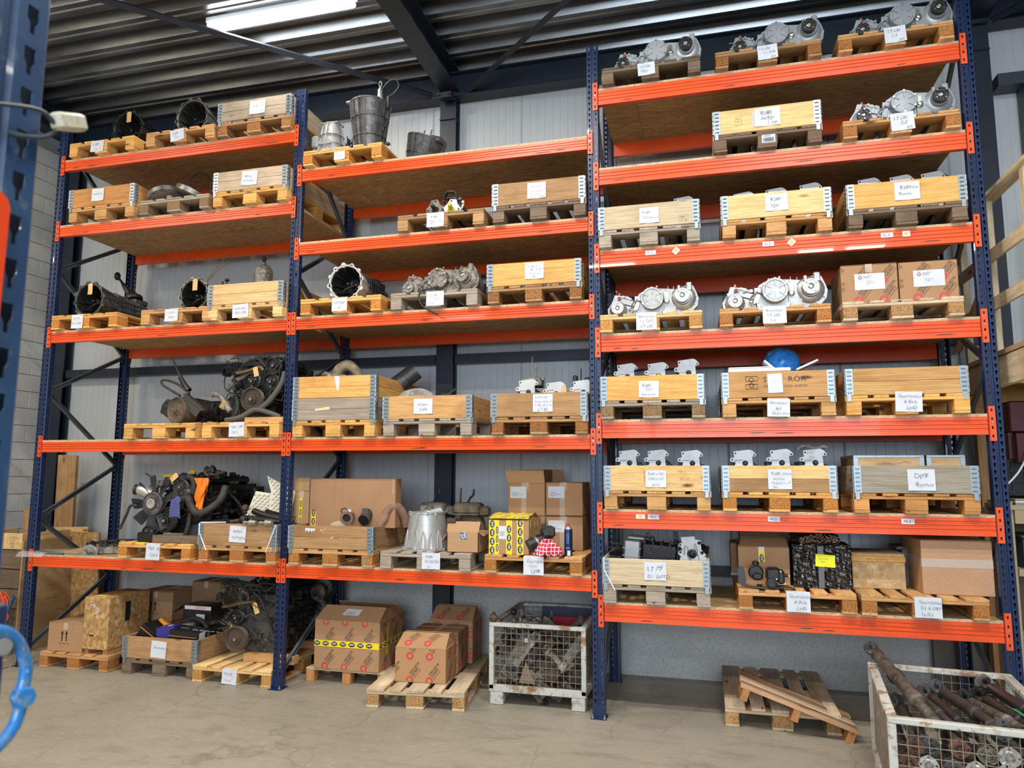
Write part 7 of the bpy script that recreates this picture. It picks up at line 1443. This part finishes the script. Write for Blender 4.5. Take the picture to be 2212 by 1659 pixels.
MB(T(-6.5, -.2, 0)).box(.0, 0, 0, .84, .12, .075, .006).build('grey_beam', wood('x'), None, TONE['G'], label='thick grey beam lying on the floor at the far left', cat='timber')
t = thing('ratchet_straps', 'tangled orange lashing strap hanging by the left upright', 'strap', (-6.15, .22, .0)); osm = M('orange_webbing', (.75, .10, .02), .7); random.seed(3)
for q in range(7): MB().tube([(random.uniform(-.05, .1), random.uniform(-.03, .03), .62 - .09 * k + random.uniform(-.03, .03)) for k in range(6)], .008, 5, 4).build('webbing', osm, t)
t = thing('ratchet_straps', 'blue lashing strap hanging beside the orange one', 'strap', (-6.06, .22, 0)); MB().tube([(.06, 0, .6), (.0, 0, .45), (-.03, .02, .3), (-.02, 0, .1), (-.15, -.05, .11)], .018, 6, 6).build('webbing', M('blue_webbing', (.03, .09, .22), .7), t)
# ---------------------------------------------------------------- right side: mezzanine, railing, shelving
pw = (.80, .66, .44); rl = thing('timber_railing', 'pale timber railing of the raised platform at the right edge', 'railing', (0, 0, 0))
XR = 3.0
for k, (y, z0, z1) in enumerate([(.40, 2.72, 4.03), (-.30, 2.80, 3.98), (1.02, 2.72, 4.03)]): MB().box(XR, y, z0, XR + .05, y + .07, z1, .003).build('railing_post', wood('z'), rl, jit(pw, .05))
for z in (3.97, 3.50, 3.13): MB().box(XR - .022 if z < 3.9 else XR - .03, -1.1, z - (.0 if z > 3.9 else .04), XR - .0005 if z < 3.9 else XR + .08, 1.15, z + (.06 if z < 3.9 else .035), .003).build('rail', wood('y'), rl, jit(pw, .06))
pl = thing('timber_platform', 'raised timber platform behind the right upright', 'platform', (0, 0, 0)); 
MB().box(2.93, -.35, 2.72, 4.6, 1.13, 2.755).build('floor_sheet', ply, pl); MB().box(2.94, -.35, 2.50, 2.985, 1.13, 2.715, .003).build('edge_joist', wood('y'), pl, pw); MB().box(2.95, 1.03, 2.42, 4.6, 1.13, 2.71, .003).build('cross_beam', wood('x'), pl, TONE['Y']); MB().box(2.99, .0, 2.50, 4.6, .05, 2.715, .003).build('cross_beam', wood('x'), pl, pw)
MB().box(2.985, .9, 0, 3.08, 1.0, 2.41, .003).build('platform_post', wood('z'), pl, TONE['B'])
st_ = MB(); 
t = thing('diagonal_brace', 'timber brace slanting behind the right end frame', 'timber', (0, 0, 0)); MB().cyl((2.95, 1.1, 2.9), (3.02, .45, 3.45), .03, n=4).build('brace_bar', wood('y'), t, TONE['B'])
t = thing('steel_cabinet', 'dark red steel machine part under the platform at the right edge', 'machine', (0, 0, 0)); MB().box(3.10, .55, 2.18, 3.7, 1.0, 2.42, .01).box(3.10, .60, 1.98, 3.13, 1.0, 2.18).build('red_housing', M('dark_red', (.08, .008, .012), .45), t)
MB(T(0, 0, 0)).prism([(3.12, 1.95), (3.35, 1.95), (3.25, 2.17), (3.12, 2.17)], .5, .56).build('red_plate', MATS['dark_red'], None, label='dark red angled plate under the platform', cat='machine')
t = thing('plastic_crate', 'black slatted plastic crate on the shelf right of the racking', 'plastic crate', (3.10, .65, 1.70)); MB().box(0, 0, 0, .6, .4, .02).build('crate_floor', black, t)
for k in range(7): MB().box(.02 + k * .085, -.002, .02, .03 + k * .085, .01, .28).build('crate_slat', black, t)
for z in (.02, .10, .18, .26): MB().box(0, -.004, z, .6, .012, z + .018).build('crate_rim', black, t); MB().box(-.004, 0, z, .012, .4, z + .018).build('crate_rim', black, t)
MB().box(.0, .013, .02, .6, .02, .27).build('crate_wall', M('crate_dark', (.012, .014, .018), .6), t)
t = thing('cable', 'pale cable hanging beside the black crate', 'cable', (0, 0, 0)); MB().tube([(3.22, .45, 2.15), (3.16, .42, 2.02), (3.08, .4, 1.88), (3.0, .42, 1.78)], .007, 6, 5).build('cable_body', foam, t)
sh = thing('workshop_shelf', 'beige board shelving unit at the right edge', 'shelf unit', (0, 0, 0)); bg = M('mdf', (.42, .33, .21), .7, noise=(5, .4, .7, (.37, .29, .18)))
MB().box(3.02, .45, 0, 3.04, 1.05, 1.66).build('side_panel', bg, sh); MB().box(3.0, .42, 1.60, 3.8, 1.05, 1.635).build('top_panel', bg, sh)
for z in (1.12, .62, .05): MB().box(3.041, .43, z, 3.8, 1.05, z + .05).build('shelf', bg, sh)
MB().box(3.041, .425, 1.50, 3.8, .445, 1.599).build('front_batten', bg, sh); MB().box(3.041, 1.03, .0, 3.8, 1.05, 1.6).build('back_panel', M('mdf_dark', (.16, .12, .08), .8), sh)
MB().box(3.02, -.0, 1.636, 3.7, .05, 1.64) if False else None
t = thing('plastic_bin', 'dark grey plastic box inside the beige shelving unit', 'plastic box', (3.10, .48, 1.171)); MB().box(0, 0, 0, .4, .4, .22, .01).build('bin_body', M('grey_plastic', (.06, .075, .09), .5), t); MB().box(-.01, -.01, .22, .41, .41, .24, .005).build('bin_lid', MATS['grey_plastic'], t)
t = thing('sheet_stack', 'stack of pale metal sheets on top of the beige shelving unit', 'sheet metal', (3.06, .45, 1.637)); [MB().box(0, .0, k * .015, .55, .5, k * .015 + .012).build('sheet', [galv, foam, bg][k], t) for k in range(3)]
MB().box(3.02, 1.06, 0, 3.18, 1.13, 1.0).build('door_leaf', M('brown_panel', (.16, .12, .09), .6), None, label='brown panel standing at the wall behind the right upright', cat='panel')
MB().box(2.63, 1.16, 0, 3.19, 1.20, .92).build('brown_board', M('brown_board', (.17, .135, .11), .75, noise=(2, .4, .7, (.14, .11, .09))), None, label='brown board against the wall low at the right end', cat='board')
# window frames and steel uprights far right
t = thing('window_1', 'dark steel window frame right of the column', None); t['kind'] = 'structure'
MB().box(3.62, 1.1, 4.2, 3.72, 1.26, 5.35).box(3.42, 1.1, 5.25, 5.5, 1.26, 5.36).build('frame', M('frame_steel', (.035, .05, .065), .45), t); MB().box(3.725, 1.2, 4.2, 5.4, 1.22, 5.25).build('pane', M('dark_glass', (.10, .16, .19), .08, spec=.8), t)
t = thing('steel_rail', 'perforated steel rail standing on the platform at the right edge', 'rail', (3.52, .9, 2.756)); MB().box(0, 0, 0, .05, .004, 1.3).box(0, .004, 0, .004, .04, 1.3).build('rail_body', galv, t)
mb = MB(); [mb.cyl((.025, -.001, .05 + k * .06), (.025, -.0025, .05 + k * .06), .008, n=8) for k in range(20)]; mb.build('slot', hole, t, kind='stuff')
# white clips on the wall
for i, (x, z, w) in enumerate([(-4.34, 3.25, .10), (-3.86, 3.26, .05), (-3.42, 3.30, .10), (-2.99, 3.30, .12), (-2.2 - .95 + .72, 3.30, .04)]): 
    t = thing('wall_clip', ['leftmost small white clip on the wall panels', 'second small white clip on the wall panels', 'third small white clip on the wall panels', 'fourth small white clip on the wall panels', 'rightmost small white clip on the wall panels'][i], 'clip', (x, 1.285, z)); MB().box(0, 0, 0, w, .013, .018).build('clip_body', foam, t)
# ---------------------------------------------------------------- foreground rack post, tie and shackle
bf = M('scuffed_blue', (.019, .068, .165), .42, noise=[(9, .54, .66, (.06, .125, .21)), (30, .6, .7, (.18, .22, .26)), (2.5, .5, .7, (.012, .045, .13), False)], coat=.15, detail=6)
def big_post():
    mb = MB(); n = 66; t = .0022
    for sx in (-1, 1):
        hw = .0185
        for k in range(n):
            z = k * .05; hp = [(.0075, .042), (.0075, .027), (.0032, .020), (.0030, .009), (-.0030, .009), (-.0032, .020), (-.0075, .027), (-.0075, .042)]
            op = [(hw, .05), (hw, .027), (hw, .020), (hw, 0), (-hw, 0), (-hw, .020), (-hw, .027), (-hw, .05)]
            V = [(sx * .027 + a, 0, b + z) for a, b in op] + [(sx * .027 + a, 0, b + z) for a, b in hp] + [(sx * .027 + a, t, b + z) for a, b in hp]
            mb.add(V, [(i, (i + 1) % 8, 8 + (i + 1) % 8, 8 + i) for i in range(8)] + [(8 + i, 8 + (i + 1) % 8, 16 + (i + 1) % 8, 16 + i) for i in range(8)])
    H = n * .05
    for pr in ([(-.0085, 0), (-.004, .006), (.004, .006), (.0085, 0)], [(.0455, 0), (.049, .003), (.05, .007), (.05, .06), (.045, .068), (.008, .07)], [(-.0455, 0), (-.049, .003), (-.05, .007), (-.05, .06), (-.045, .068), (-.008, .07)]):  # rear lips extended to nearly close the post, so its slots look dark
        V = []
        for x, y in pr: V += [(x, y, 0), (x, y, H)]
        mb.add(V, [(2 * i, 2 * i + 2, 2 * i + 3, 2 * i + 1) for i in range(len(pr) - 1)])
    return mb
PX, PY = .115, -5.205
t = thing('rack_post', 'scuffed bright blue perforated post in the left foreground', 'rack upright', (PX, PY, 0), PI / 2); big_post().build('post', bf, t); MB().box(-.06, -.02, 0, .06, .09, .006).build('foot_plate', bf, t)
t = thing('rack_beam', 'orange beam bracket on the foreground post', 'rack beam', (PX, PY, 0), PI / 2)
zc = 2.05; of = M('orange_gloss', (.85, .07, .01), .35)
V = []; MB().prism([(-.046, zc - .10), (.010, zc - .10), (.013, zc - .098), (.015, zc + .095), (.011, zc + .105), (.001, zc + .11), (-.046, zc + .11)], -.006, -.001).build('connector', of, t); MB().box(-1.0, -.006, zc - .06, -.0465, .045, zc + .06, .003).build('beam_profile', of, t)
t = thing('tag_wire', 'black wire loop with white plug around the foreground post', 'wire', (PX, PY, 0))

MB().tube([(.012, -.06, 2.235), (.016, -.025, 2.246), (.02, .013, 2.260), (.02, .034, 2.264), (.02, .046, 2.258)], .0026, 8, 4).tube([(.02, .05, 2.249), (.018, .036, 2.236), (.010, .018, 2.230), (.001, .008, 2.231)], .0026, 8, 4).build('wire_body', M('grey_wire', (.035, .05, .06), .5), t)
MB(T(.021, .064, 2.2665) @ rot(.38, 0, 0)).box(-.009, -.019, -.009, .009, .022, .0105, .003).build('plug', M('cream_plastic', (.62, .58, .45), .5, noise=(160, .5, .7, (.35, .32, .25))), t)
bsh = M('blue_shackle', (.02, .19, .52), .35, noise=[(70, .5, .62, (.13, .24, .36)), (160, .62, .72, (.4, .5, .55))], coat=.3)
t = thing('shackle', 'bright blue bow shackle hanging at the lower left in front of the post', 'shackle', (.168, 0, 0))
sp = [(0, -5.245, 1.685), (0, -5.225, 1.696), (0, -5.205, 1.701), (0, -5.188, 1.695), (0, -5.175, 1.680), (0, -5.167, 1.662), (0, -5.1665, 1.648), (0, -5.168, 1.638), (0, -5.169, 1.628), (0, -5.1695, 1.617), (0, -5.175, 1.602), (0, -5.188, 1.590), (0, -5.21, 1.580), (0, -5.235, 1.576)]
MB().tube(sp, [.0062] * 7 + [.0064, .0088, .0064] + [.0062] * 4, 16, 6).build('bow', bsh, t)
MB().lathe((.003, -5.169, 1.629), (1, -.4, 0), [(.0105, -.008), (.0112, 0), (.0108, .004), (.0095, .0055), (.001, .0058)], 8).build('boss', bsh, t)
MB().lathe((.0, -5.197, 1.685), (1, -.2, 0), [(.0085, -.045), (.0085, .004), (.0078, .0068), (.001, .0072)], 24).build('pin', M('zinc_pin', (.45, .46, .45), .45, .6), t)
MB().box(-.045, -5.25, 1.560, -.035, -5.16, 1.72, .003).build('eye_plate', M('dark_blue_plate', (.012, .03, .09), .4), t)
